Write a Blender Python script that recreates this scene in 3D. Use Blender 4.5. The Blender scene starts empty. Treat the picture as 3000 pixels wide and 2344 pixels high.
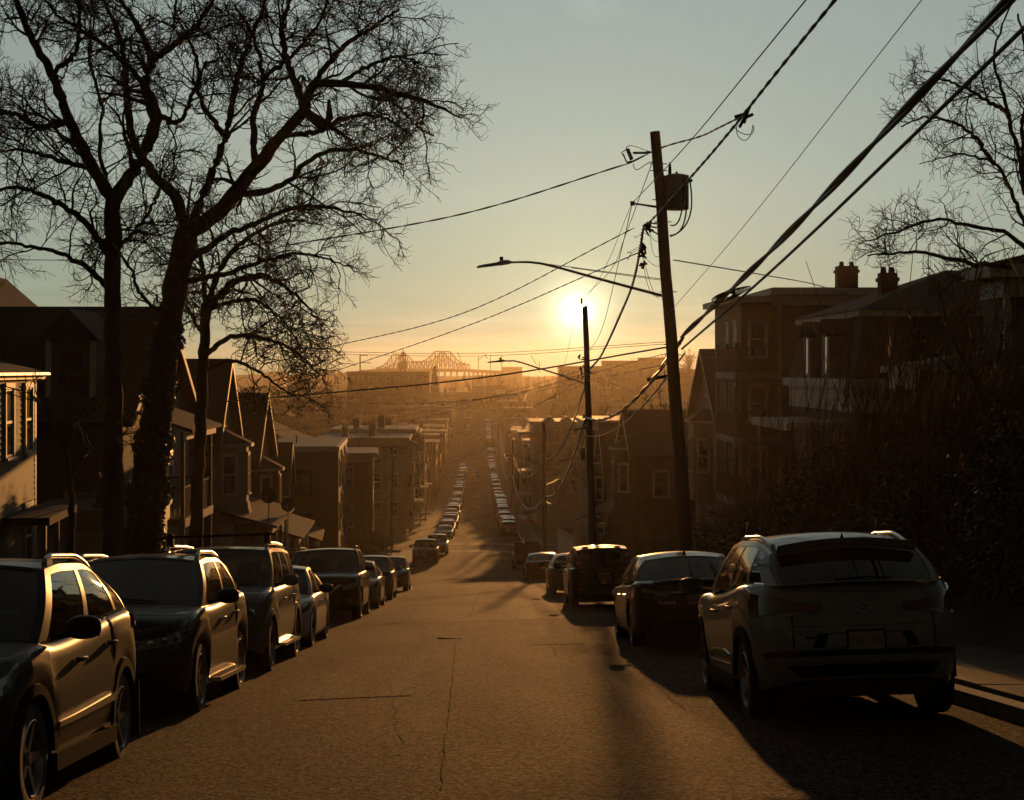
import bpy, bmesh, math, random
import numpy as np
from mathutils import Vector, Matrix
R = math.radians
random.seed(7)
rng = np.random.default_rng(7)
scene = bpy.context.scene
col = scene.collection

# ------------------------------------------------------------------ camera
FPX, VPX, VPY = 4800.0, 1400.0, 1085.0          # focal length and street vanishing point in photo pixels
cam_d = bpy.data.cameras.new('camera')
cam = bpy.data.objects.new('camera', cam_d)
col.objects.link(cam)
cam.location = (0, 0, 0)
cam.rotation_euler = (R(90), 0, 0)
cam_d.sensor_width = 36.0
cam_d.lens = 36.0 * FPX / 3000.0
cam_d.shift_x = (1500 - VPX) / 3000.0
cam_d.shift_y = (VPY - 1172) / 3000.0
cam_d.clip_start = 0.1
cam_d.clip_end = 20000
scene.camera = cam

# ------------------------------------------------------------------ sky and sun
SUN_EL, SUN_AZ = R(2.07), R(3.48)
SUN = Vector((math.sin(SUN_AZ) * math.cos(SUN_EL), math.cos(SUN_AZ) * math.cos(SUN_EL), math.sin(SUN_EL)))
world = bpy.data.worlds.new('World')
scene.world = world
world.use_nodes = True
wn, wl = world.node_tree.nodes, world.node_tree.links
wn.clear()
w_out = wn.new('ShaderNodeOutputWorld')
w_bg = wn.new('ShaderNodeBackground')
sky = wn.new('ShaderNodeTexSky')
sky.sky_type = 'NISHITA'
sky.sun_disc = False
sky.sun_elevation = SUN_EL
sky.sun_rotation = SUN_AZ
sky.altitude = 30
sky.air_density = 1.0
sky.dust_density = 0.6
sky.ozone_density = 2.0
w_bg.inputs['Strength'].default_value = 0.10
tc = wn.new('ShaderNodeTexCoord')
def wmath(op, a, b=None, c=None):
    n = wn.new('ShaderNodeMath'); n.operation = op
    for i, v in enumerate((a, b, c)):
        if v is None: continue
        if isinstance(v, (int, float)): n.inputs[i].default_value = v
        else: wl.new(v, n.inputs[i])
    return n.outputs[0]
def wmix(kind, fac, a, b):
    n = wn.new('ShaderNodeMix'); n.data_type = 'RGBA'; n.blend_type = kind; n.clamp_factor = False
    for i, v in ((0, fac), (6, a), (7, b)):
        if isinstance(v, (int, float)): n.inputs[i].default_value = v
        elif isinstance(v, tuple): n.inputs[i].default_value = (*v, 1)
        else: wl.new(v, n.inputs[i])
    return n.outputs[2]
dotn = wn.new('ShaderNodeVectorMath'); dotn.operation = 'DOT_PRODUCT'
wl.new(tc.outputs['Generated'], dotn.inputs[0]); dotn.inputs[1].default_value = SUN
cosang = wmath('MINIMUM', dotn.outputs['Value'], 1.0)
sep = wn.new('ShaderNodeSeparateXYZ'); wl.new(tc.outputs['Generated'], sep.inputs[0])
ang = wmath('ARCCOSINE', cosang)                         # radians from the sun
# thin high cloud: streaks low over the horizon and a few wisps higher up
mp = wn.new('ShaderNodeMapping'); mp.inputs['Scale'].default_value = (5, 5, 90)
wl.new(tc.outputs['Generated'], mp.inputs[0])
cn = wn.new('ShaderNodeTexNoise'); cn.inputs['Scale'].default_value = 1.6; cn.inputs['Detail'].default_value = 5
wl.new(mp.outputs[0], cn.inputs['Vector'])
streak = wmath('MULTIPLY', wmath('SUBTRACT', cn.outputs['Fac'], 0.42), 2.2)
low = wmath('POWER', 2.718, wmath('MULTIPLY', wmath('POWER', wmath('DIVIDE', wmath('SUBTRACT', sep.outputs['Z'], 0.022), 0.022), 2), -1))
cloud = wmath('MULTIPLY', wmath('MAXIMUM', streak, -0.3), low)
hs = wn.new('ShaderNodeHueSaturation'); hs.inputs['Saturation'].default_value = 0.8
wl.new(sky.outputs[0], hs.inputs['Color'])
elev = wn.new('ShaderNodeValToRGB')                       # hazy winter dusk: yellow at the rim, grey-green higher up
wl.new(wmath('SQRT', wmath('MAXIMUM', sep.outputs['Z'], 0.0)), elev.inputs[0])
er = elev.color_ramp
SK = ((0.0, (1.1, 2.0, 1.2)), (0.10, (1.7, 2.6, 1.75)), (0.187, (2.75, 3.6, 2.65)), (0.324, (3.75, 4.45, 3.75)),
      (0.474, (3.4, 4.05, 3.9)), (0.7, (1.9, 2.1, 1.9)), (1.0, (1.1, 1.15, 1.0)))
while len(er.elements) < len(SK): er.elements.new(0.5)
for e, (p_, c_) in zip(er.elements, SK):
    e.position = p_; e.color = (*c_, 1)
near_sun = wmath('POWER', 2.718, wmath('MULTIPLY', wmath('POWER', wmath('DIVIDE', ang, R(46)), 2), -1))
fall = wmix('MIX', near_sun, (0.115, 0.098, 0.072), (1.0, 1.0, 1.0))     # the sky away from the sun is much darker and dull brown
glow_w = wmath('POWER', 2.718, wmath('DIVIDE', ang, -R(4.0)))
glow_n = wmath('POWER', 2.718, wmath('DIVIDE', ang, -R(0.38)))
disc = wmath('SUBTRACT', 1.0, wmath('DIVIDE', wmath('SUBTRACT', ang, R(0.24)), R(0.05)))
disc = wmath('MINIMUM', wmath('MAXIMUM', disc, 0.0), 1.0)
c = wmix('MULTIPLY', 1.0, elev.outputs[0], (1, 1, 1))
c = wmix('MULTIPLY', 1.0, c, fall)
c = wmix('MIX', 0.02, c, hs.outputs[0])       # Nishita's own brightening round the sun
c = wmix('ADD', glow_w, c, (2.2, 2.6, 1.3))
c = wmix('ADD', glow_n, c, (40.0, 37.0, 24.0))
c = wmix('ADD', wmath('MULTIPLY', cloud, 0.55), c, (2.2, 2.0, 1.3))
mp2 = wn.new('ShaderNodeMapping'); mp2.inputs['Scale'].default_value = (9, 9, 26); mp2.inputs['Rotation'].default_value = (0, R(-14), 0)
wl.new(tc.outputs['Generated'], mp2.inputs[0])
cn2 = wn.new('ShaderNodeTexNoise'); cn2.inputs['Scale'].default_value = 1.1; cn2.inputs['Detail'].default_value = 7; cn2.inputs['Roughness'].default_value = 0.62
wl.new(mp2.outputs[0], cn2.inputs['Vector'])
wisp = wmath('MULTIPLY', wmath('MAXIMUM', wmath('SUBTRACT', cn2.outputs['Fac'], 0.62), 0.0), 2.2)
c = wmix('ADD', wmath('MULTIPLY', wisp, near_sun), c, (1.6, 1.6, 1.45))
c = wmix('ADD', disc, c, (600.0, 560.0, 420.0))
wl.new(c, w_bg.inputs['Color'])
wl.new(w_bg.outputs[0], w_out.inputs[0])

sun_d = bpy.data.lights.new('sun', 'SUN')
sun_o = bpy.data.objects.new('sun', sun_d)
col.objects.link(sun_o)
sun_d.energy = 2.6
sun_d.angle = R(0.53)
sun_d.color = (1.0, 0.44, 0.12)
sun_o.rotation_euler = SUN.to_track_quat('Z', 'Y').to_euler()

# ------------------------------------------------------------------ film
vs = scene.view_settings
vs.view_transform = 'Standard'
vs.look = 'None'
vs.exposure = 0.0
vs.gamma = 1.0
vs.use_curve_mapping = False
cy = scene.cycles
cy.use_denoising = True
cy.denoiser = 'OPENIMAGEDENOISE'
cy.max_bounces = 6
cy.diffuse_bounces = 2
cy.glossy_bounces = 3
cy.transmission_bounces = 4
cy.transparent_max_bounces = 10
cy.volume_bounces = 0
cy.volume_max_steps = 64
cy.sample_clamp_indirect = 6.0
cy.caustics_reflective = False
cy.caustics_refractive = False

# ------------------------------------------------------------------ helpers
def at(px, py, y):
    """world point seen at photo pixel (px, py) at distance y along the street"""
    return Vector(((px - VPX) / FPX * y, y, -(py - VPY) / FPX * y))

_PY = [-140, -60, 0, 60, 110, 140, 185, 245, 320, 400, 480, 540, 600, 660, 750, 900, 1500, 3200]
_PZ = [9.0, 5.1, -1.5, -8.1, -13.5, -15.7, -18.6, -21.3, -23.6, -24.4, -23.2, -21.2, -20.0, -19.2, -18.2, -19.5, -27, -27]
def _pchip(xs, ys):
    xs, ys = np.array(xs, float), np.array(ys, float)
    h = np.diff(xs); d = np.diff(ys) / h
    m = np.zeros(len(xs)); m[0], m[-1] = d[0], d[-1]
    for i in range(1, len(xs) - 1):
        if d[i - 1] * d[i] > 0:
            a, b = 2 * h[i] + h[i - 1], h[i] + 2 * h[i - 1]
            m[i] = (a + b) / (a / d[i - 1] + b / d[i])
    def f(x):
        x = np.clip(np.asarray(x, float), xs[0], xs[-1])
        k = np.clip(np.searchsorted(xs, x) - 1, 0, len(xs) - 2)
        t = (x - xs[k]) / h[k]
        return ((1 + 2 * t) * (1 - t) ** 2 * ys[k] + t * (1 - t) ** 2 * h[k] * m[k]
                + t * t * (3 - 2 * t) * ys[k + 1] + t * t * (t - 1) * h[k] * m[k + 1])
    return f
_zr = _pchip(_PY, _PZ)
def zroad(y): return float(_zr(y))
def slope(y): return (zroad(y + 0.5) - zroad(y - 0.5))

KL = 4.95                                # left kerb; the right one is KERB
def tilt(x, y):
    """the carriageway falls to the left near the camera"""
    return (-.11 + .034 * max(-7.5, min(7.5, x))) * max(0.0, min(1.0, (140 - y) / 45.0))
def tag(o, label=None, cat=None, group=None, kind=None):
    if label: o['label'] = label
    if cat: o['category'] = cat
    if group: o['group'] = group
    if kind: o['kind'] = kind
    return o

def thing(name, label, cat, loc=(0, 0, 0), rotz=0.0, group=None):
    o = bpy.data.objects.new(name, None)
    col.objects.link(o)
    o.empty_display_size = 0.3
    o.location = loc
    o.rotation_euler = (0, 0, rotz)
    return tag(o, label, cat, group)

def link(name, me, parent=None, loc=None, rot=None):
    o = bpy.data.objects.new(name, me)
    col.objects.link(o)
    if parent: o.parent = parent
    if loc is not None: o.location = loc
    if rot is not None: o.rotation_euler = rot
    return o

def copy_tree(o, parent=None):
    c = o.copy(); col.objects.link(c); c.parent = parent
    for ch in o.children: copy_tree(ch, c)
    return c

class MB:
    """collects faces; build() links them as ONE mesh object"""
    def __init__(s): s.v, s.f = [], []
    def add(s, vs, fs):
        n = len(s.v); s.v.extend([tuple(p) for p in vs]); s.f.extend([tuple(i + n for i in f) for f in fs]); return s
    def box(s, a, b):
        x0, x1 = sorted((a[0], b[0])); y0, y1 = sorted((a[1], b[1])); z0, z1 = sorted((a[2], b[2]))
        return s.add([(x0, y0, z0), (x1, y0, z0), (x1, y1, z0), (x0, y1, z0), (x0, y0, z1), (x1, y0, z1), (x1, y1, z1), (x0, y1, z1)],
                     [(0, 3, 2, 1), (4, 5, 6, 7), (0, 1, 5, 4), (1, 2, 6, 5), (2, 3, 7, 6), (3, 0, 4, 7)])
    def hexa(s, p):      # 8 points: bottom 4 (ccw from above), top 4
        return s.add(p, [(0, 3, 2, 1), (4, 5, 6, 7), (0, 1, 5, 4), (1, 2, 6, 5), (2, 3, 7, 6), (3, 0, 4, 7)])
    def prism(s, poly, d):
        d = Vector(d); n = len(poly)
        p = [Vector(q) for q in poly]
        return s.add(p + [q + d for q in p], [tuple(range(n))[::-1], tuple(range(n, 2 * n))] + [(i, (i + 1) % n, n + (i + 1) % n, n + i) for i in range(n)])
    def tube(s, path, r, sides=6, cap=True):
        P = [Vector(p) for p in path]; n = len(P)
        rr = [r] * n if isinstance(r, (int, float)) else list(r)
        vs, fs, up = [], [], None
        for i in range(n):
            t = (P[min(i + 1, n - 1)] - P[max(i - 1, 0)]).normalized()
            if up is None: up = t.orthogonal().normalized()
            else:
                up = (up - t * up.dot(t)); up = up.normalized() if up.length > 1e-6 else t.orthogonal().normalized()
            bi = t.cross(up)
            for k in range(sides):
                a = 2 * math.pi * k / sides
                vs.append(P[i] + (up * math.cos(a) + bi * math.sin(a)) * rr[i])
        for i in range(n - 1):
            for k in range(sides):
                a, b = i * sides + k, i * sides + (k + 1) % sides
                fs.append((a, b, b + sides, a + sides))
        if cap: fs += [tuple(range(sides))[::-1], tuple(range((n - 1) * sides, n * sides))]
        return s.add(vs, fs)
    def lathe(s, prof, sides=24, axis='z', c=(0, 0, 0), close=False):
        vs, fs = [], []; n = len(prof); c = Vector(c)
        for (r, h) in prof:
            for k in range(sides):
                a = 2 * math.pi * k / sides; x, y = r * math.cos(a), r * math.sin(a)
                vs.append(c + Vector({'z': (x, y, h), 'y': (x, h, y), 'x': (h, x, y)}[axis]))
        for i in range(n - 1):
            for k in range(sides):
                a, b = i * sides + k, i * sides + (k + 1) % sides
                fs.append((a, b, b + sides, a + sides))
        if close: fs += [tuple(range(sides))[::-1], tuple(range((n - 1) * sides, n * sides))]
        return s.add(vs, fs)
    def grid(s, P):      # P[i][j] points
        n, m = len(P), len(P[0])
        return s.add([q for row in P for q in row], [(i * m + j, i * m + j + 1, (i + 1) * m + j + 1, (i + 1) * m + j) for i in range(n - 1) for j in range(m - 1)])
    def mesh(s, name, mat=None, smooth=None, fix=True):
        me = bpy.data.meshes.new(name)
        me.from_pydata(s.v, [], s.f)
        if fix:
            bm = bmesh.new(); bm.from_mesh(me); bmesh.ops.recalc_face_normals(bm, faces=bm.faces); bm.to_mesh(me); bm.free()
        if smooth is not None:
            me.polygons.foreach_set('use_smooth', [True] * len(me.polygons))
            if smooth < 179: me.set_sharp_from_angle(angle=R(smooth))
        if mat: me.materials.append(mat)
        me.update()
        return me
    def build(s, name, mat=None, parent=None, smooth=None, loc=None, rot=None, fix=True):
        return link(name, s.mesh(name, mat, smooth, fix), parent, loc, rot)

def tube_batch(P, rad, sides=3):
    """P (N,n,3), rad (N,n) -> verts, quads for N tapered tubes, vectorised"""
    N, n, _ = P.shape
    T = np.empty_like(P); T[:, 1:-1] = P[:, 2:] - P[:, :-2]; T[:, 0] = P[:, 1] - P[:, 0]; T[:, -1] = P[:, -1] - P[:, -2]
    T /= np.linalg.norm(T, axis=2, keepdims=True) + 1e-9
    ref = np.zeros_like(T); ref[..., 2] = 1.0
    steep = np.abs(T[..., 2]) > 0.9
    ref[steep] = (1, 0, 0)
    U = np.cross(T, ref); U /= np.linalg.norm(U, axis=2, keepdims=True) + 1e-9
    B = np.cross(T, U)
    a = np.arange(sides) * 2 * np.pi / sides
    V = P[:, :, None, :] + rad[:, :, None, None] * (U[:, :, None, :] * np.cos(a)[None, None, :, None] + B[:, :, None, :] * np.sin(a)[None, None, :, None])
    base = (np.arange(N) * n * sides)[:, None, None]
    i = np.arange(n - 1)[None, :, None] * sides; k = np.arange(sides)[None, None, :]; k2 = (k + 1) % sides
    q = np.stack([base + i + k, base + i + k2, base + i + sides + k2, base + i + sides + k], -1).reshape(-1, 4)
    return V.reshape(-1, 3), q

def mesh_np(name, V, Q, mat=None, smooth=False):
    me = bpy.data.meshes.new(name)
    k = Q.shape[1]
    me.vertices.add(len(V)); me.vertices.foreach_set('co', np.ascontiguousarray(V, dtype=np.float32).ravel())
    me.loops.add(Q.size); me.loops.foreach_set('vertex_index', np.ascontiguousarray(Q, dtype=np.int32).ravel())
    me.polygons.add(len(Q)); me.polygons.foreach_set('loop_start', np.arange(0, Q.size, k, dtype=np.int32))
    if smooth: me.polygons.foreach_set('use_smooth', np.ones(len(Q), bool))
    me.update(calc_edges=True)
    if mat: me.materials.append(mat)
    return me

# ------------------------------------------------------------------ materials
MATS = {}
def mat(name, colr=(.5, .5, .5), rough=0.6, metal=0.0, var=0.0, scale=4.0, bump=0.0, bscale=None, coat=0.0, spec=None, emit=None, stretch=None, rvar=0.0):
    if name in MATS: return MATS[name]
    m = bpy.data.materials.new(name); m.use_nodes = True
    nt = m.node_tree; N, Lk = nt.nodes, nt.links
    b = N['Principled BSDF']
    b.inputs['Base Color'].default_value = (*colr, 1)
    b.inputs['Roughness'].default_value = rough
    b.inputs['Metallic'].default_value = metal
    b.inputs['Coat Weight'].default_value = coat
    b.inputs['Coat Roughness'].default_value = 0.04
    if spec is not None: b.inputs['Specular IOR Level'].default_value = spec
    if emit: b.inputs['Emission Color'].default_value = (*emit[0], 1); b.inputs['Emission Strength'].default_value = emit[1]
    if var or bump or rvar:
        t = N.new('ShaderNodeTexCoord'); vec = t.outputs['Object']
        if stretch:
            mp_ = N.new('ShaderNodeMapping'); mp_.inputs['Scale'].default_value = stretch
            Lk.new(vec, mp_.inputs[0]); vec = mp_.outputs[0]
        n1 = N.new('ShaderNodeTexNoise'); n1.inputs['Scale'].default_value = scale; n1.inputs['Detail'].default_value = 6
        Lk.new(vec, n1.inputs['Vector'])
        if var:
            r = N.new('ShaderNodeValToRGB')
            lo = tuple(max(0, c * (1 - var)) for c in colr); hi = tuple(min(1, c * (1 + var)) for c in colr)
            r.color_ramp.elements[0].position = 0.3; r.color_ramp.elements[1].position = 0.7
            r.color_ramp.elements[0].color = (*lo, 1); r.color_ramp.elements[1].color = (*hi, 1)
            Lk.new(n1.outputs['Fac'], r.inputs[0]); Lk.new(r.outputs[0], b.inputs['Base Color'])
        if rvar:
            mr = N.new('ShaderNodeMapRange'); mr.inputs[1].default_value = .3; mr.inputs[2].default_value = .7
            mr.inputs[3].default_value = max(0.02, rough - rvar); mr.inputs[4].default_value = min(1, rough + rvar)
            Lk.new(n1.outputs['Fac'], mr.inputs[0]); Lk.new(mr.outputs[0], b.inputs['Roughness'])
        if bump:
            n2 = N.new('ShaderNodeTexNoise'); n2.inputs['Scale'].default_value = bscale or scale * 3; n2.inputs['Detail'].default_value = 5
            Lk.new(vec, n2.inputs['Vector'])
            bp = N.new('ShaderNodeBump'); bp.inputs['Strength'].default_value = bump; bp.inputs['Distance'].default_value = 0.02
            Lk.new(n2.outputs['Fac'], bp.inputs['Height']); Lk.new(bp.outputs[0], b.inputs['Normal'])
    MATS[name] = m
    return m

def mat_glass(name, tint=(.35, .38, .36), rough=0.02, opac=0.25):
    """car or window glass: tinted see-through with a sharp fresnel reflection"""
    if name in MATS: return MATS[name]
    m = bpy.data.materials.new(name); m.use_nodes = True
    nt = m.node_tree; N, Lk = nt.nodes, nt.links; N.clear()
    out = N.new('ShaderNodeOutputMaterial'); tr = N.new('ShaderNodeBsdfTransparent'); gl = N.new('ShaderNodeBsdfGlossy')
    tr.inputs[0].default_value = (*tint, 1); gl.inputs['Roughness'].default_value = rough
    fr = N.new('ShaderNodeFresnel'); fr.inputs[0].default_value = 1.5
    mr = N.new('ShaderNodeMapRange'); mr.inputs[3].default_value = 0.05; mr.inputs[4].default_value = 1.0
    Lk.new(fr.outputs[0], mr.inputs[0])
    mx = N.new('ShaderNodeMixShader')
    Lk.new(mr.outputs[0], mx.inputs[0]); Lk.new(tr.outputs[0], mx.inputs[1]); Lk.new(gl.outputs[0], mx.inputs[2])
    Lk.new(mx.outputs[0], out.inputs[0])
    MATS[name] = m
    return m

def text_mesh(txt, size, mat_, name='lettering', extrude=0.002, align='CENTER', shear=0.0):
    c_ = bpy.data.curves.new(name, 'FONT'); c_.body = txt; c_.size = size; c_.extrude = extrude
    c_.align_x = align; c_.align_y = 'CENTER'; c_.resolution_u = 3; c_.shear = shear
    o = bpy.data.objects.new('tmp_text', c_); col.objects.link(o)
    bpy.context.view_layer.update()
    me = bpy.data.meshes.new_from_object(o.evaluated_get(bpy.context.evaluated_depsgraph_get()))
    bpy.data.objects.remove(o); bpy.data.curves.remove(c_)
    me.name = name; me.materials.clear(); me.materials.append(mat_)
    return me

# ------------------------------------------------------------------ terrain, road, pavements
def mat_asphalt(name, base, rough, sp=0.5):
    m = bpy.data.materials.new(name); m.use_nodes = True
    N, Lk = m.node_tree.nodes, m.node_tree.links; b = N['Principled BSDF']
    t = N.new('ShaderNodeTexCoord')
    big = N.new('ShaderNodeTexNoise'); big.inputs['Scale'].default_value = 0.35; big.inputs['Detail'].default_value = 6
    mp_ = N.new('ShaderNodeMapping'); mp_.inputs['Scale'].default_value = (1.6, 0.35, 1); Lk.new(t.outputs['Object'], mp_.inputs[0]); Lk.new(mp_.outputs[0], big.inputs['Vector'])
    fine = N.new('ShaderNodeTexVoronoi'); fine.inputs['Scale'].default_value = 42; Lk.new(t.outputs['Object'], fine.inputs['Vector'])
    n3 = N.new('ShaderNodeTexNoise'); n3.inputs['Scale'].default_value = 160; n3.inputs['Detail'].default_value = 3; Lk.new(t.outputs['Object'], n3.inputs['Vector'])
    r = N.new('ShaderNodeValToRGB'); r.color_ramp.elements[0].position = .3; r.color_ramp.elements[1].position = .72
    r.color_ramp.elements[0].color = (*[c * .55 for c in base], 1); r.color_ramp.elements[1].color = (*[c * 1.5 for c in base], 1)
    Lk.new(big.outputs['Fac'], r.inputs[0])
    r2 = N.new('ShaderNodeValToRGB'); r2.color_ramp.elements[0].position = .1; r2.color_ramp.elements[1].position = .9
    r2.color_ramp.elements[0].color = (.15, .15, .15, 1); r2.color_ramp.elements[1].color = (2.6, 2.5, 2.3, 1)
    Lk.new(fine.outputs['Color'], r2.inputs[0])
    mx = N.new('ShaderNodeMix'); mx.data_type = 'RGBA'; mx.blend_type = 'MULTIPLY'; mx.inputs[0].default_value = 1
    Lk.new(r.outputs[0], mx.inputs[6]); Lk.new(r2.outputs[0], mx.inputs[7]); Lk.new(mx.outputs[2], b.inputs['Base Color'])
    ad = N.new('ShaderNodeMath'); ad.operation = 'ADD'; Lk.new(fine.outputs['Distance'], ad.inputs[0]); Lk.new(n3.outputs['Fac'], ad.inputs[1])
    bp = N.new('ShaderNodeBump'); bp.inputs['Strength'].default_value = 1.0; bp.inputs['Distance'].default_value = 0.012
    Lk.new(ad.outputs[0], bp.inputs['Height']); Lk.new(bp.outputs[0], b.inputs['Normal'])
    b.inputs['Roughness'].default_value = rough
    sx_ = N.new('ShaderNodeSeparateColor'); Lk.new(fine.outputs['Color'], sx_.inputs[0])
    pw = N.new('ShaderNodeMath'); pw.operation = 'POWER'; pw.inputs[1].default_value = 2.5; Lk.new(sx_.outputs[1], pw.inputs[0])
    mr = N.new('ShaderNodeMapRange'); mr.inputs[3].default_value = sp * .25; mr.inputs[4].default_value = sp * 3.2; Lk.new(pw.outputs[0], mr.inputs[0])
    mu = N.new('ShaderNodeMath'); mu.operation = 'MULTIPLY'; Lk.new(mr.outputs[0], mu.inputs[0])
    wr = N.new('ShaderNodeMapRange'); wr.inputs[1].default_value = .3; wr.inputs[2].default_value = .7; wr.inputs[3].default_value = .65; wr.inputs[4].default_value = 1.25; Lk.new(big.outputs['Fac'], wr.inputs[0]); Lk.new(wr.outputs[0], mu.inputs[1])
    Lk.new(mu.outputs[0], b.inputs['Specular IOR Level'])
    MATS[name] = m
    return m
M_ASPH = mat_asphalt('asphalt_old', (.042, .028, .019), .86, .080)
M_ASPH2 = mat_asphalt('asphalt_new', (.050, .034, .023), .84, .090)
M_SEAM = mat('tar', (.030, .023, .017), 1.0, spec=.03)
M_CONC = mat('concrete', (.085, .075, .062), .9, var=.25, scale=1.5, bump=.3, bscale=30)
M_KERB = mat('granite', (.20, .19, .18), .8, var=.2, scale=6, bump=.3, bscale=40)
M_SOIL = mat('winter_ground', (.055, .045, .028), .95, var=.5, scale=.6, bump=.8, bscale=5)
M_PAINT = mat('road_paint', (.55, .53, .48), .7, var=.4, scale=6)

CROSS_Y0, CROSS_Y1 = 148.0, 157.0          # side street at the foot of the hill
KERB, WALK = 4.55, 6.5
def lot(x, y):
    """height of the lots relative to the road"""
    e = 0.0
    if x > WALK:
        e += 2.3 * max(0, min(1, (x - WALK) / 4.0)) * max(0, min(1, (95 - y) / 40.0))
    if x < -WALK and y < 60:
        e -= 0.2
    return e
def terr(x, y):
    z = zroad(y) - 0.02 + lot(x, y) + tilt(x, y)
    ax = abs(x)
    if ax > 30 and y > 100:
        t = min(1, (ax - 30) / 120.0)
        if x < 0: z = z * (1 - t) + t * min(z, -23 - 4 * min(1, max(0, (y - 250) / 500)))
        else: z = z * (1 - t) + t * max(z, -12 + 8.5 * math.exp(-((y - 780) / 240) ** 2))
    if x > 25 and 500 < y < 1200:
        z += 13.0 * math.exp(-((x - 85) / 42) ** 2 - ((y - 830) / 130) ** 2)
    return z
def axis(pts):
    out = []
    for a, b, st in pts:
        n = max(1, round((b - a) / st)); out += [a + (b - a) * i / n for i in range(n)]
    return out + [pts[-1][1]]
gx = axis([(-2000, -300, 425), (-300, -60, 30), (-60, -WALK, 6), (-WALK, WALK, 3.25), (WALK, 60, 4), (60, 300, 20), (300, 2000, 425)])
gy = axis([(-140, 0, 10), (0, 260, 5), (260, 900, 16), (900, 1500, 100), (1500, 1980, 160)])
mb = MB()
mb.grid([[(x, y, terr(x, y) - (0.16 if abs(x) <= WALK + .1 else 0.0)) for x in gx] for y in gy])
tag(mb.build('ground', M_SOIL, smooth=180), kind='structure')

def strip(name, x0, x1, y0, y1, dz, m, step=2.0, parent=None, crown=0.0, kind='structure', nx=1):
    n = max(1, int(abs(y1 - y0) / step)); mb = MB()
    rows = []
    for i in range(n + 1):
        y = y0 + (y1 - y0) * i / n
        rows.append([(x0 + (x1 - x0) * j / nx, y, zroad(y) + dz + tilt(x0 + (x1 - x0) * j / nx, y) + crown * (1 - ((x0 + (x1 - x0) * j / nx) / KERB) ** 2)) for j in range(nx + 1)])
    mb.grid(rows)
    o = mb.build(name, m, parent, smooth=180)
    if kind and not parent: tag(o, kind=kind)
    return o
road = strip('road', -KL, KERB, -60, 35.6, 0, M_ASPH, 1.5, crown=.09, nx=8)
road2 = strip('road_beyond_seam', -KL, KERB, 35.6, 760, 0, M_ASPH2, 3, crown=.09, nx=8)
mb = MB()
side = []
for x in axis([(-160, 160, 8)]):
    side.append([(x, y, zroad(min(max(y, CROSS_Y0), CROSS_Y1)) + (0.004 if abs(x) > 4.4 else -0.03) + (0.0 if abs(x) < 30 else -abs(x) * .004 + .12)) for y in (CROSS_Y0, (CROSS_Y0 + CROSS_Y1) / 2, CROSS_Y1)])
mb.grid(side); tag(mb.build('side_street', M_ASPH2, smooth=180), kind='structure')
# tar seam and cracks in the roadway
def crack(pts, w, parent):
    mb = MB(); L_, R_ = [], []
    for i, (x, y) in enumerate(pts):
        ww = w * (0.6 + 0.8 * random.random()) / 2
        a = Vector(pts[max(0, i - 1)]); b = Vector(pts[min(len(pts) - 1, i + 1)]); d = (b - a).normalized(); n = Vector((-d.y, d.x))
        z = lambda q: zroad(q[1]) + tilt(q[0], q[1]) + .09 * (1 - (q[0] / KERB) ** 2) + .006
        p, q = Vector((x, y)) + n * ww, Vector((x, y)) - n * ww
        L_.append((p.x, p.y, z(p))); R_.append((q.x, q.y, z(q)))
    mb.grid([L_, R_]); return mb.build('crack', M_SEAM, parent)
def wander(x0, y0, x1, y1, n, amp):
    return [(x0 + (x1 - x0) * i / n + random.uniform(-amp, amp), y0 + (y1 - y0) * i / n + random.uniform(-amp, amp)) for i in range(n + 1)]
crack(wander(-4.5, 35.7, 4.5, 35.5, 40, .03), .10, road)
def g2(px, py):
    y = 1.5 * FPX / (py - VPY - .11 * FPX); return ((px - VPX) / FPX * y, y)
for pts in ([(1545, 1818), (1580, 1858), (1600, 1885), (1622, 1900), (1627, 1925)], [(1365, 1830), (1335, 1880), (1325, 2000), (1312, 2100), (1290, 2300)],
            [(1452, 1850), (1500, 1835), (1545, 1828)], [(1060, 1770), (1200, 1752), (1380, 1748)]):
    P = [g2(*p) for p in pts]; fine = []
    for a, b in zip(P[:-1], P[1:]):
        fine += wander(a[0], a[1], b[0], b[1], 14, .012)[:-1]
    crack(fine + [P[-1]], .010, road if P[0][1] < 35 else road2)
# pavements, kerb stones, slabs
for sx, nm in ((-1, 'left'), (1, 'right')):
    KB = KERB if sx > 0 else KL
    for y0, y1 in ((-60, CROSS_Y0 - 2), (CROSS_Y1 + 2, 740)):
        k = strip('kerb_' + nm, sx * KB, sx * (KB + .16), y0, y1, .135, M_KERB, 3)
        mb = MB()
        n = int((y1 - y0) / 3)
        mb.grid([[(sx * KB, y0 + (y1 - y0) * i / n, zroad(y0 + (y1 - y0) * i / n) + tilt(sx * KB, y0 + (y1 - y0) * i / n) + dz_) for dz_ in (-.1, .135)] for i in range(n + 1)])
        mb.build('kerb_face', M_KERB, k)
        w = strip('pavement_' + nm, sx * (KB + .16), sx * (WALK + .2), y0, y1, .115, M_CONC, 3)
        if y0 < 0:
            mb = MB(); mb.box((-.80, -.74, -.05), (.80, .74, .022)); sm = mb.mesh('slab', M_CONC)
            for i in range(44):
                y = 3 + i * 1.5
                o = link('slab', sm, w, (sx * (KB + .16 + .9), y, zroad(y) + tilt(sx * (KB + 1.06), y) + .113)); o.rotation_euler = (math.atan(slope(y)), random.uniform(-.006, .006), 0)
# zebra / stop lines at the side street
mb_obj = 0
for yy in (CROSS_Y0 - 5.2, CROSS_Y0 - 2.6, CROSS_Y1 + 2.2, CROSS_Y1 + 4.6):
    strip('crosswalk_line', -4.2, 4.2, yy, yy + .32, .006, M_PAINT, .3, parent=road2, crown=.09, nx=8)
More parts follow.
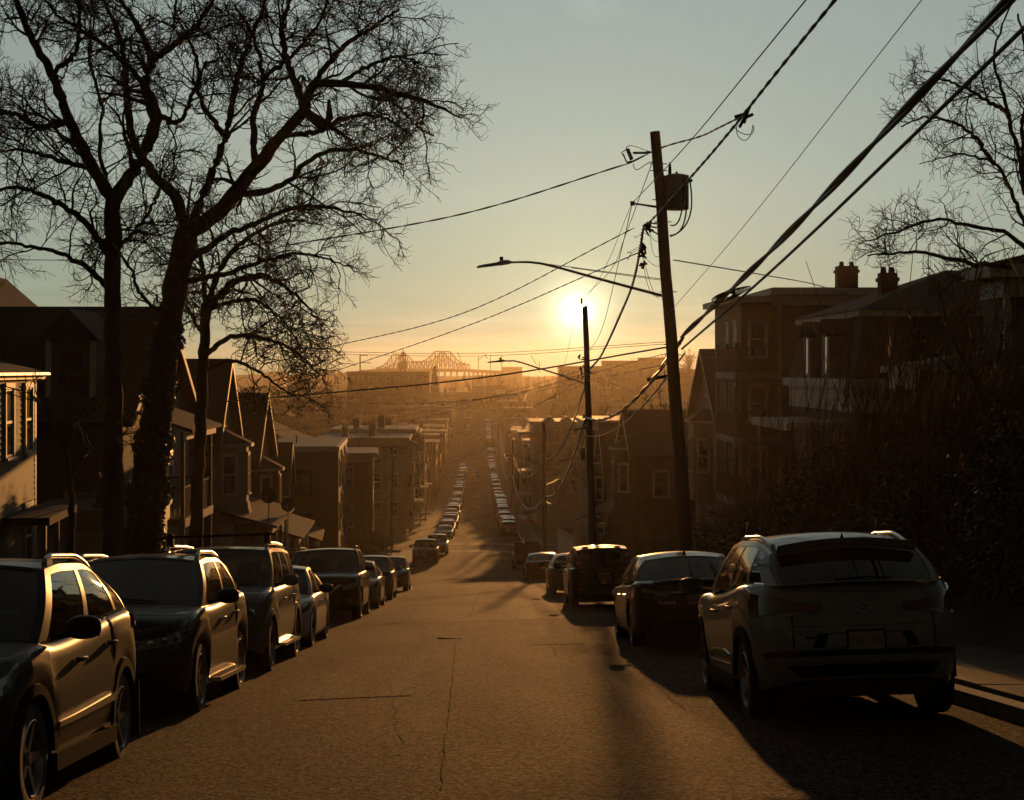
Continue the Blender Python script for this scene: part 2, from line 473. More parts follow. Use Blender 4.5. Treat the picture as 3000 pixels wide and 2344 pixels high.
# paint flecks down the centre further away
for y in (262, 300, 352, 430, 470, 520):
    strip('lane_mark', -.12, .12, y, y + 3, .004, M_PAINT, 1, parent=road2, crown=.09)

# old trench patches, an iron cover and more hairline cracks
def patch(x0, x1, y0, y1, m, parent):
    mb = MB(); n = 10; rows = []
    for i in range(n + 1):
        y = y0 + (y1 - y0) * i / n; rows.append([(x + random.uniform(-.03, .03), y, zroad(y) + tilt(x, y) + .09 * (1 - (x / KERB) ** 2) + .0045) for x in np.linspace(x0, x1, 5)])
    mb.grid(rows); mb.build('asphalt_patch', m, parent)
M_PATCH = mat_asphalt('asphalt_patch', (.036, .027, .020), .87, .11); M_PATCH2 = mat_asphalt('asphalt_pale', (.048, .036, .027), .86, .11)
patch(-1.9, -.7, 17.5, 24.5, M_PATCH2, road); patch(.9, 1.7, 26, 33, M_PATCH, road); patch(-2.6, -1.6, 36.2, 50, M_PATCH, road2); patch(.2, 1.6, 52, 66, M_PATCH, road2); patch(-1.2, .1, 78, 96, M_PATCH, road2); pass
mb = MB(); yc = 29.0; mb.lathe([(.001, .004), (.30, .004), (.31, .0), (.36, .004), (.37, -.02)], 26, 'z', (0, 0, 0)); mo = mb.build('manhole_cover', mat('cast_iron', (.025, .022, .019), .9, bump=.6, scale=30), road, loc=(-.35, yc, zroad(yc) + tilt(-.35, yc) + .09), rot=(math.atan(slope(yc)), 0, 0))
for (a, b, c_, d) in ((-.6, 13, -1.1, 20), (-1.1, 20, -.9, 30), (.5, 24, 2.2, 23.2), (-2.4, 27, -.4, 27.6), (1.9, 15, 2.0, 22), (-2.2, 40, 2.2, 41), (-.2, 38, .1, 60), (-2, 56, 2.3, 57), (.3, 62, -.2, 100)):
    crack(wander(a, b, c_, d, 26, .03), .008 if b < 35 else .022, road if b < 35 else road2)

# ------------------------------------------------------------------ vehicles
M_TYRE = mat('tyre', (.012, .012, .012), .75, bump=.2, scale=20)
M_RIM = mat('alloy', (.30, .29, .28), .32, metal=.9)
M_RIMD = mat('alloy_dark', (.10, .10, .10), .35, metal=.9)
M_BLACK = mat('black_plastic', (.014, .014, .014), .6, spec=.02)
M_UNDER = mat('underbody', (.006, .006, .006), .9)
M_CHROME = mat('chrome', (.62, .60, .57), .12, metal=1.0)
M_MIRR = mat('mirror', (.10, .10, .10), .05, metal=1.0)
M_RAIL = mat('satin_rail', (.42, .41, .39), .28, metal=1.0)
M_LENS = mat('clear_lens', (.16, .16, .16), .06, coat=1.0)
M_RED = mat('red_lens', (.16, .006, .006), .08, coat=1.0)
M_REDD = mat('red_lens_dark', (.07, .004, .004), .08, coat=1.0)
M_PLATE = mat('plate_white', (.24, .225, .20), .5, var=.15, scale=30)
M_PLTXT = mat('plate_red', (.22, .03, .03), .5)
M_SEAT = mat('seat_cloth', (.03, .028, .026), .9)
M_SEAMC = mat('panel_gap', (.004, .004, .004), .8)
G_DARK = mat_glass('glass_privacy', (.04, .045, .045))
G_CAR = mat_glass('glass_car', (.30, .32, .30))
G_BLK = mat('glass_far', (.010, .011, .012), .05, coat=.6)
def paint(name, c, metal=.1, rough=.38, coat=.5):
    return mat('paint_' + name, c, rough, metal=metal, coat=coat, var=.10, scale=3, spec=.04)
P_GREY = paint('grey', (.040, .037, .033), coat=.22); P_BLACK = paint('black', (.008, .008, .008), 0); P_SILVER = paint('silver', (.20, .19, .178), .2, .40)
P_GRAPH = paint('graphite', (.030, .029, .028)); P_WHITE = paint('white', (.62, .60, .56), 0.0); P_STEEL = paint('steel', (.16, .16, .155))
P_NAVY = paint('navy', (.012, .014, .022)); P_GOLD = paint('champagne', (.24, .20, .14)); P_MAROON = paint('maroon', (.06, .010, .010))

def make_wheel_mesh(r, w, spokes, res=28):
    """tyre and rim in the wheel's own frame: axle along y, outer side at -y"""
    t = MB(); rr = r * .70
    prof = [(rr, -w / 2 + .012), (r * .80, -w / 2 + .004), (r * .94, -w / 2 + .006), (r * .985, -w / 2 + .03), (r, -w / 2 + .06), (r, w / 2 - .06), (r * .985, w / 2 - .03), (r * .94, w / 2), (rr, w / 2 - .02)]
    t.lathe(prof, res, 'y')
    rim = MB()
    rim.lathe([(rr, -w / 2 + .010), (rr * .97, -w / 2 + .006), (rr * .93, -w / 2 + .02), (rr * .90, w * .25), (.001, w * .25)], res, 'y')
    for k in range(spokes):
        a = 2 * math.pi * k / spokes; ca, sa = math.cos(a), math.sin(a)
        def pt(rad, off, y): return (rad * ca - off * sa, y, rad * sa + off * ca)
        r0, r1, w0, w1 = rr * .15, rr * .95, rr * .13, rr * .075
        y0, y1 = -w / 2 + .045, -w / 2 + .022
        rim.hexa([pt(r0, -w0, y0 + .04), pt(r1, -w1, y1 + .04), pt(r1, w1, y1 + .04), pt(r0, w0, y0 + .04), pt(r0, -w0, y0), pt(r1, -w1, y1), pt(r1, w1, y1), pt(r0, w0, y0)])
    rim.lathe([(.001, -w / 2 + .028), (rr * .17, -w / 2 + .030), (rr * .20, -w / 2 + .05), (rr * .20, 0)], 14, 'y')
    return t, rim
_wheels = {}
def wheels(root, p, rim_mat, style=5, res=28, simple=False):
    key = (round(p['tr'], 3), style, rim_mat.name, res)
    if key not in _wheels:
        t, r_ = make_wheel_mesh(p['tr'], .225, style, res)
        _wheels[key] = (t.mesh('tyre', M_TYRE, 40), r_.mesh('rim', rim_mat, 40))
    tm, rm = _wheels[key]
    xf = p['L'] / 2 - p['fo']; xr = xf - p['wb']
    for x in (xf, xr):
        for s in (1, -1):
            w = link('wheel', tm, root, (x, s * (p['W'] / 2 - .135), p['tr']), (0, 0, math.pi if s > 0 else 0))
            link('rim', rm, w)

class Car:
    """front +x, left +y, origin on the ground under the middle of the length"""
    def __init__(s, **p):
        d = dict(L=4.6, W=1.85, H=1.68, wb=2.66, fo=.92, tr=.345, gc=.24, zhf=.86, zc=1.06, zbf=1.05, zbr=1.13, xA=1.02, xRf=.28, xRr=-1.62, xD=-2.05,
                 zd=None, ztail=None, inset=.20, nose=.10, tailr=.06, crown=.05, hoodcrown=.05, res=1.0, rake=.12, tailrake=.10, roof_mid=.0, arch=.055, sidebulge=.0)
        d.update(p); s.p = d; p = d
        L, W = p['L'], p['W']; xf, xr = L / 2, -L / 2
        ctl = [(xf, 0), (xf - .012, .16 * W), (xf - .045 - p['nose'] * .2, .29 * W), (xf - .11 - p['nose'] * .5, .385 * W), (xf - .27 - p['nose'], .452 * W), (xf - .55 - p['nose'], .487 * W), (xf - 1.0, .5 * W), (0, .5 * W),
               (xr + 1.0, .5 * W), (xr + .50 + p['tailr'], .490 * W), (xr + .22 + p['tailr'], .458 * W), (xr + .085 + p['tailr'] * .5, .395 * W), (xr + .03, .29 * W), (xr + .006, .15 * W), (xr, 0)]
        C = np.array(ctl, float); pts = []
        n = len(C)
        for i in range(n - 1):
            p0 = C[i - 1] if i else np.array([C[1][0], -C[1][1]]); p3 = C[i + 2] if i + 2 < n else np.array([C[n - 2][0], -C[n - 2][1]])
            for t in np.linspace(0, 1, 24, endpoint=False):
                a, b = C[i], C[i + 1]
                pts.append(.5 * ((2 * a) + (-p0 + b) * t + (2 * p0 - 5 * a + 4 * b - p3) * t * t + (-p0 + 3 * a - 3 * b + p3) * t ** 3))
        pts.append(C[-1]); s.out = np.array(pts)
        s.out[:, 0] = np.minimum.accumulate(s.out[:, 0])
        seg = np.linalg.norm(np.diff(s.out, axis=0), axis=1); s.q = np.concatenate([[0], np.cumsum(seg)]); s.Q = s.q[-1]; s.q /= s.Q
        tn = np.gradient(s.out, axis=0); tn /= np.linalg.norm(tn, axis=1)[:, None] + 1e-9
        s.nrm = np.stack([-tn[:, 1], tn[:, 0]], 1) * -1.0
        s.nrm[s.nrm[:, 1] < -.01] *= -1
        s.nrm[0] = (1, 0); s.nrm[-1] = (-1, 0)
        s.ax = (xf - p['fo'], xf - p['fo'] - p['wb']); s.Ra = p['tr'] + p['arch']
        zd = p['zd'] if p['zd'] is not None else p['zbr']; zt = p['ztail'] if p['ztail'] is not None else zd - .03
        s.zs_f = _pchip(*zip(*sorted([(xf, p['zhf'] - .05), (xf - .16, p['zhf'] + .01), (xf - .55, p['zhf'] + .55 * (p['zc'] - p['zhf'])), (p['xA'] + .05, p['zc'] - .015), (p['xA'] - .25, p['zbf']), (p['xD'] + .35, p['zbr']), (p['xD'] - .02 if p['xD'] - .02 > xr + .03 else xr + .04, zd), (xr, zt)])))
        zh = p['H'] - p['crown']
        s.zroof_f = _pchip(*zip(*sorted([(p['xRf'], zh - .035), (p['xRf'] - .45, zh + p['roof_mid']), (.5 * (p['xRf'] + p['xRr']) - .1, zh + p['roof_mid']), (p['xRr'], zh - p.get('roofdrop', .05))])))
    def oq(s, q):
        return np.array([np.interp(q, s.q, s.out[:, 0]), np.interp(q, s.q, s.out[:, 1])]), np.array([np.interp(q, s.q, s.nrm[:, 0]), np.interp(q, s.q, s.nrm[:, 1])])
    def qx(s, x): return float(np.interp(-x, -s.out[:, 0], s.q))
    def qy(s, y, rear=False):
        k = int(np.argmax(s.out[:, 1] > s.p['W'] * .499)) ; k2 = len(s.out) - 1 - int(np.argmax(s.out[::-1, 1] > s.p['W'] * .499))
        if not rear: return float(np.interp(y, s.out[:k, 1], s.q[:k]))
        return float(np.interp(-y, -s.out[k2:, 1], s.q[k2:]))
    def zb(s, x, y):
        p = s.p; g = p['gc']
        g = g + .10 * max(0, (x - (s.ax[0] + s.Ra)) / .5) + .12 * max(0, ((s.ax[1] - s.Ra) - x) / .5)
        if y > .36 * p['W']:
            for a in s.ax:
                d = abs(x - a)
                if d < s.Ra: g = max(g, p['tr'] + math.sqrt(s.Ra ** 2 - d * d))
        return g
    VD = ((0, .075), (.08, .030), (.22, .012), (.42, .002), (.60, .0), (.74, .012), (.86, .022), (.93, .032), (.975, .052), (1.0, .085))
    def dv(s, v): return float(np.interp(v, [a for a, _ in s.VD], [b for _, b in s.VD]))
    def surf(s, q, v, off=0.0, side=1):
        p = s.p; o, n = s.oq(q); n = n / (np.linalg.norm(n) + 1e-9)
        x, y = o
        z0, z1 = s.zb(x, y), float(s.zs_f(x)); z = z0 + (z1 - z0) * v
        d = s.dv(v)
        fr = max(0, n[0]); rr = max(0, -n[0])
        zr = (z - p['gc']) / max(.2, z1 - p['gc'])
        x -= fr * p['rake'] * max(0, zr - .35) ** 1.5 ; x += rr * p['tailrake'] * max(0, zr - .45) ** 1.3
        d = d - off
        return Vector((x - n[0] * d, side * max(0, y - n[1] * d), z))
    def patch(s, c4, off, side=1, nu=6, nv=4, shape=None, mb=None):
        """c4: four (q,v) corners; or shape(a,b)->(q,v)"""
        mb = mb or MB()
        P = []
        for i in range(nu + 1):
            row = []
            for j in range(nv + 1):
                a, b = i / nu, j / nv
                if shape: q, v = shape(a, b)
                else:
                    (q0, v0), (q1, v1), (q2, v2), (q3, v3) = c4
                    q = (q0 * (1 - a) + q1 * a) * (1 - b) + (q3 * (1 - a) + q2 * a) * b
                    v = (v0 * (1 - a) + v1 * a) * (1 - b) + (v3 * (1 - a) + v2 * a) * b
                row.append(s.surf(q, v, off, side))
            P.append(row)
        mb.grid(P)
        # skirt so that the piece has thickness
        rim = [P[i][0] for i in range(nu + 1)] + [P[nu][j] for j in range(1, nv + 1)] + [P[i][nv] for i in range(nu - 1, -1, -1)] + [P[0][j] for j in range(nv - 1, 0, -1)]
        ctr = sum(rim, Vector()) / len(rim)
        inw = [q + (Vector((-ctr.x, 0, 0)) if abs(ctr.x) > s.p['L'] * .45 else Vector((0, -ctr.y, 0))).normalized() * (off + .012) for q in rim]
        n = len(rim); mb.add(rim + inw, [(i, (i + 1) % n, n + (i + 1) % n, n + i) for i in range(n)])
        return mb
    # ---- greenhouse
    def yb(s, x):
        q = s.qx(x); o, n = s.oq(q); return o[1] - .085
    def yr(s, x):
        p = s.p; t = (x - p['xRr']) / (p['xRf'] - p['xRr']); return p['W'] / 2 - p['inset'] - .035 * (1 - t) - .03 * max(0, t - .75)
    def G(s, u, t, side=1, off=0.0):
        p = s.p
        xb = p['xA'] + (p['xD'] - p['xA']) * u; xt = p['xRf'] + (p['xRr'] - p['xRf']) * u
        a = Vector((xb, s.yb(xb), float(s.zs_f(xb)) - .004)); b = Vector((xt, s.yr(xt), float(s.zroof_f(xt))))
        q = a.lerp(b, t); q.y += .030 * math.sin(math.pi * t) + off
        q.y *= side
        return q
    def W_(s, u, t, rear=False, off=0.0):
        """windscreen / rear screen, u -1..1"""
        p = s.p; e = s.G(1 if rear else 0, t); sgn = -1 if rear else 1
        bow = (.16 if not rear else .10) * (1 - t * .55)
        x = e.x + sgn * bow * (1 - abs(u) ** 2.2) + sgn * off
        z = e.z + (p['crown'] * t + (p['hoodcrown'] if not rear else .02) * (1 - t)) * (1 - u * u) + off * .5
        return Vector((x, e.y * u, z))
    def build(s, root, paint_, glass_f=None, glass_s=None, glass_r=None, wins=((.055, .44), (.475, .80), (.825, .955)), hi=True, detail=None):
        p = s.p; xf = p['L'] / 2; xr = -xf
        # sample positions round the outline
        xs = set()
        for a in s.ax:
            for k in range(13 if hi else 7): xs.add(a + s.Ra * math.cos(math.pi * k / (12 if hi else 6)))
            for e in (.015,): xs.update((a + s.Ra + e, a - s.Ra - e))
        qs = [s.qx(x) for x in xs if abs(x) < xf - .35]
        qs += list(np.linspace(0, s.qx(xf - .42), 14 if hi else 7)) + list(np.linspace(s.qx(xr + .36), 1, 14 if hi else 7)) + [s.qx(x) for x in np.linspace(xr + .5, xf - .5, 22 if hi else 8)]
        qs = sorted(qs); q2 = [qs[0]]
        for q in qs[1:]:
            if q - q2[-1] > .0012: q2.append(q)
        q2[-1] = 1.0
        vs = (0, .05, .12, .22, .34, .47, .60, .70, .78, .86, .92, .96, .985, 1.0) if hi else (0, .2, .45, .62, .8, .93, 1)
        mb = MB()
        for side in (1, -1):
            mb.grid([[s.surf(q, v, 0, side) for v in vs] for q in q2])
        cap = []
        m = 8 if hi else 4
        for q in q2:
            e = s.surf(q, 1.0); x = e.x; cr = p['hoodcrown'] if x > p['xA'] - .3 else .025
            cr *= min(1, max(0.05, e.y / (p['W'] * .40)))
            cap.append([(x, e.y * (1 - 2 * j / m), e.z + cr * (1 - abs(1 - 2 * j / m) ** 2.0)) for j in range(m + 1)])
        mb.grid(cap)
        # pillars and rails
        nw = list(wins); t0, t1 = .06, .90
        nt = 6 if hi else 2
        def gpatch(u0, u1, ta, tb, side, off=0.0, nu=None, mb_=mb):
            nu = nu or (max(1, int((u1 - u0) * 14)) if hi else max(1, int((u1 - u0) * 5)))
            mb_.grid([[s.G(u0 + (u1 - u0) * i / nu, ta + (tb - ta) * j / nt, side, off) for j in range(nt + 1)] for i in range(nu + 1)])
        for side in (1, -1):
            gpatch(0, 1, 0, t0, side); gpatch(0, 1, t1, 1, side)
            e = [0] + [x for w_ in nw for x in w_] + [1]
            for i in range(0, len(e), 2): gpatch(e[i], e[i + 1], t0, t1, side)
        for rear in (False, True):
            n = 10 if hi else 4
            for (ua, ub) in ((-1, -.93), (.93, 1)): mb.grid([[s.W_(ua + (ub - ua) * i, j / nt, rear) for j in range(nt + 1)] for i in (0, 1)])
            for (ta, tb) in ((0, .03), (.955, 1)): mb.grid([[s.W_(-.93 + 1.86 * i / n, ta + (tb - ta) * j, rear) for j in (0, 1)] for i in range(n + 1)])
        nx = 14 if hi else 5; ny = 10 if hi else 4
        roof = []
        for i in range(nx + 1):
            u = i / nx; e = s.G(u, 1)
            row = []
            for j in range(ny + 1):
                k = 1 - 2 * j / ny
                bf = (s.W_(k, 1, False).x - s.G(0, 1).x) * (1 - u) ** 6 + (s.W_(k, 1, True).x - s.G(1, 1).x) * u ** 6
                row.append((e.x + bf, e.y * k, e.z + p['crown'] * (1 - abs(k) ** 2.0)))
            roof.append(row)
        mb.grid(roof)
        bm = bmesh.new(); me = mb.mesh('body', paint_, None, fix=False); bm.from_mesh(me)
        bmesh.ops.remove_doubles(bm, verts=bm.verts, dist=.0015); bmesh.ops.recalc_face_normals(bm, faces=bm.faces); bm.to_mesh(me); bm.free()
        me.polygons.foreach_set('use_smooth', [True] * len(me.polygons)); me.set_sharp_from_angle(angle=R(38)); me.update()
        s.body = link('body', me, root)
        # glass
        n = 12 if hi else 4
        for rear, nm, g in ((False, 'windscreen', glass_f or G_CAR), (True, 'rear_window', glass_r or G_CAR)):
            g_ = MB(); g_.grid([[s.W_(-.935 + 1.87 * i / n, .025 + .935 * j / nt, rear, -.006) for j in range(nt + 1)] for i in range(n + 1)]); g_.build(nm, g, root, 180)
        for side in (1, -1):
            for (u0, u1) in nw:
                g_ = MB(); gpatch(u0 - .004, u1 + .004, t0 - .01, t1 + .01, side, -.006, None, g_); g_.build('side_window', glass_s or G_CAR, root, 180)
        u = MB(); wy = p['W'] / 2 - .30
        u.box((xr + .18, -wy, p['gc'] - .03), (xf - .18, wy, p['zhf'] - .16))
        u.box((s.ax[1] + s.Ra + .02, -p['W'] / 2 + .13, p['gc'] + .012), (s.ax[0] - s.Ra - .02, p['W'] / 2 - .13, p['gc'] + .30))
        u.build('underbody', M_UNDER, root)
        return s
    def interior(s, root):
        p = s.p
        for x in (p['xA'] - 1.05, p['xA'] - 1.95):
            for y in (-.38, .38):
                if x < p['xD'] + .2: continue
                m_ = MB(); zb_ = float(s.zs_f(x))
                m_.hexa([(x - .05, y - .24, zb_ - .25), (x + .10, y - .24, zb_ - .25), (x + .10, y + .24, zb_ - .25), (x - .05, y + .24, zb_ - .25), (x - .16, y - .20, zb_ + .14), (x - .06, y - .20, zb_ + .14), (x - .06, y + .20, zb_ + .14), (x - .16, y + .20, zb_ + .14)])
                st = m_.build('seat', M_SEAT, root, 60)
                h = MB(); h.hexa([(x - .20, y - .13, zb_ + .17), (x - .10, y - .13, zb_ + .17), (x - .10, y + .13, zb_ + .17), (x - .20, y + .13, zb_ + .17), (x - .21, y - .10, zb_ + .34), (x - .14, y - .10, zb_ + .34), (x - .14, y + .10, zb_ + .34), (x - .21, y + .10, zb_ + .34)])
                h.build('headrest', M_SEAT, st, 60)
    # ---- fittings
    def mirrors(s, root, m_, z=.10):
        p = s.p; x = p['xA'] - .30; y = s.yb(x) + .10; zb_ = float(s.zs_f(x)) + z
        for side in (1, -1):
            mm = MB(); prof = []
            for i in range(9):
                t = i / 8; a = math.sin(math.pi * min(1, max(.05, t)))
                prof.append((t, a))
            rows = []
            for i in range(10):
                th = math.pi * i / 9
                rows.append([(x + .09 * math.sin(th) * math.cos(ph) * (1.0 if math.cos(ph) > 0 else .28), side * (y + .135 - .125 * math.cos(th) * (1.0 if i > 4 else .95)), zb_ + .085 * math.sin(th) ** .6 * math.sin(ph)) for ph in [2 * math.pi * k / 14 for k in range(15)]])
            mm.grid(rows)
            mo = mm.build('mirror', m_, root, 50)
            st = MB(); st.hexa([(x - .04, side * (y - .08), zb_ - .085), (x + .05, side * (y - .08), zb_ - .085), (x + .05, side * (y + .08), zb_ - .06), (x - .04, side * (y + .08), zb_ - .06), (x - .04, side * (y - .08), zb_ - .04), (x + .05, side * (y - .08), zb_ - .04), (x + .05, side * (y + .08), zb_ - .02), (x - .04, side * (y + .08), zb_ - .02)])
            st.build('mirror_stalk', M_BLACK, mo)
            gl = MB(); gl.grid([[(x - .028, side * (y + .135 + .105 * a), zb_ + .066 * b) for b in (-1, 1)] for a in (-1, 1)]); gl.build('mirror_glass', M_MIRR, mo)
    def handles(s, root, xs, m_, v=.80):
        for side in (1, -1):
            for x in xs:
                q = s.qx(x); a = s.surf(q, v, 0, side)
                h = MB(); n = 8
                h.tube([(a.x + .105 * math.cos(math.pi * i / n), a.y + side * (.006 + .040 * math.sin(math.pi * i / n) ** .6), a.z) for i in range(n + 1)], .016, 6)
                h.build('door_handle', m_, root, 60)
    def seams(s, root, xs, v0=.02, v1=.99):
        for side in (1, -1):
            for x in xs:
                m_ = MB(); q = s.qx(x); dq = .004 / s.Q
                m_.grid([[s.surf(q - dq, v0 + (v1 - v0) * j / 14, .0018, side) for j in range(15)], [s.surf(q + dq, v0 + (v1 - v0) * j / 14, .0018, side) for j in range(15)]])
                m_.build('panel_gap', M_SEAMC, root)
    def flares(s, root, m_, w=.06, off=.010):
        for side in (1, -1):
            for a in s.ax:
                mb = MB(); rows = []
                for k in range(21):
                    th = math.pi * k / 20; row = []
                    for r_, o in ((s.Ra - .012, off - .035), (s.Ra - .006, off), (s.Ra + w, off), (s.Ra + w + .01, -.012)):
                        x = a + r_ * math.cos(th); z = s.p['tr'] + r_ * math.sin(th)
                        oo, _ = s.oq(s.qx(x)); row.append((x, side * (oo[1] + o - .006), max(z, s.p['gc'] + .02)))
                    rows.append(row)
                mb.grid(rows); mb.build('wheel_arch_trim', m_, root, 50)
    def rails(s, root, m_, u0=.05, u1=.97, h=.05, r=.022):
        for side in (1, -1):
            mb = MB(); pts = []; n = 18
            for i in range(n + 1):
                u = u0 + (u1 - u0) * i / n; g = s.G(u, 1, side); e = min(i, n - i) / n
                pts.append(g + Vector((0, -side * .06, .015 + h * min(1, e / .10) ** .5)))
            mb.tube(pts, [r * (1 if 0 < i < n else .7) for i in range(n + 1)], 8); ro = mb.build('roof_rail', m_, root, 60)
            for u in (u0 + .04, u1 - .04):
                f = MB(); g = s.G(u, 1, side) + Vector((0, -side * .06, 0)); f.hexa([g + Vector((a, b, -.02)) for a, b in ((-.09, -.025), (.09, -.025), (.09, .025), (-.09, .025))] + [g + Vector((a, b, .05)) for a, b in ((-.06, -.018), (.06, -.018), (.06, .018), (-.06, .018))]); f.build('rail_foot', m_, ro)
    def fin(s, root, m_, u=.93):
        g = s.G(u, 1); z = g.z + s.p['crown'] - .01; x = g.x
        mb = MB(); mb.add([(x + .12, 0, z), (x - .09, -.03, z), (x - .09, .03, z), (x - .10, -.004, z + .085), (x - .10, .004, z + .085), (x - .05, 0, z + .062)], [(0, 1, 3, 5), (0, 5, 4, 2), (1, 2, 4, 3), (3, 4, 5), (0, 2, 1)])
        mb.build('antenna_fin', m_, root)
    def plate(s, root, txt, rear=True, v=.5, w=.305, h=.152, dz=0):
        q = 1.0 if rear else 0.0; c_ = s.surf(q, v, .012); x = c_.x + (-.004 if rear else .004)
        mb = MB(); mb.box((x - .004, -w / 2, c_.z - h / 2 + dz), (x + .004, w / 2, c_.z + h / 2 + dz)); po = mb.build('licence_plate', M_PLATE, root)
        fr = MB()
        for (a, b) in (((-w / 2 - .012, -h / 2 - .012), (w / 2 + .012, -h / 2)), ((-w / 2 - .012, h / 2), (w / 2 + .012, h / 2 + .012)), ((-w / 2 - .012, -h / 2), (-w / 2, h / 2)), ((w / 2, -h / 2), (w / 2 + .012, h / 2))):
            fr.box((x - .008, a[0], c_.z + a[1] + dz), (x + .008, b[0], c_.z + b[1] + dz))
        fr.build('plate_frame', M_BLACK, po)
        if txt:
            link('lettering', text_mesh(txt, .080, M_PLTXT), po, (x + (-.006 if rear else .006), 0, c_.z + dz - .004), (R(90), 0, R(-90) if rear else R(90)))
    def script(s, root, txt, q, v, size, m_, shear=.3, side=1):
        c_ = s.surf(q, v, .006, side); n_ = s.surf(q + .012, v, .006, side); yaw = math.atan2(-(n_.x - c_.x), -(n_.y - c_.y)); link('badge_lettering', text_mesh(txt, size, m_, shear=shear), root, c_ + Vector((-.008, 0, 0)), (R(90), 0, R(-90) - yaw))
    def two(s, root, name, c4, off, m_, **k):
        for side in (1, -1): s.patch(c4, off, side, **k).build(name, m_, root, 50)
    def front_full(s, root, name, qmax0, qmax1, v0, v1, off, m_, rear=False):
        """a piece that runs right across the nose or tail"""
        n = 14; rows = []
        for i in range(-n, n + 1):
            a = abs(i) / n; row = []
            for j in range(5):
                b = j / 4; q = a * (qmax0 * (1 - b) + qmax1 * b)
                row.append(s.surf(1 - q if rear else q, v0 + (v1 - v0) * b, off, 1 if i >= 0 else -1))
            rows.append(row)
        mb = MB(); mb.grid(rows)
        e = Vector((.02 if rear else -.02, 0, 0))
        for r_ in ([r[0] for r in rows], [r[-1] for r in rows], rows[0], rows[-1]):
            mb.grid([r_, [q_ + e for q_ in r_]])
        return mb.build(name, m_, root, 50)

def place_car(root, x, y, away, yaw=0.0, dz=0.0):
    """stand a car on the sloping road; away=True faces down the hill"""
    sl = slope(y); f = Vector((math.sin(yaw), 1, sl)) if away else Vector((math.sin(yaw), -1, -sl))
    f.normalize(); crown = .09 * (1 - (abs(x) / KERB) ** 2)
    up = Vector((-.034 if y < 110 else 0, -sl, 1)).normalized(); l = up.cross(f).normalized(); up = f.cross(l).normalized()
    m = Matrix((f, l, up)).transposed().to_4x4(); m.translation = (x, y, zroad(y) + tilt(x, y) + max(0, crown - .02) + dz)
    root.matrix_world = m

# ------------------------------------------------------------------ the cars parked near the camera
G_ROW_L = 'cars parked along the left kerb'
G_ROW_R = 'cars parked along the right kerb'
def car_root(label, cat='car', group=None): return thing('parked_car', label, cat, group=group)
def rear_axle(c): return c.p['L'] / 2 - c.p['fo'] - c.p['wb']
def front_axle(c): return c.p['L'] / 2 - c.p['fo']
def common(c, root, pnt, seams=(), handles=(), hv=.80, handle_m=None, mirror_m=None, rim=None, spokes=10, flare=None, inter=True):
    c.seams(root, seams); c.handles(root, handles, handle_m or pnt, hv); c.mirrors(root, mirror_m or pnt)
    wheels(root, c.p, rim or M_RIM, spokes)
    if flare: c.flares(root, flare)
    if inter: c.interior(root)
def head_face(c, root, grille='bar', light=(.22, .40), lv=(.66, .88), gv=(.42, .82)):
    qa, qb = c.qy(light[0] * c.p['W']), c.qx(c.p['L'] / 2 - .62)
    c.two(root, 'headlight', [(qa, lv[0]), (qb, lv[0] + .10), (qb, lv[1] + .02), (qa, lv[1] - .06)], .006, M_LENS, nu=10)
    c.front_full(root, 'grille', c.qy(.20 * c.p['W']), c.qy(.25 * c.p['W']), gv[0], gv[1], .008, M_BLACK)
    for k in range(3):
        v = gv[0] + (gv[1] - gv[0]) * (.25 + .25 * k); c.front_full(root, 'grille_bar', c.qy(.19 * c.p['W']), c.qy(.19 * c.p['W']), v - .012, v + .012, .016, M_CHROME if grille == 'chrome' else M_BLACK)
    c.front_full(root, 'lower_intake', c.qy(.30 * c.p['W']), c.qy(.33 * c.p['W']), .10, .27, .008, M_BLACK)
    c.two(root, 'fog_lamp', [(c.qy(.33 * c.p['W']), .16), (c.qy(.40 * c.p['W']), .16), (c.qy(.40 * c.p['W']), .28), (c.qy(.33 * c.p['W']), .28)], .01, M_LENS)
    c.plate(root, None, rear=False, v=.34)
def wipers(c, root, rear=False):
    for y in ((.45, -.15) if not rear else (.25,)):
        mb = MB(); mb.tube([c.W_(y / c.yb(c.p['xA']), .04, rear, .02), c.W_((y - .35) / c.yb(c.p['xA']), .10, rear, .012), c.W_((y - .6) / c.yb(c.p['xA']), .07, rear, .012)], .009, 5); mb.build('wiper', M_BLACK, root)
def ring_badge(c, root, rx, rz, v, m_, kind, rear=True, r=.006):
    ctr = c.surf(1.0 if rear else 0.0, v, .01); s = -1 if rear else 1
    b = MB(); n = 24
    b.tube([(ctr.x + s * .006, rx * math.cos(2 * math.pi * i / n), ctr.z + rz * math.sin(2 * math.pi * i / n)) for i in range(n + 1)], r, 5)
    def st(*pts): b.tube([(ctr.x + s * .006, -s * y, ctr.z + z) for y, z in pts], r * .95, 5)
    if kind == 'slant_h':
        st((-.035, -rz * .75), (-.022, 0), (-.016, rz * .85)); st((.018, -rz * .85), (.024, 0), (.036, rz * .75)); st((-.022, -.004), (.022, .006))
    if kind == 'h':
        st((-rx * .75, -rz * .7), (-rx * .55, 0), (-rx * .75, rz * .7)); st((rx * .75, -rz * .7), (rx * .55, 0), (rx * .75, rz * .7)); st((-rx * .55, 0), (rx * .55, 0))
    if kind == 'wings':
        st((-rx * .95, -rz * .1), (-rx * .5, rz * .25), (0, -rz * .45), (rx * .5, rz * .25), (rx * .95, -rz * .1))
    b.build('badge', m_, root)

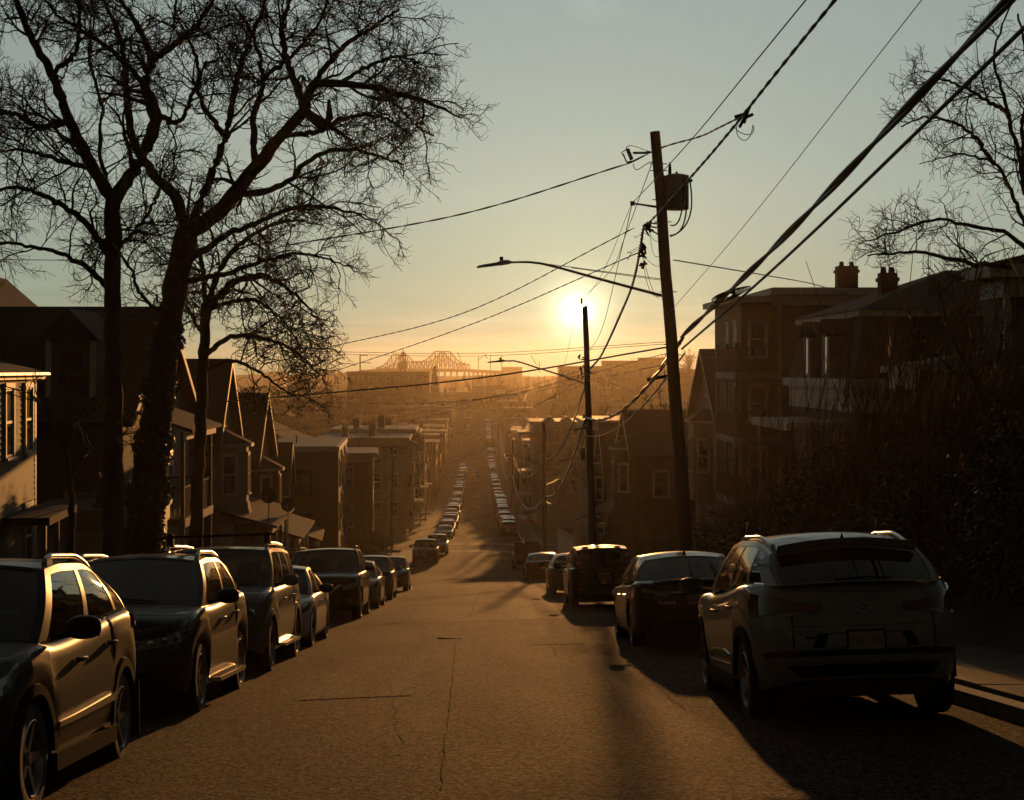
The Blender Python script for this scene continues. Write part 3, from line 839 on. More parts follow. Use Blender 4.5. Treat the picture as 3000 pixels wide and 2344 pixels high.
# --- L1: crossover at the left edge, nose towards us, cut by the frame
root = car_root('grey crossover cut off by the left edge of the picture, red tail lamp glowing', 'car', G_ROW_L)
c = Car(L=4.60, W=1.845, H=1.66, wb=2.66, fo=.93, tr=.355, gc=.26, zhf=.92, zc=1.09, zbf=1.06, zbr=1.20, xA=1.06, xRf=.30, xRr=-1.62, xD=-1.98, inset=.23, crown=.06, roofdrop=.14, tailrake=.18)
c.build(root, P_GREY, wins=((.07, .43), (.475, .77), (.80, .945)))
common(c, root, P_GREY, seams=(1.02, -.02, -1.02), handles=(-.00 + .22, -.78), flare=M_BLACK, mirror_m=P_BLACK, spokes=5)
c.rails(root, M_RAIL, .12, .90, .045, .022)
for side in (1, -1):
    mb = MB(); c.patch([(c.qx(.86), .30), (c.qx(-.88), .30), (c.qx(-.88), .365), (c.qx(.86), .345)], .020, side, nu=16, mb=mb); mb.build('side_moulding', M_CHROME, root, 50)
    mb = MB(); mb.grid([[c.G(u_, t_, side, .012) for t_ in (.03, .075)] for u_ in np.linspace(.05, .96, 16)]); mb.build('window_trim', M_CHROME, root)
    mb = MB(); mb.box((-.95, side * .86, .21), (.90, side * .925, .33)); mb.build('sill', M_BLACK, root)
c.two(root, 'tail_lamp', [(c.qx(-1.72), .86), (c.qy(.30 * 1.845, True), .80), (c.qy(.30 * 1.845, True), .94), (c.qx(-1.78), .97)], .030, M_RED, nu=12)
mb = MB()
for side in (1, -1):
    f = MB(); f.box((rear_axle(c) - .47, side * .80, .16), (rear_axle(c) - .445, side * .935, .62)); f.build('mud_flap', M_BLACK, root)
head_face(c, root); wipers(c, root)
place_car(root, -3.75, 13.2 + rear_axle(c), False)

# --- L2: big dark crossover
root = car_root('dark graphite crossover with running boards, nose to us, second car in the left row', 'car', G_ROW_L)
c = Car(L=4.93, W=1.95, H=1.69, wb=2.82, fo=.96, tr=.375, gc=.27, zhf=.96, zc=1.12, zbf=1.10, zbr=1.19, xA=1.10, xRf=.24, xRr=-1.80, xD=-2.20, inset=.24, crown=.07, roofdrop=.10, nose=.06, rake=.16)
c.build(root, P_GRAPH, glass_s=G_CAR, wins=((.07, .44), (.475, .77), (.80, .93)))
common(c, root, P_GRAPH, seams=(1.08, -.05, -1.05), handles=(.16, -.80), handle_m=M_CHROME, mirror_m=P_BLACK, spokes=7)
c.rails(root, M_RAIL, .08, .93, .055, .022)
W = c.p['W']; L = c.p['L']
c.front_full(root, 'grille', c.qy(.10 * W), c.qy(.235 * W), .40, .80, .010, M_BLACK)
c.front_full(root, 'grille_bar', c.qy(.20 * W), c.qy(.22 * W), .64, .69, .024, M_CHROME)
for sg in (1, -1):
    mb = MB(); mb.tube([c.surf(c.qy(f * W), v, .016, sg) for f, v in ((.10, .40), (.235, .80), (.0001, .81))], .012, 5); mb.build('grille_frame', M_CHROME, root)
for side in (1, -1):
    hl = c.patch([(c.qy(.245 * W), .64), (c.qx(L / 2 - .80), .76), (c.qx(L / 2 - .80), .90), (c.qy(.245 * W), .80)], .007, side, nu=12).build('headlight', M_LENS, root, 50)
    for k in range(5):
        t = (k + .6) / 5.6; q = c.qy(.26 * W) * (1 - t) + c.qx(L / 2 - .62) * t; v = .725 + .085 * t
        e = MB(); n_, _ = c.oq(q); a = c.surf(q, v, .010, side); nn = c.oq(q)[1]
        ax_ = Vector((nn[0], side * nn[1], 0)).normalized(); tt = Vector((-ax_.y, ax_.x, 0))
        e.add([a + (tt * math.cos(2 * math.pi * i / 12) + Vector((0, 0, 1)) * math.sin(2 * math.pi * i / 12)) * .036 + ax_ * h for h in (0, .012) for i in range(12)] + [a + ax_ * .016],
              [(i, (i + 1) % 12, 12 + (i + 1) % 12, 12 + i) for i in range(12)] + [(12 + i, 12 + (i + 1) % 12, 24) for i in range(12)])
        e.build('lamp_element', M_CHROME, hl, 40)
    rb = MB(); rb.hexa([(-.98, side * .90, .30), (.98, side * .90, .30), (.94, side * 1.06, .30), (-.94, side * 1.06, .30), (-.98, side * .90, .345), (.98, side * .90, .345), (.94, side * 1.06, .345), (-.94, side * 1.06, .345)])
    ro = rb.build('running_board', M_RAIL, root)
    tr_ = MB()
    for k in range(6): tr_.box((-.88, side * (.925 + .021 * k), .345), (.88, side * (.934 + .021 * k), .353))
    tr_.build('tread', M_BLACK, ro)
c.front_full(root, 'lower_intake', c.qy(.30 * W), c.qy(.32 * W), .08, .26, .008, M_BLACK)
c.front_full(root, 'bumper_strip', c.qy(.40 * W), c.qy(.40 * W), .065, .08, .012, M_CHROME)
wipers(c, root)
c.plate(root, None, rear=False, v=.33)
place_car(root, -3.80, 16.95 + front_axle(c), False)

# --- L3: tall silver-grey three-row off-roader with roof bars
root = car_root('tall grey boxy off-roader with a black roof rack bar, third car in the left row', 'car', G_ROW_L)
c = Car(L=5.12, W=1.98, H=1.79, wb=3.07, fo=.90, tr=.385, gc=.29, zhf=1.04, zc=1.20, zbf=1.17, zbr=1.23, xA=1.25, xRf=.52, xRr=-2.05, xD=-2.30, inset=.19, crown=.05, nose=.03, rake=.09)
c.build(root, P_STEEL, wins=((.055, .36), (.385, .665), (.69, .955)))
common(c, root, P_STEEL, seams=(1.18, .12, -.95), handles=(.38, -.72), handle_m=M_CHROME, flare=P_STEEL, spokes=5)
c.rails(root, M_RAIL, .06, .95, .06, .022)
W = c.p['W']; L = c.p['L']
mb = MB(); mb.hexa([(.06, -.86, 1.93), (.16, -.86, 1.93), (.16, .86, 1.93), (.06, .86, 1.93), (.07, -.86, 1.965), (.15, -.86, 1.965), (.15, .86, 1.965), (.07, .86, 1.965)]); rk = mb.build('roof_bar', M_BLACK, root)
for y in (-.72, .72):
    f = MB(); f.hexa([(.03, y - .05, 1.80), (.19, y - .05, 1.80), (.19, y + .05, 1.80), (.03, y + .05, 1.80), (.06, y - .04, 1.99), (.16, y - .04, 1.99), (.16, y + .04, 1.99), (.06, y + .04, 1.99)]); f.build('rack_clamp', M_BLACK, rk)
for side in (1, -1):
    hl = c.patch([(c.qy(.27 * W), .60), (c.qx(L / 2 - .50), .66), (c.qx(L / 2 - .55), .90), (c.qy(.26 * W), .84)], .007, side, nu=12, nv=6).build('headlight', M_LENS, root, 50)
    for f in (.31, .385):
        q = c.qy(f * W); a = c.surf(q, .735, .012, side); b = MB(); b.lathe([(.001, .02), (.05, .016), (.062, .0), (.062, -.02)], 16, 'x', a); b.build('lamp_element', M_CHROME, hl, 40)
    rb = MB(); rb.hexa([(-1.02, side * .90, .34), (1.02, side * .90, .34), (.98, side * 1.07, .34), (-.98, side * 1.07, .34), (-1.02, side * .90, .38), (1.02, side * .90, .38), (.98, side * 1.07, .38), (-.98, side * 1.07, .38)]); rb.build('running_board', M_RAIL, root)
    mb = MB(); mb.grid([[c.G(u_, t_, side, .012) for t_ in (.03, .07)] for u_ in np.linspace(.04, .97, 12)]); mb.build('window_trim', M_CHROME, root)
c.front_full(root, 'grille', c.qy(.19 * W), c.qy(.215 * W), .42, .86, .012, M_BLACK)
for v in (.56, .68): c.front_full(root, 'grille_bar', c.qy(.18 * W), c.qy(.18 * W), v, v + .045, .024, M_CHROME)
b = MB(); a = c.surf(0, .63, .03); b.tube([(a.x, .085 * math.cos(2 * math.pi * i / 24), a.z + .085 * math.sin(2 * math.pi * i / 24)) for i in range(25)], .008, 5)
for k in range(3): b.tube([a, a + Vector((0, .085 * math.sin(2 * math.pi * k / 3), .085 * math.cos(2 * math.pi * k / 3)))], .009, 5)
b.build('badge', M_CHROME, root)
c.front_full(root, 'lower_intake', c.qy(.34 * W), c.qy(.36 * W), .10, .30, .008, M_BLACK)
c.front_full(root, 'bumper_strip', c.qy(.40 * W), c.qy(.40 * W), .02, .10, .014, M_RAIL)
for k in range(5):
    mb = MB(); mb.box((1.28 + .0, .15 + .1 * k, 1.225), (1.36, .23 + .1 * k, 1.245)); mb.build('bonnet_vent', M_BLACK, root)
wipers(c, root); c.plate(root, None, rear=False, v=.36)
place_car(root, -3.80, 22.7 + front_axle(c), False)

def sedan(root, pnt, L=4.7, W=1.82, H=1.45, wb=2.75, zbelt=.95, trunk=1.02, glass=G_CAR, hi=True, xA=.95, xD=None, **k):
    xD = xD if xD is not None else -L / 2 + .62
    d = dict(L=L, W=W, H=H, wb=wb, fo=.93, tr=.325, gc=.20, zhf=.74, zc=.92, zbf=zbelt - .03, zbr=zbelt + .03, xA=xA, xRf=.10, xRr=xD + .62, xD=xD, zd=trunk - .02, ztail=trunk - .06, inset=.25, crown=.06, roofdrop=.07, tailrake=.05)
    d.update(k)
    return Car(**d).build(root, pnt, glass, glass, glass, wins=((.08, .46), (.50, .82)) if hi else ((.08, .82),), hi=hi)
def suv(root, pnt, L=4.6, W=1.85, H=1.68, wb=2.66, glass=G_CAR, hi=True, **k):
    d = dict(L=L, W=W, H=H, wb=wb, xA=L * .225, xRf=L * .06, xRr=-L / 2 + .66, xD=-L / 2 + .30, roofdrop=.08)
    d.update(k)
    return Car(**d).build(root, pnt, glass, glass, glass, wins=((.07, .43), (.475, .76), (.79, .94)) if hi else ((.07, .94),), hi=hi)

# --- L4: pale sedan tucked behind the off-roader
root = car_root('small white sedan half hidden behind the grey boxy off-roader', 'car', G_ROW_L)
c = sedan(root, P_WHITE, 4.5, 1.78, 1.46, 2.62)
common(c, root, P_WHITE, seams=(.88, -.10, -1.0), handles=(.12, -.82), mirror_m=P_BLACK, spokes=8); head_face(c, root); wipers(c, root)
place_car(root, -3.72, 28.5 + front_axle(c), False)
# --- L5: big dark off-roader
root = car_root('big black four-wheel-drive with a V shaped chrome grille, behind the white sedan', 'car', G_ROW_L)
c = suv(root, P_BLACK, 5.0, 1.96, 1.80, 2.85, tr=.38, gc=.30, zhf=1.02, zc=1.18, zbf=1.16, zbr=1.22, nose=.02, crown=.05, inset=.2)
W = c.p['W']; common(c, root, P_BLACK, seams=(1.05, 0, -1.0), handles=(.22, -.75), spokes=6)
c.rails(root, M_BLACK, .1, .95)
head_face(c, root, 'black', light=(.30, .4), lv=(.62, .86), gv=(.44, .86))
for side in (1, -1):
    mb = MB(); a = [c.surf(c.qy(f * W), v, .022, side) for f, v in ((.07, .46), (.235, .86))]; b = [c.surf(c.qy(f * W), v, .022, side) for f, v in ((.13, .46), (.285, .86))]
    mb.grid([a, b]); mb.build('grille_strut', M_CHROME, root)
ring_badge(c, root, .07, .055, .70, M_CHROME, '', rear=False); wipers(c, root)
place_car(root, -3.80, 40.2 + front_axle(c), False)
# --- L6, L7, L8
root = car_root('champagne small sedan showing one flank past the big black four-wheel-drive', 'car', G_ROW_L)
c = sedan(root, P_GOLD, 4.4, 1.74, 1.44, 2.6); common(c, root, P_GOLD, seams=(-.1,), handles=(.1, -.8), spokes=8); head_face(c, root)
place_car(root, -3.68, 47.3 + front_axle(c), False)
root = car_root('dark steel wagon seen nose-on between the champagne sedan and the last small hatchback', 'car', G_ROW_L)
c = suv(root, P_STEEL, 4.6, 1.80, 1.56, 2.66, zhf=.84, zc=1.0, zbf=.98, zbr=1.04); common(c, root, P_STEEL, seams=(0,), handles=(.2, -.8), spokes=8); head_face(c, root, 'chrome')
place_car(root, -3.75, 55.5 + front_axle(c), False)
root = car_root('silver hatchback at the low end of the left row above the crossing', 'car', G_ROW_L)
c = suv(root, P_SILVER, 4.1, 1.74, 1.50, 2.5, zhf=.80, zc=.98, zbf=.95, zbr=1.02); common(c, root, P_SILVER, seams=(0,), handles=(.2, -.7), spokes=8); head_face(c, root)
place_car(root, -3.70, 67.5 + front_axle(c), False)

# --- R1: silver compact crossover, nearest on the right, tail towards us
root = car_root('silver compact crossover nearest on the right, tail to us with plate 7DF 436', 'car', G_ROW_R)
c = Car(L=4.48, W=1.85, H=1.645, wb=2.67, fo=.87, tr=.35, gc=.27, zhf=.90, zc=1.07, zbf=1.05, zbr=1.20, xA=1.02, xRf=.24, xRr=-1.58, xD=-2.02, inset=.23, crown=.065, roofdrop=.12, tailr=.16, tailrake=.20, zd=1.19, ztail=1.14)
c.build(root, P_SILVER, glass_r=G_DARK, wins=((.065, .42), (.455, .77), (.80, .925)))
common(c, root, P_SILVER, seams=(.98, -.06, -1.0), handles=(.18, -.80), flare=M_BLACK, spokes=5, rim=M_RIM)
W = c.p['W']; L = c.p['L']
c.rails(root, M_RAIL, .12, .93, .022, .018); c.fin(root, P_BLACK, .92)
qc = lambda f: c.qy(f * W, True)
c.two(root, 'tail_lamp', [(qc(.20), .775), (c.qx(-L / 2 + .50), .68), (c.qx(-L / 2 + .66), .93), (qc(.205), .85)], .016, M_REDD, nu=14, nv=6)
c.two(root, 'reverse_lamp', [(qc(.225), .775), (qc(.36), .735), (qc(.40), .70), (qc(.36), .69)], .018, M_LENS)
c.front_full(root, 'tailgate_recess', 1 - qc(.245), 1 - qc(.215), .36, .525, .006, M_BLACK, rear=True)
c.front_full(root, 'plate_panel', 1 - qc(.19), 1 - qc(.165), .365, .515, .010, P_SILVER, rear=True)
c.front_full(root, 'bumper_step', 1 - qc(.34), 1 - qc(.30), .275, .335, .014, M_BLACK, rear=True)
c.front_full(root, 'bumper_lip', 1 - qc(.40), 1 - qc(.38), .205, .262, .026, P_SILVER, rear=True)
c.front_full(root, 'bumper_skirt', 1 - qc(.30), 1 - qc(.36), .03, .17, .004, M_BLACK, rear=True)
c.front_full(root, 'tailgate_crease', 1 - qc(.33), 1 - qc(.33), .600, .606, .003, M_SEAMC, rear=True)
for side in (1, -1):
    mb = MB(); mb.grid([[c.surf(q_, v, .003, side) for v in np.linspace(.30, .80, 12)] for q_ in (qc(.325) - .0012, qc(.325) + .0012)]); mb.build('panel_gap', M_SEAMC, root)
    mb = MB(); mb.box((-.90, side * .87, .215), (.86, side * .935, .33)); mb.build('sill', M_BLACK, root)
    mb = MB(); mb.tube([c.surf(c.qx(x), v, .004, side) for x, v in ((.62, .20), (.55, .30), (.30, .345), (-.30, .35), (-.62, .30), (-.70, .20), (.62, .20))], .007, 5); mb.build('door_crease', M_CHROME, root)
    mb = MB(); mb.grid([[c.G(u_, t_, side, .012) for t_ in (.03, .07)] for u_ in np.linspace(.05, .95, 14)]); mb.build('window_trim', M_CHROME, root)
c.two(root, 'reflector', [(qc(.30), .275), (qc(.44), .29), (qc(.44), .335), (qc(.30), .335)], .026, M_REDD)
c.plate(root, '7DF 436', v=.435)
ring_badge(c, root, .062, .036, .80, M_CHROME, 'slant_h')
c.script(root, 'Tucson', qc(.27), .545, .10, M_CHROME, .4, side=1)
c.patch([(qc(.27), .462), (qc(.225), .462), (qc(.225), .488), (qc(.27), .488)], .002, 1).build('dealer_sticker', M_BLACK, root)
mb = MB(); sp = [[c.W_(u_, t_, True, o_) for t_, o_ in ((.90, .01), (.98, .10), (1.0, .12), (1.0, .02))] for u_ in np.linspace(-.92, .92, 12)]; mb.grid(sp); mb.build('roof_spoiler', P_SILVER, root, 60)
wipers(c, root, True)
place_car(root, 3.30, 14.66 - rear_axle(c), True)

# --- R2: black sedan
root = car_root('black sedan with chrome boot strip and plate 8MLL 40, second on the right', 'car', G_ROW_R)
c = sedan(root, P_BLACK, 4.90, 1.85, 1.465, 2.776, xA=1.0, xD=-1.80, tr=.335, inset=.24, trunk=1.06)
W = c.p['W']; qc = lambda f: c.qy(f * W, True)
common(c, root, P_BLACK, seams=(.95, -.10, -1.05), handles=(.12, -.85), handle_m=M_CHROME, spokes=5)
c.two(root, 'tail_lamp', [(qc(.20), .70), (c.qx(-2.10), .84), (c.qx(-2.05), .93), (qc(.20), .80)], .010, M_REDD, nu=12)
c.two(root, 'reverse_lamp', [(qc(.215), .71), (qc(.33), .71), (qc(.33), .77), (qc(.215), .76)], .016, M_LENS)
c.front_full(root, 'boot_strip', 1 - qc(.20), 1 - qc(.20), .765, .80, .020, M_CHROME, rear=True)
c.front_full(root, 'bumper_strip', 1 - qc(.36), 1 - qc(.36), .15, .172, .014, M_CHROME, rear=True)
c.two(root, 'reflector', [(qc(.28), .10), (qc(.40), .10), (qc(.40), .14), (qc(.28), .14)], .012, M_REDD)
c.plate(root, '8MLL 40', v=.60)
ring_badge(c, root, .048, .042, .89, M_CHROME, 'h'); c.script(root, 'Accord', qc(.25), .545, .085, M_CHROME, .3)
mb = MB(); mb.grid([[c.surf(q_, 1.0, 0, sd) + Vector((o_, 0, .012 + o2)) for o_, o2 in ((-.02, .03), (.10, .012))] for sd, q_ in [(1, qc(f)) for f in (.36, .25, .12)] + [(-1, qc(f)) for f in (.0, .12, .25, .36)]]); mb.build('boot_lip', P_BLACK, root, 60)
c.fin(root, P_BLACK, .9)
mb = MB()
for side in (1, -1):
    e = MB(); e.lathe([(.04, -.04), (.045, -.04), (.045, .2), (.03, .2)], 14, 'x', (-2.42, side * .55, .27)); e.build('exhaust', M_CHROME, root)
place_car(root, 3.28, 25.4 - rear_axle(c), True)

# --- R3: dark compact people carrier, light seen through its windows
root = car_root('dark people carrier with upright tail lamps, plate 941 NK2, third on the right', 'car', G_ROW_R)
c = suv(root, P_NAVY, 4.58, 1.75, 1.63, 2.75, tr=.32, gc=.22, zhf=.86, zc=1.05, zbf=1.0, zbr=1.06, inset=.19, xRr=-1.86, xD=-2.05, tailrake=.08)
W = c.p['W']; qc = lambda f: c.qy(f * W, True)
common(c, root, P_NAVY, seams=(.9, -.1, -1.0), handles=(.1, -.8), spokes=7)
for side in (1, -1):
    mb = MB(); rows = []
    for i in range(9):
        t = i / 8; rows.append([c.W_(side * f, .02 + .80 * t, True, .02) for f in (.80, .88, .97)])
    mb.grid(rows); tl = mb.build('tail_lamp', M_RED, root, 60)
    for k in range(2):
        b = MB(); b.lathe([(.001, -.03), (.05, -.026), (.058, 0)], 16, 'x', c.W_(side * .885, .25 + .32 * k, True, .02)); b.build('lamp_element', M_LENS, tl, 40)
c.plate(root, '941 NK2', v=.72); ring_badge(c, root, .075, .058, .94, M_CHROME, 'wings'); c.script(root, 'mazda5', qc(.30), .88, .07, M_CHROME, .2)
c.two(root, 'reflector', [(qc(.30), .22), (qc(.40), .22), (qc(.40), .26), (qc(.30), .26)], .012, M_RED)
for y in (-.42, .42):
    mb = MB(); g_ = c.G(.9, 1); mb.lathe([(.001, .03), (.07, .022), (.10, 0)], 14, 'z', (g_.x + .05, y, g_.z + .04)); mb.build('roof_stud', M_BLACK, root)
place_car(root, 3.25, 42.6 - rear_axle(c), True)

# --- R4, R5
root = car_root('steel grey older sedan with a boot spoiler, ahead of the people carrier', 'car', G_ROW_R)
c = sedan(root, P_STEEL, 4.5, 1.76, 1.40, 2.6, trunk=.98); W = c.p['W']; qc = lambda f: c.qy(f * W, True)
common(c, root, P_STEEL, seams=(-.1,), handles=(.1, -.8), spokes=6); c.two(root, 'tail_lamp', [(qc(.26), .66), (c.qx(-2.0), .70), (c.qx(-2.0), .88), (qc(.26), .86)], .01, M_REDD); c.plate(root, None, v=.62)
mb = MB(); mb.box((-2.16, -.62, 1.10), (-2.02, .62, 1.125)); so = mb.build('boot_spoiler', P_STEEL, root)
for y in (-.5, .5):
    f = MB(); f.box((-2.13, y - .03, .97), (-2.06, y + .03, 1.10)); f.build('spoiler_foot', P_STEEL, so)
place_car(root, 3.25, 54.6 - rear_axle(c), True)
root = car_root('black sedan with slim lamps farthest down the right row before the crossing', 'car', G_ROW_R)
c = sedan(root, P_GRAPH, 4.85, 1.85, 1.47, 2.85, trunk=1.06); W = c.p['W']; qc = lambda f: c.qy(f * W, True)
common(c, root, P_GRAPH, seams=(-.1,), handles=(.1, -.8), spokes=7); c.two(root, 'tail_lamp', [(qc(.22), .74), (c.qx(-2.15), .78), (c.qx(-2.15), .86), (qc(.22), .84)], .01, M_RED); c.plate(root, None, v=.55)
place_car(root, 3.35, 84.0 - rear_axle(c), True)

# --- pickups by the crossing
def pickup(label, pnt, load, x, y, away):
    root = thing('parked_pickup', label, 'pickup')
    c = Car(L=5.6, W=1.98, H=1.86, wb=3.5, fo=.95, tr=.39, gc=.36, zhf=1.10, zc=1.22, zbf=1.20, zbr=1.22, xA=1.35, xRf=.75, xRr=-.55, xD=-.72, zd=1.20, ztail=1.20, nose=.02, rake=.04, tailrake=.0, inset=.22).build(root, pnt, G_DARK, G_DARK, G_DARK, wins=((.07, .50), (.56, .92)))
    W = c.p['W']; common(c, root, pnt, seams=(1.2, .1, -.8), handles=(.3, -.55), spokes=6)
    head_face(c, root, 'chrome')
    c.two(root, 'tail_lamp', [(c.qy(.38 * W, True), .45), (c.qx(-2.62), .45), (c.qx(-2.62), .92), (c.qy(.38 * W, True), .92)], .012, M_RED)
    c.front_full(root, 'rear_bumper', 1 - c.qy(.46 * W, True), 1 - c.qy(.46 * W, True), .06, .24, .05, M_BLACK, rear=True)
    if load:
        mb = MB(); mb.box((-2.7, -.88, 1.20), (-.85, .88, 1.72)); mb.box((-2.66, -.80, 1.72), (-1.5, .2, 1.95)); mb.box((-1.6, .25, 1.72), (-.95, .8, 1.86)); mb.build('load_rack', M_BLACK, root)
    place_car(root, x, y, away)
pickup('dark pickup with a boxy loaded bed on the right just before the crossing', P_BLACK, True, 3.35, 113.0, True)
pickup('dark pickup nose to us on the left just before the crossing', P_GRAPH, False, -4.0, 126.0, False)

# --- the long rows of cars beyond the crossing
G_FAR = 'cars parked along the far hill'
def far_proto(kind, hi=False):
    root = thing('parked_car', 'car', 'car')
    pm = M_FAR
    if kind == 'sedan': c = sedan(root, pm, hi=False, glass=G_BLK)
    elif kind == 'hatch': c = suv(root, pm, 4.2, 1.76, 1.52, 2.55, glass=G_BLK, hi=False, zhf=.82, zc=.98, zbf=.95, zbr=1.02)
    elif kind == 'van': c = suv(root, pm, 4.9, 1.95, 2.0, 2.95, glass=G_BLK, hi=False, zhf=1.05, zc=1.2, zbf=1.2, zbr=1.22, xRr=-2.2, xD=-2.35, inset=.14)
    else: c = suv(root, pm, 4.7, 1.88, 1.74, 2.7, glass=G_BLK, hi=False)
    wheels(root, c.p, M_RIM, 5, 14); W = c.p['W']
    c.two(root, 'headlight', [(c.qy(.24 * W), .62), (c.qx(c.p['L'] / 2 - .5), .68), (c.qx(c.p['L'] / 2 - .5), .88), (c.qy(.24 * W), .82)], .01, M_LENS, nu=4, nv=2)
    c.two(root, 'tail_lamp', [(c.qy(.27 * W, True), .70), (c.qx(-c.p['L'] / 2 + .3), .74), (c.qx(-c.p['L'] / 2 + .3), .90), (c.qy(.27 * W, True), .90)], .01, M_RED, nu=4, nv=2)
    mb = MB(); a = c.surf(1, .5, .01); mb.box((a.x - .006, -.15, a.z - .075), (a.x + .004, .15, a.z + .075)); mb.build('licence_plate', M_PLATE, root)
    return root
M_FAR = bpy.data.materials.new('paint_far'); M_FAR.use_nodes = True
_n, _l = M_FAR.node_tree.nodes, M_FAR.node_tree.links; _b = _n['Principled BSDF']
_oi = _n.new('ShaderNodeObjectInfo'); _l.new(_oi.outputs['Color'], _b.inputs['Base Color'])
_b.inputs['Metallic'].default_value = .35; _b.inputs['Roughness'].default_value = .35; _b.inputs['Coat Weight'].default_value = .5
protos = {k: far_proto(k) for k in ('sedan', 'hatch', 'suv', 'van')}
used = set()
COLS = (('black', (.01, .01, .01)), ('dark grey', (.04, .04, .04)), ('silver', (.22, .22, .21)), ('white', (.42, .41, .38)), ('dark blue', (.012, .016, .035)), ('dark red', (.08, .012, .010)), ('mid grey', (.12, .12, .12)), ('tan', (.22, .18, .12)))
ORD = ('first second third fourth fifth sixth seventh eighth ninth tenth eleventh twelfth thirteenth fourteenth fifteenth sixteenth seventeenth eighteenth nineteenth twentieth').split()
def ordn(i): return ORD[i] if i < 20 else (('twenty-' if i < 29 else 'thirty-' if i < 39 else 'forty-') + ORD[(i - 19) % 10 - 1 + (1 if (i - 19) % 10 == 0 else 0)] if (i - 19) % 10 else {29: 'thirtieth', 39: 'fortieth'}.get(i, 'fortieth'))
def far_car(kind, x, y, away, cname, cval, label):
    o = protos[kind] if kind not in used else copy_tree(protos[kind]); used.add(kind)
    tag(o, label, 'car', G_FAR)
    for ch in o.children:
        if ch.name.startswith('body'): ch.color = (*cval, 1)
    place_car(o, x, y, away, random.uniform(-.015, .015))
KN = {'sedan': 'sedan', 'hatch': 'hatchback', 'suv': 'tall crossover', 'van': 'van'}
rr_ = random.Random(12)
def row(x, ys, away, where):
    for i, y in enumerate(ys):
        k = rr_.choice(('sedan', 'sedan', 'suv', 'suv', 'hatch', 'van') if i else ('suv',)); cn_, cv = COLS[rr_.choice((0, 0, 1, 1, 1, 2, 2, 3, 4, 4, 5, 6, 6, 7))]
        far_car(k, x + rr_.uniform(-.12, .12), y, away, cn_, cv, f'{cn_} {KN[k]}, {ordn(i)} up the far hill in the {where} row from the crossing')
def run(y0, y1, gaps=()):
    ys, y = [], y0
    while y < y1:
        if not any(a < y < b for a, b in gaps): ys.append(y)
        y += rr_.uniform(5.6, 7.2) + (rr_.uniform(4, 9) if rr_.random() < .14 else 0)
    return ys
row(-3.5, run(139, 143) + run(176, 330, ((300, 306),)) + run(338, 400) + [540, 575, 640, 655], False, 'left')
row(3.5, run(182, 318) + run(326, 372, ()) + run(384, 470) + run(505, 620, ((560, 575),)), True, 'right')
far_car('sedan', -.6, 372, True, 'silver', (.33, .33, .32), 'silver sedan driving in the middle of the road on the far hill')

# ------------------------------------------------------------------ utility poles, street lamps, wires
M_POLE = mat('pole_wood', (.060, .042, .028), .85, var=.35, scale=3, bump=.5, bscale=12, stretch=(1, 1, .12))
M_STEEL = mat('galvanised', (.20, .20, .19), .5, metal=.6, var=.15, scale=8)
M_TANK = mat('transformer_grey', (.26, .27, .25), .5, var=.12, scale=5)
M_WIRE = mat('wire_black', (.014, .013, .012), .45)
M_WIREG = mat('wire_bare', (.10, .09, .08), .35, metal=.7)
M_CERAM = mat('insulator', (.07, .045, .035), .25)
def pole(label, base, top, r0=.17, r1=.115):
    root = thing('utility_pole', label, 'utility pole', base, group='poles along the right kerb' if base[0] > 0 else None)
    b = Vector((0, 0, -.4)); t = Vector(top) - Vector(base)
    mb = MB(); n = 14
    pts = [b.lerp(t, i / n) + Vector((.012 * math.sin(i * 1.7), 0, 0)) for i in range(n + 1)]
    mb.tube(pts, [r0 + (r1 - r0) * i / n for i in range(n + 1)], 14); mb.build('shaft', M_POLE, root, 50)
    return root
def P1(z):      # axis of the leaning transformer pole at world height z
    t = (z - P1b.z) / (P1t.z - P1b.z); return P1b.lerp(P1t, t)
Y1 = 38.0
P1b = Vector((at(2030, 1500, Y1).x, Y1, zroad(Y1) + .1)); P1t = at(1920, 386, Y1)
p1 = pole('leaning wooden pole carrying the grey transformer can and a street lamp arm', P1b, P1t)
def rel(p): return Vector(p) - P1b
# transformer can
a = at(1982, 565, Y1 - .02)
mb = MB(); rt = .285
mb.lathe([(.001, .44), (rt * .5, .435), (rt * .98, .40), (rt * 1.03, .39), (rt * 1.03, .365), (rt, .36), (rt, -.36), (rt * .97, -.385), (rt * .9, -.395), (.001, -.395)], 26, 'z', rel(a) + Vector((0, 0, 0)))
can = mb.build('transformer', M_TANK, p1, 40)
mb = MB(); k = rel(a) + Vector((-.16, -.05, .40))
mb.lathe([(.03, 0), (.05, .03), (.03, .05), (.05, .08), (.03, .10), (.048, .13), (.03, .15), (.045, .18), (.025, .20), (.035, .24), (.02, .27), (.02, .30)], 12, 'z', k); mb.build('bushing', M_CERAM, can, 50)
mb = MB(); mb.lathe([(.001, .07), (.03, .05), (.03, 0)], 10, 'z', rel(a) + Vector((0, 0, .43))); mb.build('cap_bolt', M_STEEL, can)
for k in range(3):
    mb = MB(); q = rel(a) + Vector((.285, -.09 + .09 * k, .28)); mb.lathe([(.02, -.02), (.045, 0), (.02, .03), (.04, .05), (.015, .08)], 8, 'x', q); mb.build('secondary_bushing', M_CERAM, can)
mb = MB(); mb.box(rel(a) + Vector((-.46, -.05, .18)), rel(a) + Vector((-.24, .05, .26))); mb.box(rel(a) + Vector((-.46, -.05, -.26)), rel(a) + Vector((-.24, .05, -.18))); mb.build('hanger_bracket', M_STEEL, p1)
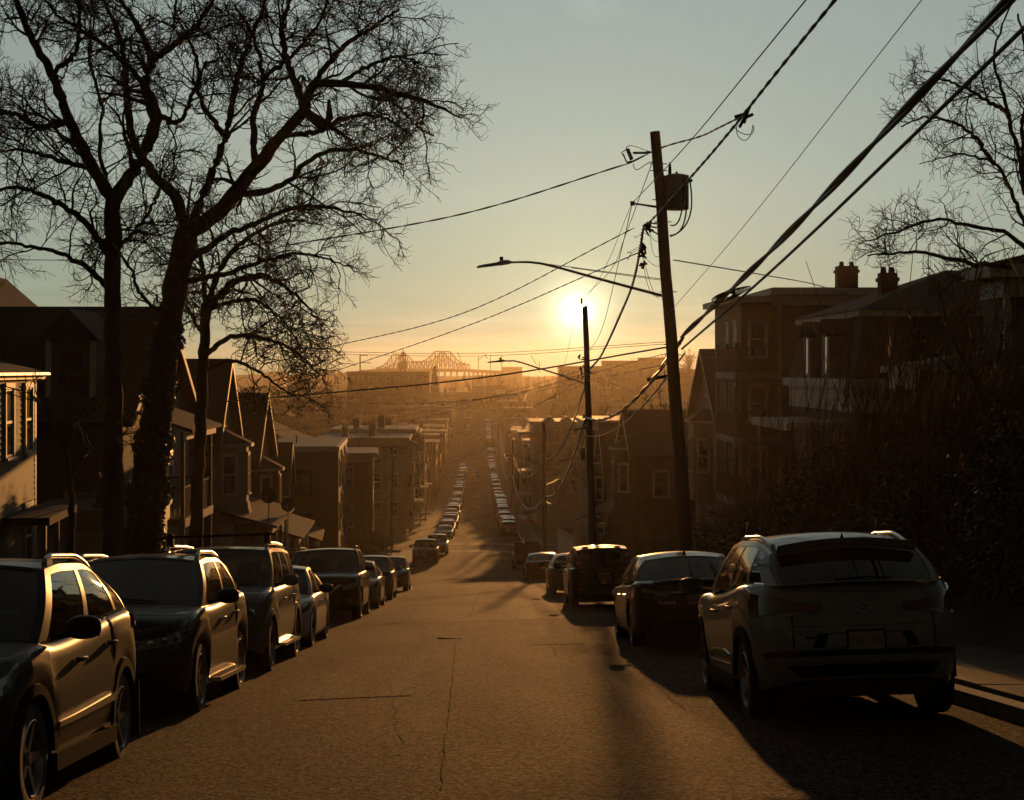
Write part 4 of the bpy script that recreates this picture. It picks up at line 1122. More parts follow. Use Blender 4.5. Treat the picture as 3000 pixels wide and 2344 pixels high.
# leads looping under the can
def bez(a, b, c_, d, n=14):
    a, b, c_, d = map(Vector, (a, b, c_, d)); return [a * (1 - t) ** 3 + b * 3 * t * (1 - t) ** 2 + c_ * 3 * t * t * (1 - t) + d * t ** 3 for t in [i / n for i in range(n + 1)]]
for k, (s0, s1, e) in enumerate((((2020, 525), (2030, 640), (1964, 693)), ((2012, 545), (2010, 660), (1962, 690)), ((2004, 520), (1998, 640), (1964, 660)))):
    mb = MB(); mb.tube([rel(q) for q in bez(at(*s0, Y1 - .3), at(s1[0] + 4, s1[1] - 40, Y1 - .3), at(s1[0], s1[1] + 30, Y1 - .2), at(*e, Y1))], .018, 6); mb.build('lead', M_WIRE, p1, 60)
# cutout fuse on its bracket
mb = MB(); mb.tube([rel(at(1905, 445, Y1)), rel(at(1888, 448, Y1 - .05)), rel(at(1855, 448, Y1 - .1))], .028, 6); br = mb.build('cutout_bracket', M_STEEL, p1)
mb = MB(); A, B = rel(at(1838, 436, Y1 - .1)), rel(at(1851, 468, Y1 - .1)); d = (B - A)
prof = [A + d * (i / 12) for i in range(13)]; mb.tube(prof, [.055 if i % 2 else .038 for i in range(13)], 10); mb.build('cutout_insulator', M_CERAM, br, 40)
mb = MB(); mb.tube([rel(at(1825, 450, Y1 - .1)), rel(at(1836, 476, Y1 - .1))], .018, 6); mb.tube([rel(at(1838, 436, Y1 - .1)), rel(at(1820, 448, Y1 - .1)), rel(at(1825, 455, Y1 - .1))], .012, 5); mb.tube([rel(at(1836, 476, Y1 - .1)), rel(at(1852, 472, Y1 - .1))], .02, 6); mb.build('fuse_tube', M_STEEL, br)
mb = MB(); mb.tube([rel(q) for q in bez(at(1834, 437, Y1 - .1), at(1838, 418, Y1 - .1), at(1862, 430, Y1 - .1), at(1898, 443, Y1))], .010, 5); mb.tube([rel(q) for q in bez(at(1855, 480, Y1 - .1), at(1862, 520, Y1 - .1), at(1880, 480, Y1 - .1), at(1912, 473, Y1))], .010, 5); mb.build('jumper', M_WIRE, br)
# stand-off arm
mb = MB(); mb.tube([rel(at(1928, 607, Y1)), rel(at(1875, 599, Y1 - .1)), rel(at(1852, 596, Y1 - .1))], [.03, .022, .022], 6); ar = mb.build('stand_off_arm', M_STEEL, p1)
mb = MB(); q = rel(at(1853, 596, Y1 - .1)); mb.box(q - Vector((.05, .05, .05)), q + Vector((.05, .05, .05))); mb.build('arm_head', M_CERAM, ar)
# connector clusters
for (px, py, n_) in ((1902, 664, 12), (1882, 735, 12), (1886, 775, 3)):
    mb = MB(); rs = random.Random(px)
    for k in range(n_):
        q = rel(at(px + rs.uniform(-9, 9), py + rs.uniform(-18, 18) * (1 if n_ > 5 else .3), Y1 - .25)); e = Vector((rs.uniform(-.05, .05), rs.uniform(-.04, .04), rs.uniform(-.09, .09)))
        mb.tube([q - e, q + e], rs.uniform(.018, .035), 6)
    mb.build('connector', M_BLACK, p1)
for (a0, b0) in (((1902, 655), (1932, 655)), ((1902, 672), (1934, 690)), ((1900, 664), (1934, 668))):
    mb = MB(); mb.tube([rel(at(*a0, Y1 - .25)), rel(at(*b0, Y1))], .02, 5); mb.build('spacer_bracket', M_STEEL, p1)
rs = random.Random(4)
for k in range(8):
    s0 = (rs.choice((1902, 1884)), rs.uniform(670, 740)); e0 = rs.choice(((1942, 750), (1944, 810), (1932, 865), (1938, 700), (1940, 765), (1860, 690), (1850, 740)))
    mb = MB(); mb.tube([rel(q) for q in bez(at(*s0, Y1 - .25), at(s0[0] + rs.uniform(-60, 30), s0[1] + rs.uniform(-40, 60), Y1 - .3), at(e0[0] - rs.uniform(0, 50), e0[1] + rs.uniform(0, 60), Y1 - .3), at(*e0, Y1 - .1))], .007, 4); mb.build('jumper', M_WIRE, p1)
for z in (480, 500, 585, 650, 855, 1010, 1040):
    q = P1(at(0, z, Y1).z); mb = MB(); mb.tube([q - P1b - Vector((.19, .0, 0)), q - P1b + Vector((.21, 0, 0))], .012, 5); mb.build('through_bolt', M_STEEL, p1)
# street lamp arm (a lamp that hangs on the pole moves with it)
def lamp_arm(root, base, pts, hd, r=.035):
    B = Vector(base)
    mb = MB(); mb.tube([Vector(q) - B for q in pts], [r * (1 - .35 * i / (len(pts) - 1)) for i in range(len(pts))], 8); arm = mb.build('lamp_arm', M_STEEL, root, 60)
    h, t = Vector(hd[0]) - B, Vector(hd[1]) - B; L_ = (h - t)
    mb = MB(); prof = []
    U, S = Vector((0, 0, 1)), Vector((0, 1, 0))
    W_ = ((0, .05, .05), (.12, .10, .085), (.30, .12, .09), (.40, .13, .06), (.75, .135, .055), (.96, .12, .045), (1.0, .07, .02))
    rows = []
    for f, w, hh in W_:
        c_ = t + L_ * f; rows.append([c_ + S * (w * math.cos(th)) + U * (hh * math.sin(th) * (1.0 if math.sin(th) > 0 else .35)) for th in [2 * math.pi * k / 14 for k in range(15)]])
    mb.grid(rows); hd_ = mb.build('lamp_head', M_STEEL, arm, 50)
    mb = MB(); c_ = t + L_ * .28 + U * .08; mb.lathe([(.04, 0), (.045, .06), (.04, .09), (.001, .095)], 10, 'z', c_); mb.build('photocell', M_BLACK, hd_, 40)
    mb = MB(); c0, c1 = t + L_ * .42, t + L_ * .95; mb.grid([[c0 + S * w + U * -.02, c1 + S * w * .8 + U * -.012] for w in (-.11, .11)]); mb.build('lamp_lens', M_LENS, hd_)
YL = Y1 - .1
lamp_arm(p1, P1b, [at(1946, 868, Y1)] + [at(x, y, YL) for x, y in ((1840, 840), (1740, 813), (1640, 785), (1585, 772), (1550, 768), (1520, 768), (1493, 769))], (at(1397, 784, YL), at(1497, 770, YL)))
mb = MB(); mb.tube([rel(at(1592, 772, YL)), rel(at(1944, 818, Y1))], .009, 5); mb.build('stay_rod', M_STEEL, p1)
mb = MB(); mb.tube([rel(at(1674, 785, YL)), rel(at(1944, 822, Y1))], .008, 5); mb.build('stay_rod', M_STEEL, p1)

# second pole, in front of the sun
Y2 = 70.0
P2b = Vector((at(1741, 1600, Y2).x, Y2, zroad(Y2) + .1)); P2t = at(1714, 897, Y2)
p2 = pole('wooden pole standing in front of the sun with a street lamp arm', P2b, P2t, .165, .115)
def rel2(q): return Vector(q) - P2b
mb = MB(); mb.tube([rel2(at(1704, 900, Y2)), rel2(at(1703, 873, Y2))], .035, 6); mb.lathe([(.03, 0), (.07, .03), (.03, .06), (.07, .09), (.03, .12), (.05, .16), (.02, .2)], 10, 'z', rel2(at(1704, 888, Y2))); mb.build('pin_insulator', M_CERAM, p2)
lamp_arm(p2, P2b, [at(1722, 1127, Y2)] + [at(x, y, Y2 - .1) for x, y in ((1640, 1098), (1575, 1078), (1530, 1063), (1505, 1057), (1478, 1058))], (at(1428, 1063, Y2 - .1), at(1480, 1058, Y2 - .1)), .04)
for (px, py) in ((1703, 1049), (1708, 1078), (1700, 1100), (1712, 1225)):
    mb = MB(); rs = random.Random(py)
    for k in range(7):
        q = rel2(at(px + rs.uniform(-8, 8), py + rs.uniform(-8, 8), Y2 - .2)); e = Vector((rs.uniform(-.06, .06), .02, rs.uniform(-.08, .08))); mb.tube([q - e, q + e], .03, 5)
    mb.build('connector', M_BLACK, p2)
mb = MB(); mb.box(rel2(at(1706, 1330, Y2)) - Vector((.05, .12, .28)), rel2(at(1706, 1330, Y2)) + Vector((.12, .0, .28))); mb.build('junction_box', M_BLACK, p2)
# the poles further down and on the left
def far_pole(label, px, ptop, y, x=None, arms=0):
    X = x if x is not None else (px - VPX) / FPX * y
    b = Vector((X, y, zroad(y) + .1)); t = at(px, ptop, y); t.x = X + random.uniform(-.15, .15)
    r_ = pole(label, b, t, .16, .11)
    for k in range(arms):
        mb = MB(); z = t.z - b.z - .35 - .9 * k; mb.box((-1.1, -.05, z), (1.1, .05, z + .1)); mb.build('crossarm', M_POLE, r_)
    mb = MB(); rs = random.Random(int(y))
    for k in range(8):
        q = Vector((rs.uniform(-.3, .3), -.15, t.z - b.z - rs.uniform(2, 3.4))); mb.tube([q, q + Vector((rs.uniform(-.1, .1), 0, .15))], .04, 5)
    mb.build('connector', M_BLACK, r_)
    return b, t
P3b, P3t = far_pole('wooden pole next to the white house front below the crossing', 1598, 1234, 111)
P4b, P4t = far_pole('distant wooden pole past the crossing on the right, beside the parked row', 1500, 1290, 215)
P5b, P5t = far_pole('faint far wooden pole halfway up the far hill on the right', 1462, 1240, 345)
P6b, P6t = far_pole('slender wooden pole in front of the pale clapboard houses on the left', 1147, 1302, 150, arms=1)
# street lamp on pole three
lamp3 = [o for o in bpy.data.objects if o.name.startswith('utility_pole') and abs(o.location.y - 111) < 1][0]
lamp_arm(lamp3, P3b, [at(1596, 1365, 111)] + [at(x, y, 110.8) for x, y in ((1560, 1352), (1520, 1338), (1480, 1330), (1455, 1329))], (at(1432, 1331, 110.8), at(1456, 1329, 110.8)), .05)

def wire(label, pts, r=.012, m=None, twist=0.0, name='overhead_wire', n=10, group='overhead wires', cat='wire'):
    """smooth cable through 3-D points"""
    P = [Vector(p) for p in pts]; Q = []
    for i in range(len(P) - 1):
        p0 = P[i - 1] if i else P[0] * 2 - P[1]; p3 = P[i + 2] if i + 2 < len(P) else P[-1] * 2 - P[-2]; a, b = P[i], P[i + 1]
        for k in range(n):
            t = k / n; Q.append(.5 * ((2 * a) + (b - p0) * t + (2 * p0 - 5 * a + 4 * b - p3) * t * t + (3 * a - p0 - 3 * b + p3) * t ** 3))
    Q.append(P[-1])
    mb = MB()
    if twist:
        F = []
        for i in range(len(Q) - 1):
            st = max(2, int((Q[i + 1] - Q[i]).length / (twist * .22)))
            F += [Q[i].lerp(Q[i + 1], k / st) for k in range(st)]
        F.append(Q[-1]); d = 0; A, B = [], []
        for i, q in enumerate(F):
            if i: d += (F[i] - F[i - 1]).length
            ph = 2 * math.pi * d / twist; t = (F[min(i + 1, len(F) - 1)] - F[max(i - 1, 0)]).normalized(); u = t.orthogonal().normalized(); v = t.cross(u)
            o = (u * math.cos(ph) + v * math.sin(ph)) * r * .95; A.append(q + o); B.append(q - o)
        mb.tube(A, r, 5); mb.tube(B, r, 5)
    else: mb.tube(Q, r, 6)
    o = mb.build(name, m or M_WIRE, None, 80)
    return tag(o, label, cat, group)
def span(a, b, sag, k=5):
    a, b = Vector(a), Vector(b); return [a.lerp(b, i / k) + Vector((0, 0, -4 * sag * (i / k) * (1 - i / k))) for i in range(k + 1)]
Y0 = -6.0                                              # next pole up the hill behind the camera
def up(px1, py1, dx, pxm, pym, xm):
    """from pole one, through the point the photo shows near its upper edge, on towards the pole behind us"""
    a = at(px1, py1, Y1 + dx); ym = xm * FPX / (pxm - VPX); b = at(pxm, pym, ym)
    c_ = b + (b - a) * ((ym - Y0) / (Y1 - ym)); c_.z += .25
    return [a, a.lerp(b, .5) + Vector((0, 0, -.10)), b, c_]
wire('top primary wire rising from the pole head towards the upper right', [at(1844, 478, Y1 - .1), at(1940, 432, Y1 - .2), at(2050, 400, Y1 - 3), at(2110, 372, Y1 - 5.5), at(2185, 335, Y1 - 8)], .012, twist=1.4)
wire('straight taut wire from the stand-off arm to the top edge', up(1852, 596, -.1, 2361, 0, 3.9), .010)
wire('thick twisted service cable climbing past the transformer to the top edge', up(1900, 655, -.2, 2446, 0, 4.7), .016, twist=1.1)
wire('thin single wire crossing the open sky right of the transformer', up(1955, 924, -.1, 2700, 0, 4.8), .006)
wire('upper heavy telephone cable bundle running to the upper right corner', up(1998, 985, -.2, 2955, 0, 5.0), .030, twist=7)
wire('lower heavy telephone cable running to the right edge', up(1998, 1022, -.2, 3000, 82, 5.1), .026)
# coil and snowshoe on the cable bundle
ctr = at(2142, 860, 31.5)
root = thing('cable_coil', 'spare cable coil strapped to the heavy cable bundle right of the pole', 'cable coil', ctr)
for k in range(4):
    mb = MB(); w, h = .36 - .045 * k, .085 - .012 * k
    mb.tube([(w * math.cos(t) + .04 * math.sin(2 * t), .05 * k, h * math.sin(t) + .13 * math.cos(t) - .02) for t in [2 * math.pi * i / 28 for i in range(29)]], .013, 6); mb.build('loop', M_WIRE, root, 60)
mb = MB(); mb.box((-.08, -.02, .0), (.08, .18, .06)); mb.build('strap', M_BLACK, root)
# splice cluster up the twisted cable
ctr = at(2186, 336, Y1 - 8)
root = thing('cable_splice', 'knot of connectors where wires join high right of the transformer', 'cable splice', ctr)
rs = random.Random(9)
for k in range(6):
    mb = MB(); q = Vector((rs.uniform(-.12, .12), 0, rs.uniform(-.15, .12))); e = Vector((rs.uniform(.02, .1), 0, rs.uniform(.02, .12))); mb.tube([q - e, q + e], .03, 6); mb.build('connector', M_BLACK, root)
for (sx, ex) in (((0, 0), (-60, 60)), ((-20, 20), (10, 70))):
    mb = MB(); f = lambda x, y: at(2186 + x, 336 + y, Y1 - 8) - ctr
    mb.tube(bez(f(*sx), f(-70, 40), f(10, 130) if sx == (0, 0) else f(40, 90), f(20, 30)), .008, 5); mb.build('jumper', M_WIRE, root)
# to the left houses
def left(label, a, mid, b, yb, r=.010, tw=0):
    ym = (Y1 + yb) / 2; wire(label, [at(*a, Y1), at(*mid, ym), at(*b, yb)], r, twist=tw)
left('sagging primary wire from the pole head into the left trees', (1844, 478), (1350, 628), (820, 722), 44, .012, 1.5)
left('upper service drop from the pole down to the left gables', (1858, 668), (1350, 920), (934, 1024), 58, .009, 1.2)
left('lower service drop from the pole down to the left gables', (1876, 738), (1350, 962), (820, 1140), 64, .009, 1.2)
left('upper of two level thin wires crossing below the sun', (1962, 1001), (1400, 1035), (930, 1030), 60, .007)
left('lower of two level thin wires crossing below the sun', (1962, 1007), (1400, 1043), (920, 1036), 60, .007)
left('thick dark cable running from the pole low to the left edge', (1968, 1015), (1350, 1114), (560, 1185), 50, .020)
left('dark cable just under the thick one running to the left', (1975, 1030), (1350, 1175), (700, 1175), 62, .008)
left('thin drop from the pole above the brick block roof', (1985, 1060), (1480, 1160), (850, 1245), 80, .008)
wire('dark drop to the right hand triple-decker', [at(1974, 762, Y1), at(2250, 808, Y1 + 12), at(2380, 832, 56), at(2480, 862, 60)], .011, twist=.4)
wire('second low wire from the pole to the right hand houses', [at(2005, 1045, Y1), at(2200, 1050, Y1 + 12), at(2480, 1048, 58)], .007)
left('low wire at the left edge passing behind the trees', (560, 778), (300, 765), (-40, 760), 36, .008)
# down the hill from pole one to pole two
wire('long thin catenary from pole head to the insulator before the sun', [at(1912, 473, Y1), at(1832, 690, 46), at(1790, 790, 54), at(1708, 873, Y2)], .010)
wire('long thin wire from the stand-off arm to the pole before the sun', [at(1852, 598, Y1), at(1820, 735, 45), at(1762, 968, 58), at(1712, 1046, Y2)], .010)
wire('long thin wire from the stand-off arm past the left of the sun pole', [at(1850, 598, Y1), at(1770, 790, 50), at(1688, 935, 66), at(1650, 1085, 82), at(1606, 1240, 111)], .007)
wire('twisted cable hanging from the connectors down to the sun pole', [at(1886, 660, Y1), at(1858, 815, 43), at(1820, 915, 48), at(1762, 1040, 60), at(1727, 1082, Y2)], .022, twist=.55)
def cat(label, a, ya, b, yb, sag, r=.012, tw=0): wire(label, span(at(*a, ya), at(*b, yb), sag), r, twist=tw)
cat('heavy cable bundle sagging from the leaning pole to the sun pole', (2000, 990), Y1, (1714, 1222), Y2, .75, .030, 5)
cat('single cable sagging below the bundle to the sun pole', (2006, 1035), Y1, (1714, 1276), Y2, .65, .022)
# messenger clamps hanging on the bundle
for k, (px, py, yy, a) in enumerate(((1925, 1110, 45, -.35), (1700, 1258, 71, -.1), (1655, 1350, 80, -.3))):
    ctr = at(px, py, yy); root = thing('cable_closure', ('slanted black splice case hanging beside the leaning pole', 'slanted black splice case at the foot of the sun pole', 'far small splice case below the sun pole')[k], 'splice case', ctr)
    mb = MB(); mb.tube([(-.28, 0, -.03), (.28, 0, .08)], [.05, .045], 8); mb.build('case', M_BLACK, root); mb = MB(); mb.tube([(-.2, 0, 0), (-.2, 0, .16)], .01, 5); mb.tube([(.2, 0, .06), (.2, 0, .24)], .01, 5); mb.build('strap', M_STEEL, root)
cat('twisted cable with glints sagging from the sun pole to the next', (1727, 1090), Y2, (1598, 1345), 111, 1.1, .028, .6)
cat('telephone bundle sagging from the sun pole to the next', (1714, 1230), Y2, (1600, 1455), 111, 1.0, .034, .8)
cat('lower telephone cable sagging from the sun pole to the next', (1714, 1280), Y2, (1600, 1470), 111, 1.1, .022)
cat('glinting bundle between the third and fourth poles', (1600, 1455), 111, (1500, 1390), 215, 2.4, .045, 1.2)
cat('glinting upper cable between the third and fourth poles', (1598, 1345), 111, (1500, 1330), 215, 2.0, .03, .8)
cat('glinting cable between the fourth and fifth poles', (1500, 1390), 215, (1462, 1290), 345, 3.4, .06, 1.6)
cat('faint upper cable between the fourth and fifth poles', (1500, 1330), 215, (1462, 1255), 345, 2.8, .05, 1.2)
cat('faint cable climbing the far hill beyond the fifth pole', (1462, 1290), 345, (1440, 1220), 520, 3.0, .07)
for i, (a, ya, b, yb, s) in enumerate((((1706, 1085), Y2, (800, 1262), 84, .5), ((1708, 1095), Y2, (860, 1275), 92, .5), ((1708, 1110), Y2, (1147, 1330), 150, 1.0), ((1708, 1125), Y2, (1050, 1330), 118, .6),
                                      ((1600, 1260), 111, (1147, 1345), 150, .8), ((1600, 1320), 111, (1010, 1440), 108, .5), ((1600, 1340), 111, (1020, 1500), 112, .5), ((1147, 1320), 150, (850, 1400), 106, .5),
                                      ((1708, 1180), Y2, (1100, 1400), 126, .7), ((1600, 1440), 111, (1180, 1560), 120, .5))):
    nm_ = ('highest', 'second', 'third', 'fourth', 'fifth', 'sixth', 'seventh', 'eighth', 'ninth', 'lowest')[i]
    cat(f'{nm_} of the thin drops crossing over the street below the sun', a, ya, b, yb, s, .010)
for i, (a, ya, b, yb, s) in enumerate((((1727, 1090), Y2, (1990, 1160), 94, .4), ((1714, 1225), Y2, (1870, 1270), 100, .4), ((1600, 1400), 111, (1740, 1310), 112, .3), ((1600, 1420), 111, (1690, 1330), 180, .6))):
    cat(('upper', 'second', 'third', 'lowest')[i] + ' drop from the poles to the right hand houses', a, ya, b, yb, s, .010)

# ------------------------------------------------------------------ bare winter trees
M_BARK = mat('bark', (.040, .030, .022), .9, var=.4, scale=3, bump=.8, bscale=14, stretch=(1, 1, .25))
M_TWIG = mat('twig', (.045, .032, .022), .8)
M_IVY = mat('ivy_leaf', (.020, .028, .012), .5, var=.4, scale=30)
def smooth_path(P, n):
    P = np.array(P, float); d = np.concatenate([[0], np.cumsum(np.linalg.norm(np.diff(P, axis=0), axis=1))]); t = np.linspace(0, d[-1], n)
    out = np.stack([_pchip_free(d, P[:, k], t) for k in range(P.shape[1])], 1)
    return out
def _pchip_free(x, y, t):
    m = np.gradient(y, x); k = np.clip(np.searchsorted(x, t) - 1, 0, len(x) - 2); h = x[k + 1] - x[k]; u = (t - x[k]) / h
    return (1 + 2 * u) * (1 - u) ** 2 * y[k] + u * (1 - u) ** 2 * h * m[k] + u * u * (3 - 2 * u) * y[k + 1] + u * u * (u - 1) * h * m[k + 1]
def sprout(P, Rd, per, L0, n, rs, tmin=.15, up=.15, spread=.9, zig=.22, ratio=.55, rmin=.006, down=0.0):
    """children along every path of P (N,m,3): returns (M,n,3),(M,n)"""
    N, m, _ = P.shape; M = int(N * per)
    if M == 0: return np.zeros((0, n, 3)), np.zeros((0, n))
    i = rs.integers(0, N, M) if per < 1 else np.repeat(np.arange(N), int(per)); M = len(i)
    t = tmin + (1 - tmin) * rs.random(M) ** .85; f = t * (m - 1); k = np.minimum(f.astype(int), m - 2); w = (f - k)[:, None]
    base = P[i, k] * (1 - w) + P[i, k + 1] * w; tan = P[i, k + 1] - P[i, k]; tan /= np.linalg.norm(tan, axis=1, keepdims=True) + 1e-9
    r0 = Rd[i, k] * (1 - w[:, 0]) + Rd[i, k + 1] * w[:, 0]
    rnd = rs.normal(size=(M, 3)); rnd -= tan * np.sum(rnd * tan, 1, keepdims=True); rnd /= np.linalg.norm(rnd, axis=1, keepdims=True) + 1e-9
    d = tan * (.55 + .3 * rs.random((M, 1))) + rnd * spread; d[:, 2] += up - down * rs.random(M); d /= np.linalg.norm(d, axis=1, keepdims=True)
    L = L0 * (.45 + .75 * rs.random(M)) * (1.15 - .72 * t)
    out = np.empty((M, n, 3)); out[:, 0] = base
    for s in range(1, n):
        d = d + rs.normal(size=(M, 3)) * zig; d[:, 2] += up * .10; d /= np.linalg.norm(d, axis=1, keepdims=True)
        out[:, s] = out[:, s - 1] + d * (L / (n - 1))[:, None]
    ra = np.maximum(r0 * ratio, rmin * 1.3); rad = ra[:, None] * (1 - np.linspace(0, 1, n)[None, :]) + rmin * np.linspace(0, 1, n)[None, :]
    return out, rad
def crown(levels, limbs, rs, **kw):
    """levels: list of (per, length, points, opts) applied to the previous level; limbs list of (P,R)"""
    n0 = 24
    P = np.stack([smooth_path(l, n0) for l, _ in limbs]); Rd = np.stack([np.interp(np.linspace(0, 1, n0), np.linspace(0, 1, len(r)), r) for _, r in limbs])
    Vs, Qs, off = [], [], 0; src, srd = P, Rd; pool = [(P, Rd)]
    for (per, L0, n, sides, op) in levels:
        C, Cr = sprout(src, srd, per, L0, n, rs, **op)
        V, Q = tube_batch(C, Cr, sides); Vs.append(V); Qs.append(Q + off); off += len(V); src, srd = C, Cr
    return np.concatenate(Vs), np.concatenate(Qs)
def limb_mesh(limbs, mat_, name, parent, sides=9, n=36):
    P = np.stack([smooth_path(l, n) for l, _ in limbs]); Rd = np.stack([np.interp(np.linspace(0, 1, n), np.linspace(0, 1, len(r)), r) for _, r in limbs])
    P[:, 1:-1] += rng.normal(size=P[:, 1:-1].shape) * .018
    V, Q = tube_batch(P, Rd * (1 + .06 * rng.normal(size=Rd.shape)), sides); return link(name, mesh_np(name, V, Q, mat_, True), parent)

K2 = 3000 / 2183.0                       # traced on a 2183 px wide view
def traced(limbs2d, y0, base, seed, dep=2.2):
    """limbs2d: list of (points in 2183-px view, radii m, depth offset at end) -> 3-D limbs relative to base"""
    out = []
    for pts, rad, dz in limbs2d:
        P = []
        for i, (x, y) in enumerate(pts):
            yy = y0 + dz * (i / (len(pts) - 1)) ** 1.2 if len(pts) > 1 else y0
            P.append(tuple(at(x * K2, y * K2, yy) - base))
        out.append((P, rad))
    return out
def bare_tree(label, y0, trunk, limbs, seed, levels, x_base=None):
    rs = np.random.default_rng(seed)
    b = at(trunk[0][0][0] * K2, trunk[0][0][1] * K2, y0); b.z = terr(b.x, b.y) - .05
    root = thing('bare_tree', label, 'tree', b, group='bare winter trees')
    tl = traced([(t, r, 0) for t, r in [trunk]], y0, b, seed); tl[0][0].insert(0, (tl[0][0][0][0], 0, -.3)); tl[0] = (tl[0][0], [trunk[1][0] * 1.15] + list(trunk[1]))
    limb_mesh(tl, M_BARK, 'trunk', root, 14)
    ll = [(p_, [q_ * .84 for q_ in r_]) for p_, r_ in traced(limbs, y0, b, seed)]
    limb_mesh(ll, M_BARK, 'limbs', root, 8)
    V, Q = crown(levels, ll, rs); link('crown', mesh_np('crown', V, Q, M_TWIG), root)
    return root, b
LV = [(14, 1.95, 9, 4, dict(up=.10, zig=.24, ratio=.42, rmin=.012, tmin=.12)), (7, 1.1, 8, 3, dict(up=.05, zig=.26, ratio=.6, rmin=.007, down=.12)), (7, .55, 6, 3, dict(up=.04, zig=.24, ratio=.65, rmin=.004, down=.2))]
# tree A: the left trunk with two great limbs
ta, ba = bare_tree('tall bare tree with a straight forked trunk, leftmost of the street trees', 36.5,
    ([(243, 1190), (243, 900), (240, 600), (243, 420)], [.245, .205, .185, .175]),
    [([(243, 430), (200, 360), (150, 260), (110, 160), (60, 60), (20, -40)], [.20, .16, .14, .11, .09, .06], -2.0),
     ([(243, 425), (300, 340), (331, 240), (308, 180), (322, 130), (290, 50), (235, -30)], [.20, .18, .16, .15, .10, .07, .05], 1.5),
     ([(322, 130), (380, 90), (430, 40), (470, -30)], [.10, .08, .06, .04], 2.5),
     ([(240, 560), (190, 480), (120, 430), (40, 400), (-30, 410)], [.11, .09, .07, .05, .03], -2.5),
     ([(240, 620), (170, 560), (90, 530), (0, 520), (-60, 540)], [.09, .07, .05, .04, .02], 2.0),
     ([(150, 260), (90, 270), (20, 240), (-40, 250)], [.09, .07, .05, .03], -3.0),
     ([(110, 160), (160, 110), (170, 40), (160, -30)], [.08, .06, .05, .03], 1.0),
     ([(308, 180), (250, 120), (200, 80), (120, 30), (80, -30)], [.09, .07, .05, .04, .02], 2.2),
     ([(331, 240), (380, 260), (410, 200), (440, 130)], [.08, .06, .05, .03], -2.0),
     ([(243, 440), (215, 330), (215, 220), (190, 120), (205, 20)], [.08, .06, .05, .04, .02], 3.0),
     ([(200, 360), (120, 340), (50, 320), (-30, 330)], [.08, .06, .04, .02], 2.0),
     ([(240, 540), (290, 490), (330, 430), (350, 330)], [.07, .05, .04, .02], -1.5)], 21, LV)
# tree B: ivy-clad trunk, big limb out over the street
tb, bb = bare_tree('massive bare tree with an ivy covered trunk and a limb reaching over the street', 37.5,
    ([(305, 1200), (316, 1050), (335, 880), (358, 700), (382, 570), (398, 490)], [.40, .36, .33, .30, .28, .26]),
    [([(395, 500), (450, 465), (500, 415), (545, 355), (600, 290), (648, 232), (662, 185), (720, 178), (790, 185), (860, 203), (925, 225), (985, 252)], [.24, .22, .20, .19, .17, .15, .12, .10, .085, .07, .045, .02], -3.0),
     ([(648, 232), (620, 150), (600, 70), (630, -30)], [.12, .10, .08, .05], 1.2),
     ([(662, 185), (720, 110), (790, 60), (850, 20)], [.09, .07, .05, .03], -3.5),
     ([(398, 495), (372, 420), (325, 370), (285, 300), (270, 200), (262, 100), (210, -20)], [.18, .15, .13, .11, .09, .07, .04], 2.2),
     ([(400, 500), (440, 400), (480, 290), (500, 200), (520, 120), (560, 20), (570, -40)], [.15, .13, .11, .09, .08, .06, .05], 2.8),
     ([(545, 355), (540, 260), (560, 170), (540, 80), (500, 10)], [.11, .09, .07, .05, .03], 3.0),
     ([(500, 415), (590, 400), (680, 330), (760, 320), (820, 338), (860, 350)], [.10, .085, .065, .05, .035, .02], -3.5),
     ([(382, 570), (470, 510), (560, 470), (650, 440), (740, 450), (790, 470)], [.11, .09, .07, .055, .04, .02], -2.8),
     ([(372, 600), (460, 590), (550, 560), (640, 540), (720, 560)], [.09, .075, .06, .04, .02], -2.0),
     ([(600, 290), (680, 280), (740, 250), (810, 250), (880, 290)], [.08, .065, .05, .04, .02], -3.6),
     ([(720, 178), (790, 140), (840, 122), (895, 132)], [.06, .05, .035, .02], -3.2),
     ([(480, 290), (430, 220), (420, 130), (380, 40)], [.08, .06, .05, .03], 3.4),
     ([(790, 185), (850, 230), (880, 262), (925, 290)], [.05, .04, .03, .02], -3.2),
     ([(560, 170), (640, 100), (690, 30), (700, -30)], [.07, .055, .04, .03], 2.0),
     ([(364, 680), (310, 640), (270, 560), (200, 500)], [.07, .05, .04, .02], -1.5)], 22, LV)
# broken stub on the great limb
mb = MB(); q = at(648 * K2, 235 * K2, 36.2) - bb; mb.tube([q, at(690 * K2, 275 * K2, 36) - bb, at(703 * K2, 250 * K2, 36) - bb, at(701 * K2, 212 * K2, 36) - bb], [.10, .10, .09, .03], 8); mb.build('broken_limb', M_BARK, tb, 60)
mb = MB(); mb.tube([q, at(690 * K2, 262 * K2, 36) - bb, at(735 * K2, 288 * K2, 36) - bb], [.09, .07, .03], 8); mb.build('broken_limb', M_BARK, tb, 60)
